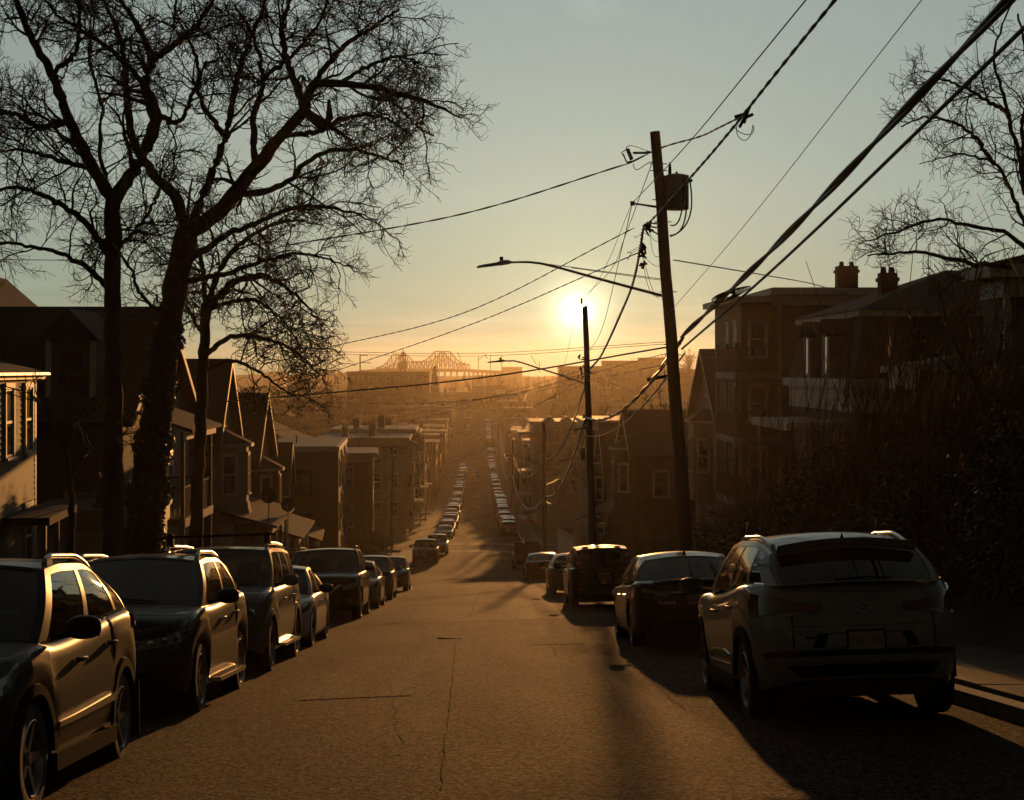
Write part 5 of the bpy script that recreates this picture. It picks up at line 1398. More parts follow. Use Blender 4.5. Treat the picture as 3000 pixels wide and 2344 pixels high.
# ivy on the trunk
rs = np.random.default_rng(5); n = 5200
tp = smooth_path([tuple(at(x * K2, y * K2, 37.5) - bb) for x, y in ((303, 1190), (316, 1050), (335, 880), (350, 760), (362, 680))], 60); k = (rs.random(n) ** 1.15 * 59).astype(int); th = rs.random(n) * 2 * np.pi
rad = .40 + .10 * rs.random(n) - .16 * k / 59 + .06 * np.sin(k * .5)
ctr = tp[k] + np.stack([np.cos(th) * rad, np.sin(th) * rad, rs.normal(size=n) * .03], 1)
nr = np.stack([np.cos(th), np.sin(th), rs.normal(size=n) * .4], 1) + rs.normal(size=(n, 3)) * .45; nr /= np.linalg.norm(nr, axis=1, keepdims=True)
u = np.cross(nr, rs.normal(size=(n, 3))); u /= np.linalg.norm(u, axis=1, keepdims=True); v = np.cross(nr, u); s = (.035 + .04 * rs.random(n))[:, None]
V = np.stack([ctr + u * s, ctr + v * s * .8, ctr - u * s, ctr - v * s * .8], 1).reshape(-1, 3); link('ivy', mesh_np('ivy', V, np.arange(n * 4).reshape(n, 4), M_IVY), tb)
# tree C
LVc = [(13, 1.9, 9, 4, dict(up=.05, zig=.26, ratio=.5, rmin=.012, tmin=.12)), (8, 1.1, 8, 3, dict(up=.0, zig=.36, ratio=.65, rmin=.0085, down=.15)), (6, .55, 6, 3, dict(up=.0, zig=.42, ratio=.75, rmin=.006, down=.25))]
tcx, bc = bare_tree('slender bare tree right of the ivy trunk with low spreading branches', 45,
    ([(418, 1170), (425, 950), (433, 780), (440, 650)], [.19, .165, .15, .14]),
    [([(440, 660), (500, 600), (560, 590), (620, 620), (690, 690)], [.14, .11, .08, .05, .02], -3),
     ([(438, 680), (470, 570), (540, 500), (620, 470), (690, 480)], [.12, .10, .08, .05, .02], 2),
     ([(434, 760), (490, 720), (560, 720), (630, 750), (680, 800)], [.10, .08, .06, .04, .02], -3),
     ([(440, 660), (430, 560), (400, 470), (410, 380)], [.10, .08, .06, .03], 2),
     ([(432, 790), (490, 770), (550, 790), (600, 830), (660, 850)], [.08, .06, .05, .03, .02], 2),
     ([(440, 660), (540, 640), (610, 690), (640, 740)], [.08, .06, .04, .02], -1),
     ([(436, 720), (400, 660), (370, 600)], [.06, .05, .03], -2)], 23, LVc)
# tree at the right edge
tdx, bd = bare_tree('bare tree at the right edge with branches over the porch house', 38,
    ([(2240, 1180), (2235, 900), (2225, 700), (2215, 520)], [.28, .26, .24, .20]),
    [([(2220, 560), (2150, 500), (2080, 485), (2000, 470), (1920, 490), (1830, 520)], [.08, .06, .05, .04, .03, .012], -2),
     ([(2215, 540), (2160, 420), (2120, 350), (2040, 330), (1960, 350)], [.075, .06, .05, .03, .012], 2),
     ([(2215, 520), (2180, 380), (2150, 240), (2120, 130), (2150, 20), (2180, -40)], [.085, .07, .06, .045, .03, .015], -1.5),
     ([(2150, 240), (2080, 200), (2010, 170), (1960, 180)], [.07, .05, .035, .02], 2),
     ([(2222, 600), (2150, 570), (2060, 560), (1960, 540), (1850, 545)], [.10, .08, .06, .04, .02], -2.5),
     ([(2120, 350), (2050, 270), (1980, 250), (1920, 270)], [.07, .05, .035, .02], 1),
     ([(2222, 640), (2170, 620), (2100, 600), (2020, 590)], [.08, .06, .04, .02], 2),
     ([(2215, 500), (2180, 300), (2190, 150), (2170, 30)], [.10, .07, .05, .03], 2.5)], 24,
    [(13, 1.5, 9, 4, dict(up=.12, zig=.22, ratio=.42, rmin=.009, tmin=.1)), (5, .9, 7, 3, dict(up=.06, zig=.26, ratio=.6, rmin=.006)), (4, .5, 6, 3, dict(up=.03, zig=.28, ratio=.75, rmin=.0045))])
# thin leaning sapling in front of the porch house
LVs = [(9, 1.2, 8, 4, dict(up=.15, zig=.2, ratio=.5, rmin=.009)), (5, .6, 6, 3, dict(up=.1, zig=.3, ratio=.7, rmin=.006))]
tex, be = bare_tree('thin leaning bare sapling rising from the bramble bank', 31,
    ([(2120, 1010), (2105, 870), (2060, 780), (2030, 710)], [.09, .08, .06, .05]),
    [([(2060, 780), (2020, 690), (2000, 600)], [.05, .035, .015], -1), ([(2090, 840), (2020, 780), (1960, 720)], [.04, .03, .012], -1), ([(2105, 870), (2130, 760), (2140, 660)], [.05, .035, .012], 1), ([(2040, 730), (2070, 650), (2090, 580)], [.04, .025, .01], 1)], 25, LVs)
tfx, bf_ = bare_tree('bare young tree in front of the shingled house at the left', 30,
    ([(150, 1180), (152, 1050), (140, 960)], [.07, .06, .05]),
    [([(140, 960), (170, 880), (230, 840)], [.045, .03, .01], -1), ([(140, 965), (100, 880), (60, 830)], [.045, .03, .01], 1), ([(150, 1020), (200, 950), (260, 930)], [.04, .025, .01], 1)], 26, LVs)

# generic far trees (copied)
def far_tree_mesh(seed, h=11.0):
    rs = np.random.default_rng(seed); limbs = [([(0, 0, -.3), (0.05, 0, h * .18), (-.05, .05, h * .36)], [.28, .22, .18])]
    ll = []
    for k in range(9):
        a = 2 * np.pi * k / 9 + rs.uniform(-.3, .3); z = h * rs.uniform(.28, .42); o = h * rs.uniform(.16, .34)
        ll.append(([(0, 0, z * .8), (o * .35 * np.cos(a), o * .35 * np.sin(a), z + h * .16), (o * .8 * np.cos(a), o * .8 * np.sin(a), z + h * .34), (o * np.cos(a), o * np.sin(a), h * rs.uniform(.78, .95))], [.14, .10, .06, .025]))
    P = np.stack([smooth_path(l, 10) for l, _ in limbs]); Rd = np.stack([np.interp(np.linspace(0, 1, 10), np.linspace(0, 1, len(r)), r) for _, r in limbs])
    V0, Q0 = tube_batch(P, Rd, 7); P = np.stack([smooth_path(l, 10) for l, _ in ll]); Rd = np.stack([np.interp(np.linspace(0, 1, 10), np.linspace(0, 1, len(r)), r) for _, r in ll]); V1, Q1 = tube_batch(P, Rd, 5)
    V2, Q2 = crown([(9, h * .17, 6, 3, dict(up=.2, zig=.2, ratio=.5, rmin=.020)), (7, h * .09, 5, 3, dict(up=.12, zig=.28, ratio=.7, rmin=.014))], ll, rs)
    return mesh_np('trunk', V0, Q0, M_BARK, True), mesh_np('crown', np.concatenate([V1, V2]), np.concatenate([Q1, Q2 + len(V1)]), M_TWIG)
FT = [far_tree_mesh(s_) for s_ in (31, 32, 33)]
def far_tree(x, y, sc, label, z=None, sz=1.0):
    t, c_ = random.choice(FT); r_ = thing('bare_tree', label, 'tree', (x, y, terr(x, y) if z is None else z), random.uniform(0, 6.28), 'bare winter trees')
    r_.scale = (sc, sc, sc * sz); link('trunk', t, r_); link('crown', c_, r_); return r_

# ------------------------------------------------------------------ houses
def siding(name, c, **k): return mat('siding_' + name, c, .75, var=.18, scale=2.0, **k)
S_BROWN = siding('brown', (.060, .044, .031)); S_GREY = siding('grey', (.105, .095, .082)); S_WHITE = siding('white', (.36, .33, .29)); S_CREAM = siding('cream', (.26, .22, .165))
S_SLATE = siding('slate', (.050, .048, .046)); S_GREEN = siding('green', (.09, .10, .075)); S_SHING = siding('cedar', (.085, .062, .037)); S_TAN = siding('tan', (.22, .18, .13))
M_TRIM = mat('trim_white', (.50, .47, .42), .6, var=.12, scale=5); M_TRIMG = mat('trim_grey', (.22, .21, .19), .6, var=.1, scale=5)
M_ROOF = mat('asphalt_shingle', (.035, .031, .028), .9, var=.35, scale=9, bump=.5, bscale=30); M_ROOFB = mat('shingle_brown', (.060, .040, .028), .9, var=.35, scale=9, bump=.5, bscale=30)
M_TARROOF = mat('flat_roof', (.10, .09, .075), .7, var=.2, scale=1.2)
M_WIN = mat('window_glass', (.012, .013, .014), .05, coat=.3); M_CURT = mat('curtain', (.16, .14, .11), .9)
M_WOOD = mat('weathered_wood', (.075, .055, .040), .8, var=.3, scale=6, stretch=(1, 1, .3)); M_DOOR = mat('door_paint', (.05, .03, .025), .5)
M_GUT = mat('gutter', (.30, .28, .25), .4, metal=.4)
def mat_brick(name, c1, c2, mort):
    m = bpy.data.materials.new(name); m.use_nodes = True; N, Lk = m.node_tree.nodes, m.node_tree.links; b = N['Principled BSDF']
    t = N.new('ShaderNodeTexCoord'); sp_ = N.new('ShaderNodeSeparateXYZ'); Lk.new(t.outputs['Object'], sp_.inputs[0])
    ad = N.new('ShaderNodeMath'); Lk.new(sp_.outputs[0], ad.inputs[0]); Lk.new(sp_.outputs[1], ad.inputs[1])
    cb = N.new('ShaderNodeCombineXYZ'); Lk.new(ad.outputs[0], cb.inputs[0]); Lk.new(sp_.outputs[2], cb.inputs[1])
    br = N.new('ShaderNodeTexBrick'); br.inputs['Scale'].default_value = 1; br.inputs['Brick Width'].default_value = .215; br.inputs['Row Height'].default_value = .075; br.inputs['Mortar Size'].default_value = .010
    br.inputs['Color1'].default_value = (*c1, 1); br.inputs['Color2'].default_value = (*c2, 1); br.inputs['Mortar'].default_value = (*mort, 1); Lk.new(cb.outputs[0], br.inputs['Vector'])
    Lk.new(br.outputs['Color'], b.inputs['Base Color']); b.inputs['Roughness'].default_value = .85
    bp = N.new('ShaderNodeBump'); bp.inputs['Strength'].default_value = .5; bp.inputs['Distance'].default_value = .01; bp.invert = True; Lk.new(br.outputs['Fac'], bp.inputs['Height']); Lk.new(bp.outputs[0], b.inputs['Normal'])
    return m
M_BRICK = mat_brick('brick_red', (.16, .060, .035), (.11, .045, .028), (.16, .14, .11)); M_BRICKD = mat_brick('brick_dark', (.055, .028, .020), (.040, .022, .017), (.06, .05, .04))
_wm = {}
def win_meshes(w, h, trim, style):
    key = (round(w, 2), round(h, 2), trim.name, style)
    if key in _wm: return _wm[key]
    p = MB(); p.box((-w / 2, -.030, 0), (w / 2, -.022, h))
    f = MB(); c_ = .10
    for a, b in (((-w / 2 - c_, 0), (-w / 2, h)), ((w / 2, 0), (w / 2 + c_, h)), ((-w / 2 - c_ - .02, h), (w / 2 + c_ + .02, h + .13))): f.box((a[0], -.075, a[1]), (b[0], .02, b[1]))
    s = MB(); s.box((-w / 2 - c_ - .04, -.13, -.07), (w / 2 + c_ + .04, .02, 0))
    sa = MB()
    for a, b in (((-w / 2, h * .49), (w / 2, h * .53)), ((-w / 2, 0), (-w / 2 + .045, h * .49)), ((w / 2 - .045, 0), (w / 2, h * .49)), ((-w / 2, 0), (w / 2, .06)), ((-w / 2, h - .05), (w / 2, h)), ((-w / 2, h * .53), (-w / 2 + .045, h - .05)), ((w / 2 - .045, h * .53), (w / 2, h - .05))): sa.box((a[0], -.052, a[1]), (b[0], -.031, b[1]))
    cu = MB(); cu.box((-w / 2 + .05, -.0305, h * .55), (w / 2 - .05, -.0304, h - .06))
    _wm[key] = tuple(x.mesh(n_, m_) for x, n_, m_ in ((p, 'window', M_WIN), (f, 'window_frame', trim), (s, 'sill', trim), (sa, 'sash', trim), (cu, 'blind', M_CURT)))
    return _wm[key]
class House:
    """s=+1 stands right of the street, -1 left. Local x runs away from the street, y down the street; corner (0,0) nearest camera and street"""
    def __init__(h, label, s, x, y, w, d, z0, z1, rot=0.0, group='houses along the street', name='house', cat='house'):
        h.s, h.w, h.d, h.z0, h.z1 = s, w, d, z0, z1
        h.root = thing(name, label, cat, (x, y, 0), rot, group)
    def wall(h, m, name='wall', a=None, b=None):
        mb = MB(); mb.box(a or (0, 0, h.z0 - 1.5), b or (h.s * h.w, h.d, h.z1)); h.wo = mb.build(name, m, h.root); return h.wo
    def fp(h, face, a, z, off=0.0):
        """point on a wall: a metres from the near street corner"""
        if face == 'cam': return Vector((h.s * a, -off, z)), 0.0
        if face == 'street': return Vector((-h.s * off, a, z)), (R(-90) if h.s > 0 else R(90))
        if face == 'back': return Vector((h.s * a, h.d + off, z)), R(180)
    def window(h, face, a, z, w=.85, hh=1.55, trim=None, off=0.0, style=0, lite=False, parent=None, blind=False):
        p, r = h.fp(face, a, z, off); ms = win_meshes(w, hh, trim or M_TRIM, style)
        o = link('window', ms[0], parent or h.root, p, (0, 0, r)); link('window_frame', ms[1], o)
        if not lite: link('sill', ms[2], o); link('sash', ms[3], o)
        if blind: link('blind', ms[4], o)
        return o
    def clap(h, face, m, z0=None, z1=None, a0=0.0, a1=None, ex=.13, gable=None, off=0.0, name='clapboard'):
        z0 = h.z0 if z0 is None else z0; z1 = h.z1 if z1 is None else z1; L = (h.w if face != 'street' else h.d) if a1 is None else a1
        n = int((z1 - z0) / ex); shared = None
        for i in range(n):
            z = z0 + i * ex; x0, x1 = a0, L
            if gable: x0, x1 = gable(z + ex)
            if x1 - x0 < .1: continue
            if gable or shared is None:
                l = x1 - x0; b = MB(); b.hexa([(0, -.028, 0), (l, -.028, 0), (l, .0, 0), (0, .0, 0), (0, -.010, ex), (l, -.010, ex), (l, 0, ex), (0, 0, ex)]); me = b.mesh(name, m)
                if not gable: shared = me
            else: me = shared
            if face == 'street' and h.s > 0: p, r = h.fp(face, x1, z, off)
            elif face == 'cam' and h.s < 0: p, r = h.fp(face, x1, z, off)
            else: p, r = h.fp(face, x0, z, off)
            link(name, me, h.wo, p, (0, 0, r))
    def corner(h, m=None, z1=None):
        mb = MB(); mb.box((-h.s * .035, -.035, h.z0), (h.s * .11, .11, z1 or h.z1)); mb.build('corner_board', m or M_TRIM, h.root)
    def flat_roof(h, trim=None, over=.35, th=.30, rm=None, band=.45):
        t = trim or M_TRIM; s = h.s
        mb = MB(); mb.box((-s * over, -over, h.z1), (s * (h.w + .05), h.d + .1, h.z1 + th)); c_ = mb.build('cornice', t, h.root)
        mb = MB(); mb.box((-s * .08, -.08, h.z1 - band), (s * h.w, h.d, h.z1 - .004)); mb.build('frieze', t, c_)
        mb = MB(); mb.box((-s * (over - .1), -over + .1, h.z1 + th), (s * h.w, h.d, h.z1 + th + .03)); mb.build('roof', rm or M_TARROOF, h.root)
    def gable_roof(h, axis, rise, m=None, over=.35, trim=None, wm=None, th=.16):
        """axis 'x': ridge along x (gable faces the street); 'y': ridge along the street (gable faces the camera)"""
        m = m or M_ROOF; s = h.s; z = h.z1; mb = MB()
        if axis == 'y':
            mid = h.w / 2; k = rise / mid
            for sg in (-1, 1):
                e = mid + over; A = [(s * mid, -over, z + rise), (s * mid, h.d + over, z + rise), (s * (mid + sg * e), h.d + over, z + rise - k * e), (s * (mid + sg * e), -over, z + rise - k * e)]
                mb.hexa([Vector(q) for q in A] + [Vector(q) + Vector((0, 0, th)) for q in A])
            tri = [(0, .002, z), (s * h.w, .002, z), (s * mid, .002, z + rise)]; g = MB(); g.prism([Vector(q) for q in tri], (0, h.d - .004, 0))
            tb_ = MB()
            for sg in (-1, 1): 
                e = mid + over; a, b = Vector((s * mid, -over - .03, z + rise - .12)), Vector((s * (mid + sg * e), -over - .03, z + rise - k * e - .12)); tb_.prism([a, b, b + Vector((0, 0, .26)), a + Vector((0, 0, .26))], (0, .028, 0))
        else:
            mid = h.d / 2; k = rise / mid
            for sg in (-1, 1):
                e = mid + over; A = [(-s * over, mid, z + rise), (s * (h.w + over), mid, z + rise), (s * (h.w + over), mid + sg * e, z + rise - k * e), (-s * over, mid + sg * e, z + rise - k * e)]
                mb.hexa([Vector(q) for q in A] + [Vector(q) + Vector((0, 0, th)) for q in A])
            g = MB(); g.prism([Vector((s * .002, 0, z)), Vector((s * .002, h.d, z)), Vector((s * .002, mid, z + rise))], (s * (h.w - .004), 0, 0))
            tb_ = MB()
            for sg in (-1, 1):
                e = mid + over; a, b = Vector((-s * (over + .03), mid, z + rise - .12)), Vector((-s * (over + .03), mid + sg * e, z + rise - k * e - .12)); tb_.prism([a, b, b + Vector((0, 0, .26)), a + Vector((0, 0, .26))], (s * .028, 0, 0))
        ro = mb.build('roof', m, h.root); g.build('gable_wall', wm or h.wo.data.materials[0], h.root); tb_.build('barge_board', trim or M_TRIM, ro)
        return ro
    def chimney(h, x, y, z0, z1, w=.8, d=.6, m=None):
        mb = MB(); mb.box((h.s * (x - w / 2), y - d / 2, z0), (h.s * (x + w / 2), y + d / 2, z1)); c_ = mb.build('chimney', m or M_BRICKD, h.root)
        mb = MB(); mb.box((h.s * (x - w / 2 - .06), y - d / 2 - .06, z1 - .32), (h.s * (x + w / 2 + .06), y + d / 2 + .06, z1 - .18)); mb.build('chimney_band', m or M_BRICKD, c_)
        for q in (-.25, .25):
            mb = MB(); mb.lathe([(.10, 0), (.12, .02), (.10, .22), (.07, .22)], 10, 'z', (h.s * (x + q * w), y, z1)); mb.build('chimney_pot', M_BRICKD, c_)
    def bay(h, face, a, w, dep, z0, z1, m, roof_m=None, trim=None, win=(.55, 1.6), zs=(), skirt=False):
        """canted bay on a wall, its own windows on the three faces"""
        p, r = h.fp(face, a, 0);
        poly = [(-w / 2, 0), (-w / 2 + dep * .75, -dep), (w / 2 - dep * .75, -dep), (w / 2, 0)]
        mb = MB(); mb.prism([Vector((x, y, z0)) for x, y in poly], (0, 0, z1 - z0)); bo = mb.build('bay_wall', m, h.root, loc=p, rot=(0, 0, r))
        ov = .22; pr = [(-w / 2 - ov, .0), (-w / 2 + dep * .75 - ov * .6, -dep - ov), (w / 2 - dep * .75 + ov * .6, -dep - ov), (w / 2 + ov, .0)]
        mb = MB(); mb.prism([Vector((x, y, z1)) for x, y in pr], (0, 0, .14)); mb.build('bay_cornice', trim or M_TRIM, bo)
        mb = MB(); top = [Vector((x * .35, y * .2, z1 + .75)) for x, y in pr]; bot = [Vector((x, y, z1 + .14)) for x, y in pr]; mb.hexa(bot[::-1] + top[::-1]); mb.build('bay_roof', roof_m or M_ROOF, bo)
        if skirt:
            for k in range(7):
                f = k / 7; ex = .05 + .32 * f ** 1.6; zz = z0 - .9 * f; pp = [(x + (ex if x > 0 else -ex) * (1 if abs(y) < .01 else .6), y - (ex if y < -.01 else 0)) for x, y in poly]
                mb = MB(); mb.prism([Vector((x, y, zz - .13)) for x, y in pp], (0, 0, .125)); mb.build('skirt_course', m, bo)
        fw = w - 1.5 * dep
        for z in zs:
            ms = win_meshes(min(win[0] * 1.3, fw - .25), win[1], trim or M_TRIM, 1); o = link('window', ms[0], h.root, p + Matrix.Rotation(r, 3, 'Z') @ Vector((0, -dep, z)), (0, 0, r))
            for k in (1, 2, 3): link(('', 'window_frame', 'sill', 'sash')[k], ms[k], o)
            ang = math.atan2(dep, dep * .75)
            ms = win_meshes(win[0], win[1], trim or M_TRIM, 2)
            for sg in (-1, 1):
                q = Vector((sg * (w / 2 - dep * .375), -dep / 2, z)); o = link('window', ms[0], h.root, p + Matrix.Rotation(r, 3, 'Z') @ q, (0, 0, r + sg * ang))
                for k in (1, 2, 3): link(('', 'window_frame', 'sill', 'sash')[k], ms[k], o)
        return bo
    def porch(h, face, a0, a1, dep, zf, zr, floors=1, fh=2.9, rail=True, roof='flat', m=None, posts=None, railh=1.0):
        """open porch on a wall between a0 and a1, floor zf, roof underside zr"""
        m = m or M_TRIMG
        p, r = h.fp(face, 0, 0); sg = 1
        # work in wall frame: u along wall, v outwards
        if face == 'cam': f = lambda u, v, z: Vector((h.s * u, -v, z))
        else: f = lambda u, v, z: Vector((-h.s * v, u, z))
        def bx(name, u0, u1, v0, v1, z0, z1, mm, par=None):
            mb = MB(); mb.box(f(u0, v0, z0), f(u1, v1, z1)); return mb.build(name, mm, par or h.root)
        for k in range(floors):
            z = zf + k * fh
            dk = bx('porch_deck', a0, a1, .005, dep, z - .22, z, m); bx('deck_fascia', a0 - .02, a1 + .02, dep, dep + .03, z - .26, z + .02, M_TRIM, dk)
            top = (z + fh - .22) if k < floors - 1 else zr
            ps = posts or (a0 + .06, a1 - .06)
            for u in ps: bx('porch_post', u - .06, u + .06, dep - .13, dep - .01, z, top, m)
            if rail:
                def rl(q0, q1):
                    a_, b_ = f(*q0, z + railh), f(*q1, z + railh); mb = MB(); mb.tube([a_, b_], .04, 4); ro = mb.build('handrail', m, h.root)
                    n = max(2, int((b_ - a_).length / .16)); bl = MB(); bl.box((-.018, -.018, .08), (.018, .018, railh - .02)); me = bl.mesh('baluster', m)
                    for i in range(1, n): q = a_.lerp(b_, i / n); link('baluster', me, ro, (q.x, q.y, z))
                rl((a0 + .06, dep - .07), (a1 - .06, dep - .07)); rl((a0 + .06, .05), (a0 + .06, dep - .07)); rl((a1 - .06, .05), (a1 - .06, dep - .07))
        if roof == 'flat': bx('porch_roof', a0 - .2, a1 + .2, .01, dep + .25, zr, zr + .28, M_TRIM)
        elif roof == 'slope':
            mb = MB(); A = [f(a0 - .25, .01, zr + .75), f(a1 + .25, .01, zr + .75), f(a1 + .25, dep + .3, zr), f(a0 - .25, dep + .3, zr)]; mb.hexa(A + [q + Vector((0, 0, .10)) for q in A]); pr_ = mb.build('porch_roof', M_ROOFB, h.root)
            mb = MB(); mb.box(f(a0 - .2, dep, zr - .22), f(a1 + .2, dep + .1, zr)); mb.build('porch_fascia', M_TRIM, pr_)
    def vent(h, x, y, z, hh=.5):
        mb = MB(); mb.lathe([(.05, 0), (.05, hh), (.08, hh), (.001, hh + .06)], 8, 'z', (h.s * x, y, z)); mb.build('vent_pipe', M_STEEL, h.root)

# ------------------------------------------------------------------ houses right of the street
def gz(x, y): return terr(x, y)
# RA: triple-decker with corner porches
h = House('dark brown triple-decker with stacked corner porches and white cornice on the right', 1, 13.6, 74, 10, 11, gz(14, 74), 3.40)
h.wall(S_BROWN); h.clap('cam', S_BROWN, -6.2, 3.0, ex=.145)
mb = MB(); mb.box((-1.45, 1.6, h.z0 - 1), (-.003, 10, 3.40)); st = mb.build('stair_bay', S_BROWN, h.root)
b = MB(); b.hexa([(0, -.028, 0), (1.445, -.028, 0), (1.445, 0, 0), (0, 0, 0), (0, -.01, .145), (1.445, -.01, .145), (1.445, 0, .145), (0, 0, .145)]); me = b.mesh('clapboard', S_BROWN)
for i in range(64): link('clapboard', me, st, (-1.45, 1.6, -6.2 + i * .145))
for z in (.62, -2.35, -5.2):
    ms = win_meshes(.72, 1.62, M_TRIM, 0); o = link('window', ms[0], h.root, (-.70, 1.57, z))
    for k, n_ in ((1, 'window_frame'), (2, 'sill'), (3, 'sash'), (4, 'blind')): link(n_, ms[k], o)
    for yy in (3.2, 5.6): 
        o = link('window', ms[0], h.root, (-1.45, yy, z), (0, 0, R(-90)))
        for k, n_ in ((1, 'window_frame'), (2, 'sill'), (3, 'sash')): link(n_, ms[k], o)
for k, z in enumerate((-.12, -3.05, -5.95)):
    mb = MB(); mb.box((-1.95, 0, z - .24), (-.03, 1.57, z)); mb.box((-1.95, 1.57, z - .24), (-1.46, 6, z)); dk = mb.build('porch_deck', M_WOOD, h.root)
    mb = MB(); mb.box((-1.98, -.03, z - .27), (-.03, -.002, z + .02)); mb.box((-1.98, -.03, z - .27), (-1.952, 6, z + .02)); mb.build('deck_fascia', M_TRIMG, dk)
    for (px_, py_) in ((-1.88, .08), (-.12, .08), (-1.88, 3.0), (-1.88, 5.9)):
        mb = MB(); t = z + 1.25 if k == 0 and px_ > -1.5 else (z + 1.28 if k == 0 else z + 2.66); mb.box((px_ - .06, py_ - .06, z), (px_ + .06, py_ + .06, t))
        if k == 0: mb.lathe([(.09, 0), (.10, .04), (.05, .08), (.001, .1)], 8, 'z', (px_, py_, t))
        mb.build('porch_post', M_WOOD, h.root)
    def rail_(a_, b_):
        mb = MB(); a_, b_ = Vector(a_), Vector(b_); mb.tube([a_ + Vector((0, 0, 1.15)), b_ + Vector((0, 0, 1.15))], .045, 4); mb.tube([a_ + Vector((0, 0, .10)), b_ + Vector((0, 0, .10))], .03, 4); ro = mb.build('handrail', M_WOOD, h.root)
        n = int((b_ - a_).length / .15); bl = MB(); bl.box((-.03, -.018, .08), (.03, .018, 1.12)); me = bl.mesh('baluster', M_WOOD)
        for i in range(1, n): link('baluster', me, ro, a_.lerp(b_, i / n))
    rail_((-1.88, .08, z), (-.12, .08, z)); rail_((-1.88, .08, z), (-1.88, 5.9, z))
h.flat_roof(M_TRIM, .45, .30)
mb = MB(); mb.box((-2.05, .9, 3.12), (.0, 10.2, 3.395)); c_ = mb.build('cornice_return', M_TRIM, h.root)
h.chimney(3.95, 4, 3.6, 4.95, .95, .7, M_BRICKD); h.corner(M_TRIMG)
# RB: mansard with two dormers
h = House('dark mansard house with two white gabled dormers behind the bramble bank', 1, 12.95, 56, 13, 11.5, gz(14, 56), -.55)
h.wall(S_SLATE); s = 1
mb = MB(); A = [(-.12, -.12, -.30), (13, -.12, -.30), (13, 11.6, -.30), (-.12, 11.6, -.30)]; B = [(.36, .36, 1.86), (12.6, .36, 1.86), (12.6, 11.1, 1.86), (.36, 11.1, 1.86)]
mb.hexa([Vector(q) for q in A] + [Vector(q) for q in B]); mans = mb.build('mansard', M_ROOF, h.root)
# courses of slates on the two faces we see
for i in range(15):
    f0, f1 = i / 15, (i + 1) / 15
    def edge(f): return Vector(A[0]).lerp(Vector(B[0]), f), Vector(A[1]).lerp(Vector(B[1]), f), Vector(A[3]).lerp(Vector(B[3]), f)
    e0, e1 = edge(f0), edge(f1)
    mb = MB(); o = Vector((0, -.030, 0)); o2 = Vector((0, -.008, 0)); mb.hexa([e0[0] + o, e0[1] + o, e0[1], e0[0], e1[0] + o2, e1[1] + o2, e1[1], e1[0]]); mb.build('slate_course', M_ROOF, mans)
    mb = MB(); o = Vector((-.030, 0, 0)); o2 = Vector((-.008, 0, 0)); mb.hexa([e0[2] + o, e0[0] + o, e0[0], e0[2], e1[2] + o2, e1[0] + o2, e1[0], e1[2]]); mb.build('slate_course', M_ROOF, mans)
mb = MB(); mb.box((-.35, -.35, -.62), (13.1, 11.8, -.30)); eb = mb.build('eave_cornice', M_TRIM, h.root)
mb = MB(); mb.box((-.10, -.10, -1.45), (13, 11.6, -.625)); mb.build('frieze', M_TRIM, eb)
mb = MB(); mb.box((.10, .10, 1.86), (12.9, 11.4, 2.06)); ub = mb.build('upper_cornice', M_TRIM, h.root)
mb = MB(); mb.hexa([Vector(q) for q in ((-.02, -.02, 2.065), (13, -.02, 2.065), (13, 11.5, 2.065), (-.02, 11.5, 2.065), (4.6, 5.4, 3.75), (9.2, 5.4, 3.75), (9.2, 6.0, 3.75), (4.6, 6.0, 3.75))]); mb.build('hip_roof', M_ROOF, h.root)
for yy in (3.2, 6.6):
    d = MB(); d.box((-.34, yy - .48, -.28), (.9, yy + .48, 1.26)); do = d.build('dormer', M_TRIMG, h.root)
    rf = MB()
    for sg in (-1, 1):
        a0, a1 = Vector((-.56, yy, 1.76)), Vector((-.56, yy + sg * .74, 1.22)); rf.hexa([a0, a1, a1 + Vector((1.3, 0, 0)), a0 + Vector((1.3, 0, 0)), a0 + Vector((0, 0, .09)), a1 + Vector((0, 0, .09)), a1 + Vector((1.3, 0, .09)), a0 + Vector((1.3, 0, .09))])
    rf.build('dormer_roof', M_ROOF, do)
    g = MB(); g.prism([Vector((-.36, yy - .50, 1.262)), Vector((-.36, yy + .50, 1.262)), Vector((-.36, yy, 1.66))], (.6, 0, 0)); g.build('dormer_pediment', M_TRIM, do)
    ms = win_meshes(.56, 1.36, M_TRIM, 0); o = link('window', ms[0], do, (-.345, yy, -.12), (0, 0, R(-90)))
    for sg in (-1, 1):
        mb = MB(); mb.box((-.41, yy + sg * .31, -.2), (-.34, yy + sg * .47, 1.26)); mb.build('dormer_pilaster', M_TRIM, do)
h.chimney(2.3, 5.0, 1.9, 3.62, .60, .6, M_BRICKD); h.window('cam', 3.2, -3.6); h.window('cam', 7, -3.6)
h.porch('street', 1.0, 8, 2.0, gz(11, 60) + .6, -2.1, roof='flat', m=M_TRIM)
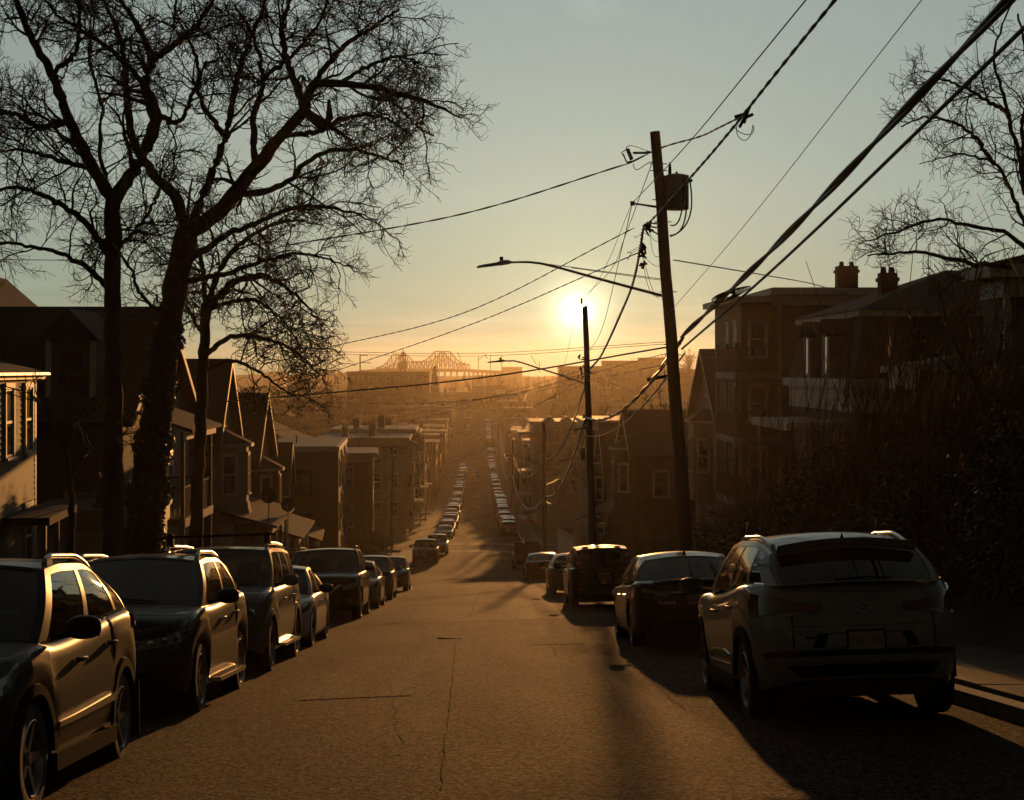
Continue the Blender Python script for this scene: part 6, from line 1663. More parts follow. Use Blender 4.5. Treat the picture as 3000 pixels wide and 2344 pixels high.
# RC: porch house at the right edge
h = House('shadowed house at the right edge with a white columned porch', 1, 12.25, 38, 11, 1.7, gz(13, 38), 2.15)
h.wall(S_SLATE); h.clap('cam', S_SLATE, -3.0, 2.0, ex=.14); h.corner(M_TRIM); h.flat_roof(M_TRIM, .5, .3, M_ROOF)
mb = MB(); mb.hexa([Vector(q) for q in ((-.5, -.5, 2.46), (11, -.5, 2.46), (11, 2, 2.46), (-.5, 2, 2.46), (3, .6, 3.3), (10, .6, 3.3), (10, .9, 3.3), (3, .9, 3.3))]); mb.build('hip_roof', M_ROOF, h.root)
h.window('cam', .95, .15, .8, 1.6); h.window('cam', 3.2, .15, .8, 1.6); h.window('cam', 3.2, -2.8); mb = MB(); mb.box((-2.55, -1.6, -.06), (.9, 1.5, .10)); pr_ = mb.build('porch_roof', M_TRIM, h.root)
mb = MB(); mb.box((-2.40, -1.45, -.42), (.75, 1.45, -.062)); mb.build('porch_beam', M_TRIM, pr_)
mb = MB(); mb.hexa([Vector(q) for q in ((-2.6, -1.65, .102), (.9, -1.65, .102), (.9, 1.5, .102), (-2.6, 1.5, .102), (-.01, -.1, .50), (.9, -.1, .50), (.9, 1.5, .50), (-.01, 1.5, .50))]); mb.build('porch_slope', M_ROOF, pr_)
for k, (cx_, cy_) in enumerate(((-2.15, -1.2), (-.95, -1.2), (.5, -1.2), (-2.15, 1.1))):
    mb = MB(); mb.lathe([(.16, 0), (.16, .08), (.12, .12), (.115, 1.2), (.10, 2.35), (.14, 2.42), (.16, 2.5), (.16, 2.55)], 14, 'z', (cx_, cy_, -2.97)); mb.build('porch_column', M_TRIM, h.root, 40)
mb = MB(); mb.box((-2.5, -1.55, -3.4), (.9, 1.5, -2.97)); mb.build('porch_deck', M_WOOD, h.root)
# RD: gable-fronted with bay
h = House('pale gable-fronted house with a white bay just right of the leaning pole', 1, 12.9, 87, 9, 10, gz(13, 87), -2.25)
h.wall(S_CREAM); h.clap('cam', S_CREAM, -6.5, -2.3, ex=.15); h.gable_roof('x', 3.3, M_ROOF, .45)
h.bay('street', 4.5, 3.6, 1.0, -7.2, -2.9, S_CREAM, zs=(-5.6,), win=(.6, 1.75)); h.window('street', 5, -1.4, .8, 1.4); h.window('cam', 2, -5.6); h.window('cam', 5, -5.6)
# RE: row running down to the crossing
h = House('brown gabled house with a flared white bay behind the sun pole', 1, 9.7, 101, 9, 10, gz(10, 101), -5.2)
h.wall(S_BROWN); h.gable_roof('x', 2.5, M_ROOFB, .4); h.bay('street', 3.0, 3.4, 1.1, -8.2, -5.0, S_GREY, zs=(-7.6,), win=(.6, 1.7), skirt=True); h.window('street', 5, -3.9, .7, 1.2)
h.window('cam', 1.6, -7.8); h.window('cam', 4.5, -7.8); h.porch('street', 5.5, 9.6, 1.8, gz(8, 107) + .4, -9.4, roof='slope')
h = House('narrow grey gabled house next to the crossing row, gable to the street', 1, 9.3, 117, 8, 9, gz(9, 117), -7.0)
h.wall(S_GREY); h.gable_roof('x', 3.0, M_ROOFB, .4); h.bay('street', 3, 3.2, 1.0, -10.6, -6.8, S_GREY, zs=(-9.4,)); h.window('cam', 2, -9.6); h.window('cam', 5, -9.6); h.porch('street', 5, 8.8, 1.8, gz(8, 122) + .5, -11.2, roof='slope', m=M_TRIM)
h = House('flat roofed tan block just before the crossing on the right', 1, 8.8, 130, 11, 13, gz(9, 130), -4.3)
h.wall(S_TAN); h.flat_roof(M_TRIM, .4, .3)
for z in (-6.6, -9.5, -12.4):
    for a in (1.5, 4.2, 7): h.window('cam', a, z)
    for a in (2, 5, 8, 11): h.window('street', a, z)
for k in range(3): h.vent(2 + 2.5 * k, 4 + k, -3.97, .7)
h = House('white triple-decker at the far corner of the crossing', 1, 6.9, 203, 8, 13, gz(8, 203), -6.7)
h.wall(S_WHITE); h.flat_roof(M_TRIM, .5, .35)
for z in (-9, -12, -15.1):
    for a in (1.2, 3.0, 5.0, 6.8): h.window('cam', a, z, .9, 1.6)
    for a in (2, 5, 8, 11): h.window('street', a, z, .9, 1.6)
h.porch('street', 3, 8, 1.6, gz(7, 205) + 1, -8, floors=3, fh=3.0, roof='flat', m=M_TRIM)
for k in range(2):
    mb = MB(); q = Vector((2 + 2.2 * k, 3, -6.32)); mb.hexa([q + Vector(v) for v in ((-.8, -1, 0), (.8, -1, 0), (.8, 1, 0), (-.8, 1, 0), (-.1, -.9, .55), (.1, -.9, .55), (.1, .9, .55), (-.1, .9, .55))]); mb.build('roof_skylight', M_TRIM, h.root)

# ------------------------------------------------------------------ houses left of the street
# LA: cedar shingle house catching the sun at the left edge
al = R(4.5)
h = House('cedar shingled house catching low sun at the left edge', -1, -11.35 + 11 * math.sin(al), 42 - 11 * math.cos(al), 9, 11, gz(-11, 36), -.22, al)
h.wall(S_SHING); rs = random.Random(3)
shm = []
for k in range(6):
    w_ = .10 + .028 * k; mb = MB(); mb.hexa([(0, -.030, 0), (w_, -.030, 0), (w_, 0, 0), (0, 0, 0), (0, -.008, .16), (w_, -.008, .16), (w_, 0, .16), (0, 0, .16)]); shm.append((w_, mb.mesh('shingle', S_SHING)))
rest = MB(); cnt = 0
for i in range(34):
    z = -.36 - .145 * i; a = 6.6
    while a < 10.85:
        w_, me = rs.choice(shm); p, r = h.fp('street', a, z - .02 + rs.uniform(-.012, .012))
        if i < 12 and a > 7.2 and cnt < 299:
            link('shingle', me, h.wo, p, (rs.uniform(-.012, .012), 0, r)); cnt += 1
        else:
            rest.hexa([Vector(q) for q in ((.030, a, z), (.030, a + w_, z), (0, a + w_, z), (0, a, z), (.008, a, z + .16), (.008, a + w_, z + .16), (0, a + w_, z + .16), (0, a, z + .16))])
        a += w_ + .008
so = rest.build('shingles', S_SHING, h.root); so['kind'] = 'stuff'
mb = MB(); mb.box((.22, -.3, -.22), (-9.2, 11.25, -.05)); ev = mb.build('eave', M_TRIM, h.root)
mb = MB(); mb.tube([(.28, -.3, -.10), (.28, 11.3, -.10)], .06, 6); mb.build('gutter', M_GUT, ev)
mb = MB(); mb.hexa([Vector(q) for q in ((.25, -.3, -.048), (.25, 11.25, -.048), (-9.2, 11.25, -.048), (-9.2, -.3, -.048), (-4.2, 2, 1.2), (-4.2, 9, 1.2), (-4.8, 9, 1.2), (-4.8, 2, 1.2))]); mb.build('roof', M_ROOF, h.root)
h.window('street', 9.95, -2.05, .85, 1.62); h.window('street', 7.6, -2.05, .85, 1.62); h.window('street', 9.9, -4.9, .85, 1.5)
mb = MB(); mb.box((.03, 10.86, h.z0), (-.1, 11.03, -.25)); mb.build('corner_board', M_TRIM, h.root)
h.porch('street', 7.0, 10.6, 1.0, gz(-10, 38) + .5, -3.6, roof='none', m=M_TRIMG, posts=(7.1, 8.8, 10.5))
mb = MB(); mb.box((.02, 6.9, -3.6), (1.1, 10.7, -3.42)); mb.build('porch_roof', M_ROOF, h.root)
# LB: big dark house behind the trees
h = House('large dark gabled house behind the left street trees', -1, -11.3, 52, 10, 12, gz(-12, 55), -1.55)
h.wall(S_SLATE); h.clap('cam', S_SLATE, -6.6, -1.6, ex=.15); h.gable_roof('x', 3.65, M_ROOF, .4, M_TRIMG)
h.window('cam', 1.2, -6.2, 1.0, 2.2, M_TRIMG); h.window('cam', 5.2, -4.6, .9, 1.6, M_TRIMG); h.window('street', 3, -5, .85, 1.5); h.window('street', 8, -5)
d = MB(); d.box((-1.1, .9, -1.4), (-2.6, 5, 1.0)); do = d.build('dormer', S_GREY, h.root)
mb = MB(); mb.prism([Vector((-.85, .6, .95)), Vector((-2.85, .6, .95)), Vector((-1.85, .6, 2.0))], (0, 4, 0)); mb.build('dormer_roof', M_ROOF, do)
ms = win_meshes(.7, 1.45, M_TRIM, 0); link('window', ms[0], do, (-1.85, .9, -.85))
for q0, q1 in ((-1.05, -1.22), (-2.48, -2.65)): mb = MB(); mb.box((q0, .86, -1.4), (q1, .9, .95)); mb.build('dormer_trim', M_TRIM, do)
h.porch('street', .5, 6, 1.9, gz(-10, 54) + .5, -2.0, floors=2, fh=2.75, roof='slope', m=M_WOOD)  # second porch storey added so its roof shades the shingled house
h = House('dark steep roof rising behind the large dark house at the far left', -1, -17.5, 66, 9, 10, gz(-18, 68), .2); h.wall(S_SLATE); h.gable_roof('y', 3.9, M_ROOF, .4, M_TRIMG); h.window('cam', 3, -1.8); h.window('cam', 6, -1.8)
# LC: three gabled houses with bays and porches
h = House('grey gabled house with a white flared bay right of the slender tree', -1, -11.0, 67.5, 9, 8.4, gz(-11, 68), -3.15, R(2))
h.wall(S_GREY); h.clap('cam', S_GREY, -8, -3.2, ex=.16); h.gable_roof('x', 3.5, M_ROOF, .4, M_TRIMG); h.bay('street', 1.5, 2.9, 1.35, -5.5, -3.2, S_WHITE, zs=(-5.15,), win=(.62, 1.6), skirt=True)
h.window('street', 4.2, -2.4, .7, 1.2); h.porch('street', -.6, 8, 2.5, gz(-10, 68) + .3, -6.45, roof='slope', m=M_WOOD, posts=(-.4, 2.4, 5.2, 7.8)); h.window('cam', 1.5, -5.2); h.window('cam', 4.5, -5.2)
h = House('brown gabled house with a small cone roofed bay, second of the left gables', -1, -10.9, 79, 9, 9, gz(-11, 80), -4.3, R(2))
h.wall(S_BROWN); h.gable_roof('x', 3.0, M_ROOFB, .4, M_TRIMG); h.bay('street', 1.4, 2.6, 1.2, -7.0, -4.9, S_GREY, zs=(-6.6,), win=(.5, 1.4), skirt=True); h.window('street', 4.5, -3.4, .7, 1.2)
h.porch('street', -.4, 8, 2.2, gz(-10, 80) + .3, -8.1, roof='slope', m=M_TRIM, posts=(-.3, 2.5, 5.3, 7.9)); h.window('cam', 2, -6.8); h.chimney(5, 4.5, -2, .4)
h = House('low cream gabled house with a sunlit flank beside the brick block', -1, -10.75, 90.5, 9, 8, gz(-11, 91), -6.7, R(4))
h.wall(S_CREAM); h.gable_roof('x', 2.4, M_ROOF, .35, M_TRIMG); h.window('street', 2, -9); h.window('street', 4, -6.3, .7, 1.1); h.window('street', 6, -9); h.porch('street', 1, 7, 1.8, gz(-10, 92) + .3, -9.6, roof='slope', m=M_TRIM)
# LE: brick block
h = House('three-storey red brick apartment block with a flat white-edged roof on the left', -1, -8.85, 104, 13, 14, gz(-9, 104), -5.15, R(2.4), cat='apartment block')
h.wall(M_BRICK)
mb = MB(); mb.box((.06, -.06, -5.15), (-13, 14.1, -4.86)); mb.build('parapet', M_TRIM, h.root); mb = MB(); mb.box((-.15, .15, -4.858), (-12.9, 13.9, -4.83)); mb.build('roof', M_TARROOF, h.root)
for z in (-7.4, -10.2, -13.0):
    for a in (1.6, 4.2, 7.0, 9.8, 12.2): h.window('street', a, z + (.5 if a in (4.2, 9.8) else 0), .75 if a not in (4.2, 9.8) else .5, 1.6, M_TRIMG)
    for a in (2.2, 5.2): h.window('cam', a, z - .5, .9, 1.5, M_BRICKD)
for k in range(2): h.vent(3 + 1.5 * k, 5 + 3 * k, -4.83, .45)
mb = MB(); mb.tube([(-6.5, -.06, -5), (-6.5, -.06, -14)], .05, 6); mb.build('downpipe', M_STEEL, h.root)
# LF: pale house with a blazing edge
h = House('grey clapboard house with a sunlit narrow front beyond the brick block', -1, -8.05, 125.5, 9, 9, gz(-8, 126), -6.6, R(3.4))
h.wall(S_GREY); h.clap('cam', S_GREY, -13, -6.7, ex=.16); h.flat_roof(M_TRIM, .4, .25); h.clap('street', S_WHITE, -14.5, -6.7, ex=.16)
for z in (-9.0, -12): h.window('street', 2.2, z, .8, 1.5); h.window('street', 6.2, z, .8, 1.5); h.window('cam', 2, z); h.window('cam', 5, z)
h = House('brown hip roofed house behind the grey clapboard house', -1, -12.5, 118, 9, 10, gz(-12, 120), -5.6); h.wall(S_BROWN); h.gable_roof('y', 1.9, M_ROOFB, .3)
# LG: pale triple-deckers past the crossing
for k, (y, x, z1, sd, lab) in enumerate(((184, -8.1, -7.9, S_WHITE, 'first pale flat-topped triple-decker past the crossing on the left'), (200, -8.0, -7.5, S_CREAM, 'second pale triple-decker past the crossing on the left, bays to the street'),
                                         (218, -8.1, -8.4, S_GREY, 'third triple-decker past the crossing on the left, greyer than its neighbours'))):
    h = House(lab, -1, x, y, 10, 13, gz(-8, y), z1, R(.8)); h.wall(sd); h.flat_roof(M_TRIM, .45, .32)
    for z in (z1 - 2.5, z1 - 5.5, z1 - 8.6):
        for a in (1.4, 3.2, 5.4, 7.8): h.window('cam', a, z, .85, 1.7)
        for a in (5.5, 8.5, 11.5): h.window('street', a, z, .85, 1.7)
    h.bay('street', 2.4, 3.2, .9, z1 - 10, z1 - .5, sd, zs=(z1 - 2.5, z1 - 5.5, z1 - 8.6), win=(.5, 1.6)); h.chimney(4, 5, z1, z1 + 1.7, .8, .8); h.chimney(7, 3, z1, z1 + 1.4, .7, .7)
    h.porch('street', 5, 8, 1.6, gz(-8, y) + .8, z1 - 7.4, roof='flat', m=M_TRIM); h.vent(2, 3, z1 + .35); h.vent(6, 8, z1 + .35, .8)
# the streets of houses that climb the far hill
FARG = 'houses on the far hill'
SD = (S_WHITE, S_GREY, S_CREAM, S_BROWN, S_TAN, S_GREEN, S_SLATE); SN = ('white', 'grey', 'cream', 'brown', 'tan', 'greenish', 'slate grey')
rh = random.Random(77)
def far_house(s, x, y, label, hgt, flat, w=8.5, d=11, lite=True, si=None, z=None):
    k = si if si is not None else rh.randrange(len(SD)); z0 = (gz(s * abs(x), y) if z is None else z); z1 = z0 + hgt
    h = House(f'{SN[k]} {label}', s, s * abs(x), y, w, d, z0, z1, group=FARG); h.wall(SD[k])
    if flat: h.flat_roof(M_TRIM, .4, .3)
    else: h.gable_roof(rh.choice('xy'), rh.uniform(2.4, 3.4), rh.choice((M_ROOF, M_ROOFB)), .35)
    if rh.random() < .7: h.chimney(rh.uniform(2, w - 2), d / 2, z1, z1 + (1.5 if flat else 4.2), .8, .8)
    for zz in range(int(hgt // 2.9)):
        z_ = z0 + .9 + 2.9 * zz
        for a in (1.4, w / 2, w - 1.4): h.window('cam', a, z_, .95, 1.6, lite=True)
        if y < 420:
            for a in (2, d / 2, d - 2): h.window('street', a, z_, .95, 1.6, lite=True)
    return h
for s in (-1, 1):
    y = 236 if s < 0 else 222; i = 0
    while y < 700:
        flat = rh.random() < .6; d = rh.uniform(9, 13)
        far_house(s, rh.uniform(7.6, 9.2), y, f"{'flat-roofed triple-decker' if flat else 'gabled house'}, number {ordn(i)} up the far hill on the {'left' if s < 0 else 'right'} side", rh.uniform(8.6, 10.4) if flat else rh.uniform(6.2, 7.4), flat, rh.uniform(8, 10), d)
        y += d + rh.uniform(1.5, 3.5); i += 1
# back streets either side
i = 0
spots = []
for s in (-1, 1):
    for y in (132, 158, 186, 214, 246, 280, 318, 358, 400, 450, 505, 560, 620, 690):
        for x in (23, 38, 56, 78, 104):
            if abs(x) / y > (.22 if s < 0 else .14): continue
            if rh.random() < .62: spots.append((s, x + rh.uniform(-5, 5), y + rh.uniform(-8, 8)))
spots.sort(key=lambda q: (q[0], q[2]))
cnt = {1: 0, -1: 0}
for (s, x, y) in spots:
    flat = rh.random() < .35; i = cnt[s]; cnt[s] += 1
    far_house(s, x, y, f"{'flat-roofed' if flat else 'gabled'} back-street house on the {'left' if s < 0 else 'right'}, {ordn(i) if i < 40 else ordn(i - 40) + ' of the distant ones'} from the camera", rh.uniform(6, 9) if flat else rh.uniform(5, 6.5), flat, rh.uniform(9, 13), rh.uniform(9, 13))

# ------------------------------------------------------------------ shrubs and brambles
M_LEAFD = mat('shrub_leaf', (.030, .028, .014), .6, var=.5, scale=20)
M_LEAFR = mat('beech_leaf', (.13, .045, .018), .6, var=.4, scale=20)
M_CANE = mat('bramble_cane', (.12, .06, .03), .5)
M_HEDGE = mat('clipped_leaf', (.022, .030, .012), .55, var=.5, scale=20)
def leaf_cloud(n, rs, size, shape):
    c_ = shape(n, rs); n = len(c_); nr = rs.normal(size=(n, 3)); nr /= np.linalg.norm(nr, axis=1, keepdims=True)
    u = np.cross(nr, rs.normal(size=(n, 3))); u /= np.linalg.norm(u, axis=1, keepdims=True); v = np.cross(nr, u); s = (size * (.6 + .8 * rs.random(n)))[:, None]
    return np.stack([c_ + u * s, c_ + v * s * .6, c_ - u * s, c_ - v * s * .6], 1).reshape(-1, 3), np.arange(n * 4).reshape(n, 4)
def lumpy(rx, ry, rz, k=7, fill=.5):
    def f(n, rs):
        d = rs.normal(size=(n, 3)); d /= np.linalg.norm(d, axis=1, keepdims=True); d[:, 2] = np.abs(d[:, 2]) * 1.0
        ph = rs.random((k, 3)) * 6.28; amp = 1 + .16 * sum(np.sin(d @ (rs.normal(size=3) * 4) + ph[j, 0]) for j in range(k)) / k * 2.2
        r = (fill + (1 - fill) * rs.random(n)) ** .5 * amp
        return d * r[:, None] * np.array([rx, ry, rz])
    return f
def bramble_meshes(seed, canes=170, leaves=11000, lean=(.25, -.1)):
    rs = np.random.default_rng(seed)
    V, Q = leaf_cloud(leaves, rs, .034, lumpy(1.75, 2.0, 2.45)); lm = mesh_np('foliage', V, Q, M_LEAFD)
    n = 9; th = rs.random(canes) * 6.28; rr = rs.random(canes) ** .5 * 1.3; base = np.stack([np.cos(th) * rr, np.sin(th) * rr, np.zeros(canes)], 1)
    d = np.stack([lean[0] + rs.normal(size=canes) * .22, lean[1] + rs.normal(size=canes) * .22, np.ones(canes)], 1); L = 2.4 + 2.4 * rs.random(canes); P = np.empty((canes, n, 3)); P[:, 0] = base
    for k in range(1, n):
        d = d + rs.normal(size=d.shape) * .05; d /= np.linalg.norm(d, axis=1, keepdims=True); P[:, k] = P[:, k - 1] + d * (L / (n - 1))[:, None]
    Rd = np.linspace(.013, .005, n)[None, :] * np.ones((canes, 1)); V1, Q1 = tube_batch(P, Rd, 3)
    C, Cr = sprout(P, Rd, 7, .45, 5, rs, up=.35, spread=.6, zig=.15, ratio=.7, rmin=.004, tmin=.25); V2, Q2 = tube_batch(C, Cr, 3)
    return lm, mesh_np('canes', np.concatenate([V1, V2]), np.concatenate([Q1, Q2 + len(V1)]), M_CANE)
BR = [bramble_meshes(s_) for s_ in (41, 42, 43)]
def bramble(x, y, sx, sz, label, rot=0.0, dz=0.0):
    r_ = thing('bramble_bush', label, 'bush', (x, y, terr(x, y) - .05 + dz), rot, 'brambles on the right bank'); r_.scale = (sx, sx, sz)
    lm, cm = BR[bramble.k % 3]; bramble.k += 1; link('foliage', lm, r_); link('canes', cm, r_)
bramble.k = 0
WH = ('nearest the right edge, beside the silver crossover', 'behind the rear of the silver crossover', 'under the porch columns', 'below the mansard dormers', 'in front of the triple-decker corner', 'right of the leaning pole foot', 'low at the leaning pole foot', 'high on the bank by the porch house', 'high on the bank under the dormers', 'upper bank towards the triple-decker')
for i, (x, y, sx, sz) in enumerate(((8.3, 21.5, 1.2, 1.05), (8.0, 25.5, 1.2, 1.15), (8.2, 29.5, 1.2, 1.12), (8.0, 33.5, 1.2, 1.18), (8.2, 37.5, 1.15, 1.08), (7.8, 42, 1.1, 1.05), (7.4, 47, 1.0, .9), (10.6, 24.5, 1.2, 1.0), (10.4, 30, 1.2, .95), (10.6, 36, 1.2, .92))):
    bramble(x, y, sx, sz, f'tangled bramble thicket with lit canes, {WH[i]}', random.uniform(-.3, .3))
def shrub(x, y, sx, sy, sz, label, n=2600, m=None, twigs=True, z=None, name='shrub', size=.045, seed=1):
    rs = np.random.default_rng(seed); r_ = thing(name, label, 'bush', (x, y, (terr(x, y) if z is None else z) - .05), 0, 'shrubs beside the pavement')
    V, Q = leaf_cloud(n, rs, size, lumpy(sx, sy, sz, fill=.75)); link('foliage', mesh_np('foliage', V, Q, m or M_HEDGE), r_)
    if twigs:
        k = 60; d = rs.normal(size=(k, 3)); d[:, 2] = np.abs(d[:, 2]) + .5; d /= np.linalg.norm(d, axis=1, keepdims=True); P = d[:, None, :] * np.linspace(.05, 1.15, 7)[None, :, None] * np.array([sx, sy, sz]); P[:, 1:] += rs.normal(size=P[:, 1:].shape) * .05
        Rd = np.linspace(.016, .005, 7)[None, :] * np.ones((k, 1)); V1, Q1 = tube_batch(P, Rd, 3); C, Cr = sprout(P, Rd, 8, .5, 5, rs, up=.3, spread=.6, zig=.2, ratio=.7, rmin=.004); V2, Q2 = tube_batch(C, Cr, 3)
        link('stems', mesh_np('stems', np.concatenate([V1, V2]), np.concatenate([Q1, Q2 + len(V1)]), M_CANE), r_)
shrub(6.9, 62, 1.2, 2.0, 1.7, 'round clipped hedge by the pavement below the sun pole', 9000, size=.035, seed=2)
shrub(7.3, 55, 1.1, 2.2, 1.7, 'second clipped hedge nearer the leaning pole', 8000, size=.035, seed=3)
shrub(7.3, 80, 1.6, 2.4, 2.9, 'russet leaved bush glowing behind the disabled parking sign', 5200, M_LEAFR, seed=4, size=.05)
shrub(7.4, 90, 1.4, 2.6, 2.4, 'darker russet bush further down from the parking sign', 3800, M_LEAFR, seed=5, size=.05)
shrub(-7.6, 77, 1.2, 2.6, 2.2, 'twiggy arching shrub in front of the brick block', 1500, M_LEAFD, seed=6)
shrub(-7.6, 86, 1.0, 2.4, 1.8, 'smaller twiggy shrub beside the pavement near the brick block', 1500, M_LEAFD, seed=7)
shrub(-7.5, 112, 1.1, 3.0, 2.4, 'dark bushy evergreen at the foot of the brick block', 4200, seed=8, size=.06)
shrub(-7.4, 120, 1.0, 2.6, 2.8, 'tall dark shrub before the grey clapboard house', 3600, seed=9, size=.06)
shrub(-10.5, 47.2, .9, 1.4, 4.4, 'tall dark yew added to shade the cedar shingled house', 9000, seed=14, size=.06)  # dense evergreen added to keep low sun off the lower shingled wall
shrub(-8.2, 25, 1.0, 2.0, 1.2, 'low dark shrub behind the picket fence at the left', 3200, seed=10)
shrub(-8.0, 33, .9, 1.6, 1.1, 'low shrub at the foot of the street trees', 2600, seed=11)

# ------------------------------------------------------------------ fences, signs and street furniture
def picket_fence(label, x, y0, y1, hh, m, pitch=.13, pw=.09, cat='fence', group=None, top='point'):
    r_ = thing('picket_fence' if top == 'point' else 'board_fence', label, cat, (x, y0, zroad(y0) + tilt(x, y0)), 0, group); b = zroad(y0)
    mb = MB()
    if top == 'point': mb.add([(-.012, -pw / 2, .05), (.012, -pw / 2, .05), (.012, pw / 2, .05), (-.012, pw / 2, .05), (-.012, -pw / 2, hh - .08), (.012, -pw / 2, hh - .08), (.012, pw / 2, hh - .08), (-.012, pw / 2, hh - .08), (-.012, 0, hh), (.012, 0, hh)], [(0, 3, 2, 1), (0, 1, 5, 4), (2, 3, 7, 6), (0, 4, 8, 7, 3), (1, 2, 6, 9, 5), (4, 5, 9, 8), (6, 7, 8, 9)])
    else: mb.box((-.012, -pw / 2, .05), (.012, pw / 2, hh))
    pm = mb.mesh('picket' if top == 'point' else 'board', m); n = int((y1 - y0) / pitch)
    for i in range(n): y = y0 + pitch * i; link(pm.name.split('.')[0], pm, r_, (0, y - y0, zroad(y) - b + .1))
    for z in (.35, hh - .3):
        mb = MB(); mb.tube([(-.035, 0, z + .1), (-.035, (y1 - y0) / 2, zroad((y0 + y1) / 2) - b + z + .1), (-.035, y1 - y0, zroad(y1) - b + z + .1)], .03, 4); mb.build('rail', m, r_)
    return r_
picket_fence('dark wooden picket fence along the pavement behind the left cars', -6.95, 21, 56, 1.55, M_WOOD)
picket_fence('short weathered board fence between the left porches', -6.95, 60, 68, 1.4, M_WOOD, top='flat', pw=.125)
wf = picket_fence('white vinyl fence with a lattice top beyond the sun pole', 6.85, 119, 141, 1.75, M_TRIM, .155, .15, top='flat')
mb = MB(); n = 40
for i in range(n):
    y = 22 * i / n
    mb.tube([(0, y, zroad(119 + y) - zroad(119) + 1.85), (0, y + .55, zroad(119.5 + y) - zroad(119) + 2.2)], .02, 4); mb.tube([(0, y + .55, zroad(119.5 + y) - zroad(119) + 1.85), (0, y, zroad(119 + y) - zroad(119) + 2.2)], .02, 4)
lt = mb.build('lattice', M_TRIM, wf); lt['kind'] = 'stuff'
M_SIGNW = mat('sign_white', (.55, .53, .50), .45); M_SIGNR = mat('sign_red', (.38, .03, .03), .45); M_SIGNB = mat('sign_blue', (.02, .07, .25), .45); M_SIGNG = mat('sign_dark', (.03, .03, .03), .5)
def sign_root(label, x, y, hh, name='street_sign'):
    r_ = thing(name, label, 'sign', (x, y, zroad(y) + .115)); mb = MB(); mb.tube([(0, .03, -.1), (0, .03, hh)], .028, 6); mb.build('post', M_STEEL, r_); return r_
def board(r_, w, z0, z1, m, x=0.0, name='sign_plate', y=0.0):
    mb = MB(); mb.box((x - w / 2, y - .008, z0), (x + w / 2, y, z1)); return mb.build(name, m, r_)
def letters(par, txt, size, m, x, z, y=-.011): link('lettering', text_mesh(txt, size, m, extrude=.001), par, (x, y, z), (R(90), 0, 0))
r_ = sign_root('white disabled parking sign with a blue wheelchair symbol beside the sun pole', at(1760, 0, 64).x, 64, 2.45)
b = board(r_, .31, 1.98, 2.46, M_SIGNW); letters(b, 'RESERVED', .052, M_SIGNG, 0, 2.42); letters(b, 'PARKING', .060, M_SIGNG, 0, 2.35)
p_ = board(r_, .17, 2.08, 2.27, M_SIGNB, y=-.009, name='symbol_panel')
mb = MB(); mb.lathe([(.001, -.012), (.014, -.012)], 10, 'y', (0.0, -.009, 2.25)); mb.tube([(0, -.019, 2.235), (.003, -.019, 2.175), (.035, -.019, 2.172), (.05, -.019, 2.125)], .008, 4); mb.tube([(-.005 + .042 * math.cos(a), -.019, 2.145 + .042 * math.sin(a)) for a in [2.0 + 4.2 * i / 14 for i in range(15)]], .007, 4); mb.build('wheelchair_symbol', M_SIGNW, p_)
r_ = sign_root('narrow white notice sign with red print strapped low beside the sun pole', at(1709, 0, 68.5).x, 68.5, 2.0)
b = board(r_, .30, 1.18, 1.92, M_SIGNW)
for i, t in enumerate(('', 'PARKING', '', '', '', 'ONLY')):
    if t: letters(b, t, .075, M_SIGNR, 0, 1.86 - .115 * i)
    else: mb = MB(); mb.box((-.10, -.012, 1.835 - .115 * i), (.10 - .03 * (i % 3), -.009, 1.885 - .115 * i)); mb.build('print_line', M_SIGNR, b)
r_ = sign_root('red stop sign under a red street name plate at the far corner', at(1551, 0, 164).x, 164, 3.25)
mb = MB(); mb.prism([Vector((.33 * math.cos(R(22.5 + 45 * k)), -.01, 2.35 + .33 * math.sin(R(22.5 + 45 * k)))) for k in range(8)], (0, .012, 0)); sp_ = mb.build('stop_plate', M_SIGNR, r_); letters(sp_, 'STOP', .26, M_SIGNW, 0, 2.35, -.014)
b = board(r_, .95, 2.92, 3.18, M_SIGNR, x=-.05); letters(b, 'Eleanor', .20, M_SIGNW, .05, 3.05); mb = MB(); mb.tube([(-.43 + .06 * math.cos(2 * math.pi * k / 16), -.012, 3.05 + .06 * math.sin(2 * math.pi * k / 16)) for k in range(17)], .012, 4); mb.build('emblem', M_SIGNW, b)
r_ = sign_root('small white plate on its own post right of the stop sign', at(1567, 0, 166).x, 166, 2.9); board(r_, .42, 2.1, 2.85, M_SIGNW)
# hydrant
q = at(1541, 0, 166); r_ = thing('fire_hydrant', 'red fire hydrant at the far corner near the stop sign', 'hydrant', (q.x, 166, zroad(166) + .11))
mb = MB(); mb.lathe([(.17, 0), (.17, .06), (.12, .08), (.115, .55), (.15, .58), (.15, .63), (.12, .70), (.06, .78), (.04, .86), (.001, .88)], 14); mb.build('barrel', M_SIGNR, r_, 40)
for d in ((1, 0), (-1, 0), (0, -1)):
    mb = MB(); mb.tube([(0, 0, .45), (d[0] * .2, d[1] * .2, .45)], .06, 8); mb.build('nozzle', M_SIGNR, r_)
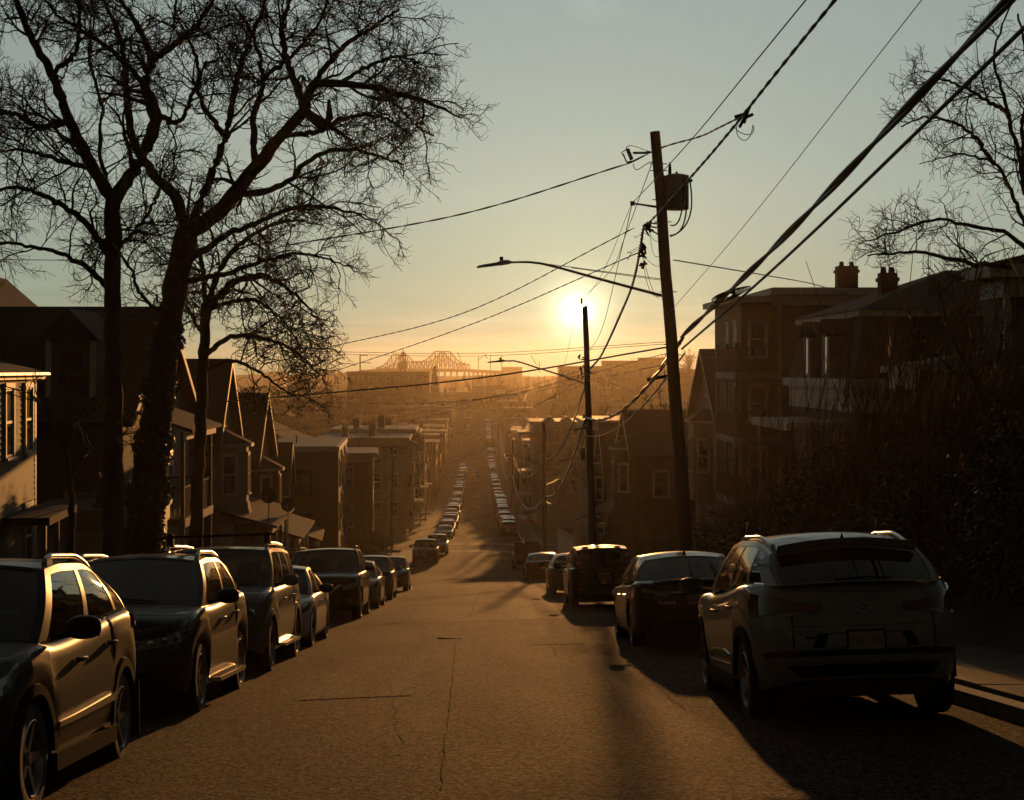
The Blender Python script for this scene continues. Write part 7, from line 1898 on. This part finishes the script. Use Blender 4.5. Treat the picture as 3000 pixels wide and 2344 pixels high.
# dishes
for k, (px, py, yy) in enumerate(((785, 1452, 66), (842, 1478, 72))):
    c_ = at(px, py, yy); r_ = thing('satellite_dish', ('nearer', 'farther')[k] + ' satellite dish on a mast above the left porch roofs', 'satellite dish', c_)
    mb = MB(); rows = [[(.02 + rr * math.cos(t), -.10 + rr * rr * .45, rr * math.sin(t) * 1.05) for t in [2 * math.pi * i / 18 for i in range(19)]] for rr in (.02, .12, .22, .30)]; mb.grid(rows); mb.build('reflector', M_SIGNG, r_, 60)
    mb = MB(); mb.tube([(0, 0, 0), (.02, .1, -.2), (.0, .12, -1.5)], .025, 6); mb.build('mast', M_STEEL, r_); mb = MB(); mb.tube([(0, -.05, -.25), (0, -.45, -.05)], .015, 5); mb.box((-.04, -.5, -.08), (.04, -.42, .0)); mb.build('feed_arm', M_STEEL, r_)
# small sunlit shed between the trunks
h = House('small pale shed catching the sun between the left street trunks', -1, -9.0, 46, 3.5, 4.2, gz(-9, 47), -4.05, R(7), name='shed', cat='shed'); h.wall(S_WHITE); h.flat_roof(M_TRIMG, .15, .12)
mb = MB(); mb.box((.02, .3, -5.3), (.05, 3.9, -5.22)); mb.build('wall_band', M_TRIMG, h.root)

# ------------------------------------------------------------------ far landmarks
M_FARB = mat('far_steel', (.05, .05, .045), .8); M_STONE = mat('far_stone', (.16, .11, .08), .8, var=.15, scale=1)
YB = 1480.0
def z3(x, y, yy=YB): return at(800 + x / 3.1014, 950 + y / 3.1014, yy)
cb_ = z3(1335, 430); r_ = thing('cantilever_bridge', 'long steel cantilever truss bridge with two humps on the skyline', 'bridge', cb_)
UP = [(940, 396), (985, 386), (1030, 352), (1060, 312), (1085, 276), (1115, 272), (1150, 276), (1178, 305), (1212, 343), (1250, 342), (1300, 340), (1345, 341), (1395, 322), (1435, 287), (1465, 248), (1508, 246), (1548, 248), (1580, 292), (1612, 325), (1650, 350), (1690, 364), (1728, 368)]
def upy(x): return float(np.interp(x, [a for a, _ in UP], [b for _, b in UP]))
def loy(x): return 404 + (x - 940) * .006
xs_ = list(np.linspace(940, 1728, 41))
for dy in (0, 16):
    o = Vector((6 * (dy > 0), dy, 0)); mb = MB(); mb.tube([z3(x, upy(x)) - cb_ + o for x in xs_], 0.60, 4); mb.build('upper_chord', M_FARB, r_); mb = MB(); mb.tube([z3(x, loy(x)) - cb_ + o for x in xs_], 0.64, 4); mb.build('lower_chord', M_FARB, r_)
    mb = MB()
    for i, x in enumerate(xs_):
        a, b = z3(x, upy(x)) - cb_ + o, z3(x, loy(x)) - cb_ + o; mb.tube([a, b], 0.34, 4)
        if i < len(xs_) - 1:
            c_, d = z3(xs_[i + 1], upy(xs_[i + 1])) - cb_ + o, z3(xs_[i + 1], loy(xs_[i + 1])) - cb_ + o; mb.tube([a, d] if i % 2 else [b, c_], 0.30, 4)
            if abs((a - b).z) > 18:
                mb.tube([a.lerp(b, .45), c_.lerp(d, .45)], 0.28, 4); mb.tube([a.lerp(b, .75), c_.lerp(d, .75)], 0.24, 4)
    tw = mb.build('truss_web', M_FARB, r_); tw['kind'] = 'stuff'
mb = MB(); a, b = z3(660, 452) - cb_, z3(940, 418) - cb_; c_, d = z3(1728, 418) - cb_, z3(2150, 442) - cb_
for p_, q_ in ((a, b), (b, c_), (c_, d)): mb.hexa([p_ + Vector((0, -2, -1.6)), q_ + Vector((0, -2, -1.6)), q_ + Vector((0, 20, -1.6)), p_ + Vector((0, 20, -1.6)), p_ + Vector((0, -2, 1.4)), q_ + Vector((0, -2, 1.4)), q_ + Vector((0, 20, 1.4)), p_ + Vector((0, 20, 1.4))])
mb.build('deck', M_FARB, r_)
for x in list(range(1000, 1728, 56)) + list(range(1740, 2150, 40)):
    y0_ = 420 if x < 1728 else 420 + (x - 1728) * .055; mb = MB()
    for k in (-1, 1): mb.tube([z3(x, y0_) - cb_ + Vector((0, 4, 0)), z3(x + 7 * k, y0_ + 40) - cb_ + Vector((0, 4, 0)), z3(x + 7 * k, y0_ + 90) - cb_ + Vector((0, 4, 0))], 0.64, 4)
    mb.build('pier', M_FARB, r_)
cb2 = z3(500, 465); r_ = thing('truss_viaduct', 'low truss viaduct span left of the big bridge', 'bridge', cb2)
mb = MB(); mb.tube([z3(412, 462) - cb2, z3(425, 424) - cb2, z3(585, 418) - cb2, z3(595, 450) - cb2], 0.64, 4); mb.build('upper_chord', M_FARB, r_)
mb = MB(); mb.hexa([z3(x, y) - cb2 + Vector((0, dy, 0)) for x, y, dy in ((380, 476, 0), (670, 456, 0), (670, 456, 14), (380, 476, 14), (380, 462, 0), (670, 444, 0), (670, 444, 14), (380, 462, 14))]); mb.build('deck', M_FARB, r_)
for i in range(9):
    x = 425 + 20 * i; mb = MB(); mb.tube([z3(x, 423) - cb2, z3(x, 460) - cb2], 0.40, 4); mb.tube([z3(x, 423) - cb2, z3(x + 20, 456) - cb2], 0.32, 4); mb.build('web_member', M_FARB, r_)
for i in range(7):
    x = 470 + 30 * i; mb = MB(); mb.tube([z3(x, 465) - cb2, z3(x, 560) - cb2], 0.96, 4); mb.build('pier', M_FARB, r_)
# clock tower
YT = 900.0; k_ = YT / FPX / 3.1014
tb_ = z3(1182, 560, YT); r_ = thing('clock_tower', 'domed clock tower with a slim spire in front of the bridge', 'tower', tb_)
def tz(y): return (560 - y) * k_
mb = MB(); w = 40 * k_; mb.box((-w, -w, 0), (w, w, tz(352))); ts = mb.build('shaft', M_STONE, r_)
for y in (352, 366, 385, 405): mb = MB(); e = w * 1.06; mb.box((-e, -e, tz(y) - .25), (e, e, tz(y) + .35)); mb.build('string_course', M_STONE, ts)
mb = MB(); w2 = 27 * k_; mb.box((-w2, -w2, tz(350)), (w2, w2, tz(338))); mb.box((-w2 * 1.1, -w2 * 1.1, tz(292)), (w2 * 1.1, w2 * 1.1, tz(280))); bl_ = mb.build('belfry', M_STONE, r_)
for sx in (-1, 0, 1):
    for sy in (-1, 1):
        mb = MB(); mb.tube([(sx * w2 * .82, sy * w2 * .82, tz(338)), (sx * w2 * .82, sy * w2 * .82, tz(292))], .42, 6); mb.build('belfry_column', M_STONE, bl_)
mb = MB(); mb.lathe([(24 * k_, tz(280)), (24 * k_, tz(272)), (22 * k_, tz(264)), (16 * k_, tz(256)), (8 * k_, tz(251)), (5 * k_, tz(247)), (4 * k_, tz(240)), (1.5 * k_, tz(225)), (.3 * k_, tz(212))], 16); mb.build('dome_and_spire', M_STONE, r_, 50)
mb = MB(); mb.lathe([(.001, -.25), (11 * k_, -.25), (11 * k_, 0)], 20, 'y', (-4 * k_, -w - .02, tz(430))); mb.build('clock_face', M_SIGNW, r_)
# flat-topped block on the skyline
def far_block(label, px0, px1, pytop, yy, dep, m, zb=None, rows=3, cols=8, cat='building', cornice=True, win=(1.4, 1.9)):
    x0, x1, zt = at(px0, 0, yy).x, at(px1, 0, yy).x, at(0, pytop, yy).z; z0 = zb if zb is not None else min(terr(x0, yy), terr(x1, yy)) - 1
    h = House(label, 1, x0, yy, x1 - x0, dep, z0, zt, name='building', cat=cat, group='blocks on the skyline'); h.wall(m)
    if cornice: mb = MB(); mb.box((-.3, -.3, zt - .6), (x1 - x0 + .3, dep, zt + .25)); mb.build('cornice', m, h.root)
    for r in range(rows):
        for c in range(cols): h.window('cam', (c + .5) * (x1 - x0) / cols, zt - 3.6 - 3.6 * r, win[0], win[1], M_TRIMG, lite=True)
    return h
far_block('broad dark brick block below the clock tower', 1018, 1258, 1090, 620, 30, M_BRICKD, rows=3, cols=9)
far_block('long pale block with many windows on the right hilltop', 1640, 1772, 1074, 760, 20, S_TAN, rows=2, cols=14, win=(1, 1.4))
far_block('higher stepped block on the right hilltop', 1772, 1880, 1058, 800, 22, S_TAN, rows=2, cols=8)
far_block('low wing at the end of the hilltop blocks', 1880, 1948, 1049, 830, 20, S_GREY, rows=1, cols=4)
far_block('hip roofed white house closing the top of the far street', 1338, 1392, 1150, 745, 12, S_WHITE, rows=2, cols=4, win=(1, 1.5))
far_block('pale narrow block at the top of the far street', 1386, 1424, 1132, 770, 12, S_CREAM, rows=3, cols=3, win=(1, 1.5))
far_block('dark brick flats at the top of the far street', 1425, 1482, 1130, 762, 12, M_BRICKD, rows=3, cols=4, win=(1, 1.5))
far_block('distant slab on the skyline right of the bridge', 1472, 1530, 1076, 1430, 30, S_TAN, rows=0)
far_block('small distant slab on the skyline left of the bridge', 770, 830, 1092, 1430, 30, S_TAN, rows=0)
far_block('second distant slab near the viaduct', 860, 905, 1098, 1400, 30, S_GREY, rows=0)
# tall line pole with three side arms
q = at(1055, 1040, 560); r_ = thing('line_pole', 'tall thin line pole with three side arms left of the clock tower', 'pole', (q.x, 560, terr(q.x, 560)))
hh = q.z - r_.location.z; mb = MB(); mb.tube([(0, 0, 0), (0, 0, hh)], .22, 6); mb.build('mast', M_FARB, r_)
for i, l_ in enumerate((2.4, 3.4, 3.4)):
    mb = MB(); z = hh - .1 - 2.55 * i; mb.tube([(0, 0, z), (l_, 0, z)], .12, 5); mb.tube([(l_, 0, z), (l_, 0, z - .5)], .1, 5); mb.build('arm', M_FARB, r_)
for i, (px, py) in enumerate(((1362, 1058), (1402, 1044), (1437, 1040), (1470, 1042), (1580, 1060))):
    yy = 1560; b = at(px, 1092, yy); t = at(px, py, yy); r_ = thing('tower_crane', ('first', 'second', 'third', 'fourth', 'fifth')[i] + ' hairline crane on the horizon counting from the bridge', 'crane', b)
    mb = MB(); mb.tube([(0, 0, 0), t - b], .5, 4); mb.build('mast', M_FARB, r_); mb = MB(); mb.tube([t - b + Vector((-2, 0, -4)), t - b + Vector(((-7, 8, -6, 9, -8)[i], 0, (9, 2, 0, -6, 6)[i]))], .4, 4); mb.build('jib', M_FARB, r_)

# ------------------------------------------------------------------ far trees, woods, hills
NW = ('crest', 'hilltop', 'ridge')
pts = [(-3, 800, 1.6), (3, 812, 1.8), (9, 795, 1.7), (14, 806, 1.5), (-12, 790, 1.4), (22, 800, 1.5), (30, 780, 1.3), (38, 730, 1.3), (20, 158, 1.5), (24, 150, 1.35), (17, 172, 1.4), (27, 185, 1.4), (34, 240, 1.4), (22, 260, 1.3), (44, 330, 1.3), (30, 360, 1.4), (52, 420, 1.3), (-26, 420, 1.2), (-40, 330, 1.1), (-30, 500, 1.2), (12.5, 112, .9), (14, 126, .9), (-17, 142, .9), (-15, 168, 1.0), (13, 190, 1.0), (-22, 240, 1.0), (-50, 230, 1.0), (-60, 300, 1.1)]
pts.sort(key=lambda p: p[0] / p[1])
for i, (x, y, s_) in enumerate(pts): far_tree(x, y, s_, f"bare tree {'on the far hill' if y > 200 else 'among the houses'}, {ordn(i)} from the left of those beyond the street trees")
# conifer on the hill
r_ = thing('conifer', 'small dark conifer beside the broad brick block', 'tree', (at(1274, 0, 600).x, 600, terr(-15, 600))); zt = at(0, 1078, 600).z - r_.location.z
rs = np.random.default_rng(8); n = 1500; t = rs.random(n) ** .7; th = rs.random(n) * 6.28; rad = (1 - t) * 3.2 * (.4 + .6 * rs.random(n)); c_ = np.stack([np.cos(th) * rad, np.sin(th) * rad, 3 + t * (zt - 3) - rad * .2], 1)
u = rs.normal(size=(n, 3)) * .45; v = rs.normal(size=(n, 3)) * .3; link('crown', mesh_np('crown', np.stack([c_ + u, c_ + v, c_ - u, c_ - v], 1).reshape(-1, 3), np.arange(n * 4).reshape(n, 4), M_HEDGE), r_); mb = MB(); mb.tube([(0, 0, -.5), (0, 0, zt)], [.3, .05], 6); mb.build('trunk', M_BARK, r_)
def light_tree(seed, h=10.0):
    rs = np.random.default_rng(seed); ll = []
    for k in range(8):
        a = 2 * np.pi * k / 8 + rs.uniform(-.3, .3); z = h * rs.uniform(.15, .35); o = h * rs.uniform(.2, .4)
        ll.append(([(0, 0, 0), (o * .4 * np.cos(a), o * .4 * np.sin(a), z + h * .2), (o * np.cos(a), o * np.sin(a), h * rs.uniform(.65, .95))], [.2, .12, .05]))
    P = np.stack([smooth_path(l, 6) for l, _ in ll]); Rd = np.stack([np.interp(np.linspace(0, 1, 6), np.linspace(0, 1, 3), r) for _, r in ll]); V1, Q1 = tube_batch(P, Rd, 3)
    V2, Q2 = crown([(7, h * .26, 4, 3, dict(up=.25, zig=.2, ratio=.6, rmin=.05)), (3, h * .14, 3, 3, dict(up=.15, zig=.25, ratio=.7, rmin=.035))], ll, rs)
    return np.concatenate([V1, V2]), np.concatenate([Q1, Q2 + len(V1)])
LT = [light_tree(s_) for s_ in (51, 52, 53, 54)]
def wood(name, label, x0, x1, y0, y1, n, seed, s0=.8, s1=1.4):
    rs = np.random.default_rng(seed); Vs, Qs, off = [], [], 0
    for k in range(n):
        V, Q = LT[rs.integers(0, 4)]; x, y = rs.uniform(x0, x1), rs.uniform(y0, y1); a = rs.uniform(0, 6.28); s_ = rs.uniform(s0, s1)
        M_ = np.array([[math.cos(a), -math.sin(a), 0], [math.sin(a), math.cos(a), 0], [0, 0, 1]]) * s_
        Vs.append(V @ M_.T + np.array([x, y, terr(x, y) - .3])); Qs.append(Q + off); off += len(V)
    tag(link(name, mesh_np(name, np.concatenate(Vs), np.concatenate(Qs), M_TWIG)), label, 'woodland', kind='stuff')
wood('woodland', 'brown bare woodland filling the low ground left of the far street', -130, -19, 270, 880, 210, 61)
wood('woodland', 'hazy bare woodland on the right hand hillside', 24, 130, 250, 800, 130, 62)
wood('woodland', 'distant belt of trees along the horizon', -700, 700, 920, 1420, 130, 63, 1.0, 1.7)
M_HILL = mat('far_hill', (.06, .05, .035), .95, var=.3, scale=.01)
for k, (y, base, amp, sd) in enumerate(((1640, -12, 8, 1), (1800, -6, 7, 5))):
    mb = MB(); xs2 = np.linspace(-1950, 1950, 90); rows = []
    for f, dy in ((0, -90), (1, 0), (0, 120)): rows.append([(x, y + dy, -28 if f == 0 else base + amp * (.5 + .5 * math.sin(x * .0043 + sd)) * (.6 + .4 * math.sin(x * .013 + sd * 2)) + 1.2 * math.sin(x * .07)) for x in xs2])
    mb.grid(rows); tag(mb.build('hills', M_HILL, smooth=180), kind='structure')

# houses: bring each Empty down to its house's base
for o in [o for o in bpy.data.objects if o.type == 'EMPTY' and o.name.split('.')[0] in ('house', 'building', 'shed')]:
    zs_ = [c_ for c_ in o.children if c_.name.startswith('wall')]
    z = min(v.co.z for v in zs_[0].data.vertices) + 1.5; o.location.z = z
    for c_ in o.children: c_.location.z -= z

# ------------------------------------------------------------------ air
mb = MB(); mb.box((-2050, -142, -30), (2050, 2010, 26))
hz = mb.build('haze'); hm = bpy.data.materials.new('haze_air'); hm.use_nodes = True; hn = hm.node_tree.nodes; hn.clear()
ho = hn.new('ShaderNodeOutputMaterial'); hv = hn.new('ShaderNodeVolumePrincipled')
hv.inputs['Color'].default_value = (1.0, .88, .70, 1); hv.inputs['Density'].default_value = 6.6e-5; hv.inputs['Anisotropy'].default_value = .80
hm.node_tree.links.new(hv.outputs[0], ho.inputs['Volume']); hz.data.materials.append(hm); hz['kind'] = 'stuff'
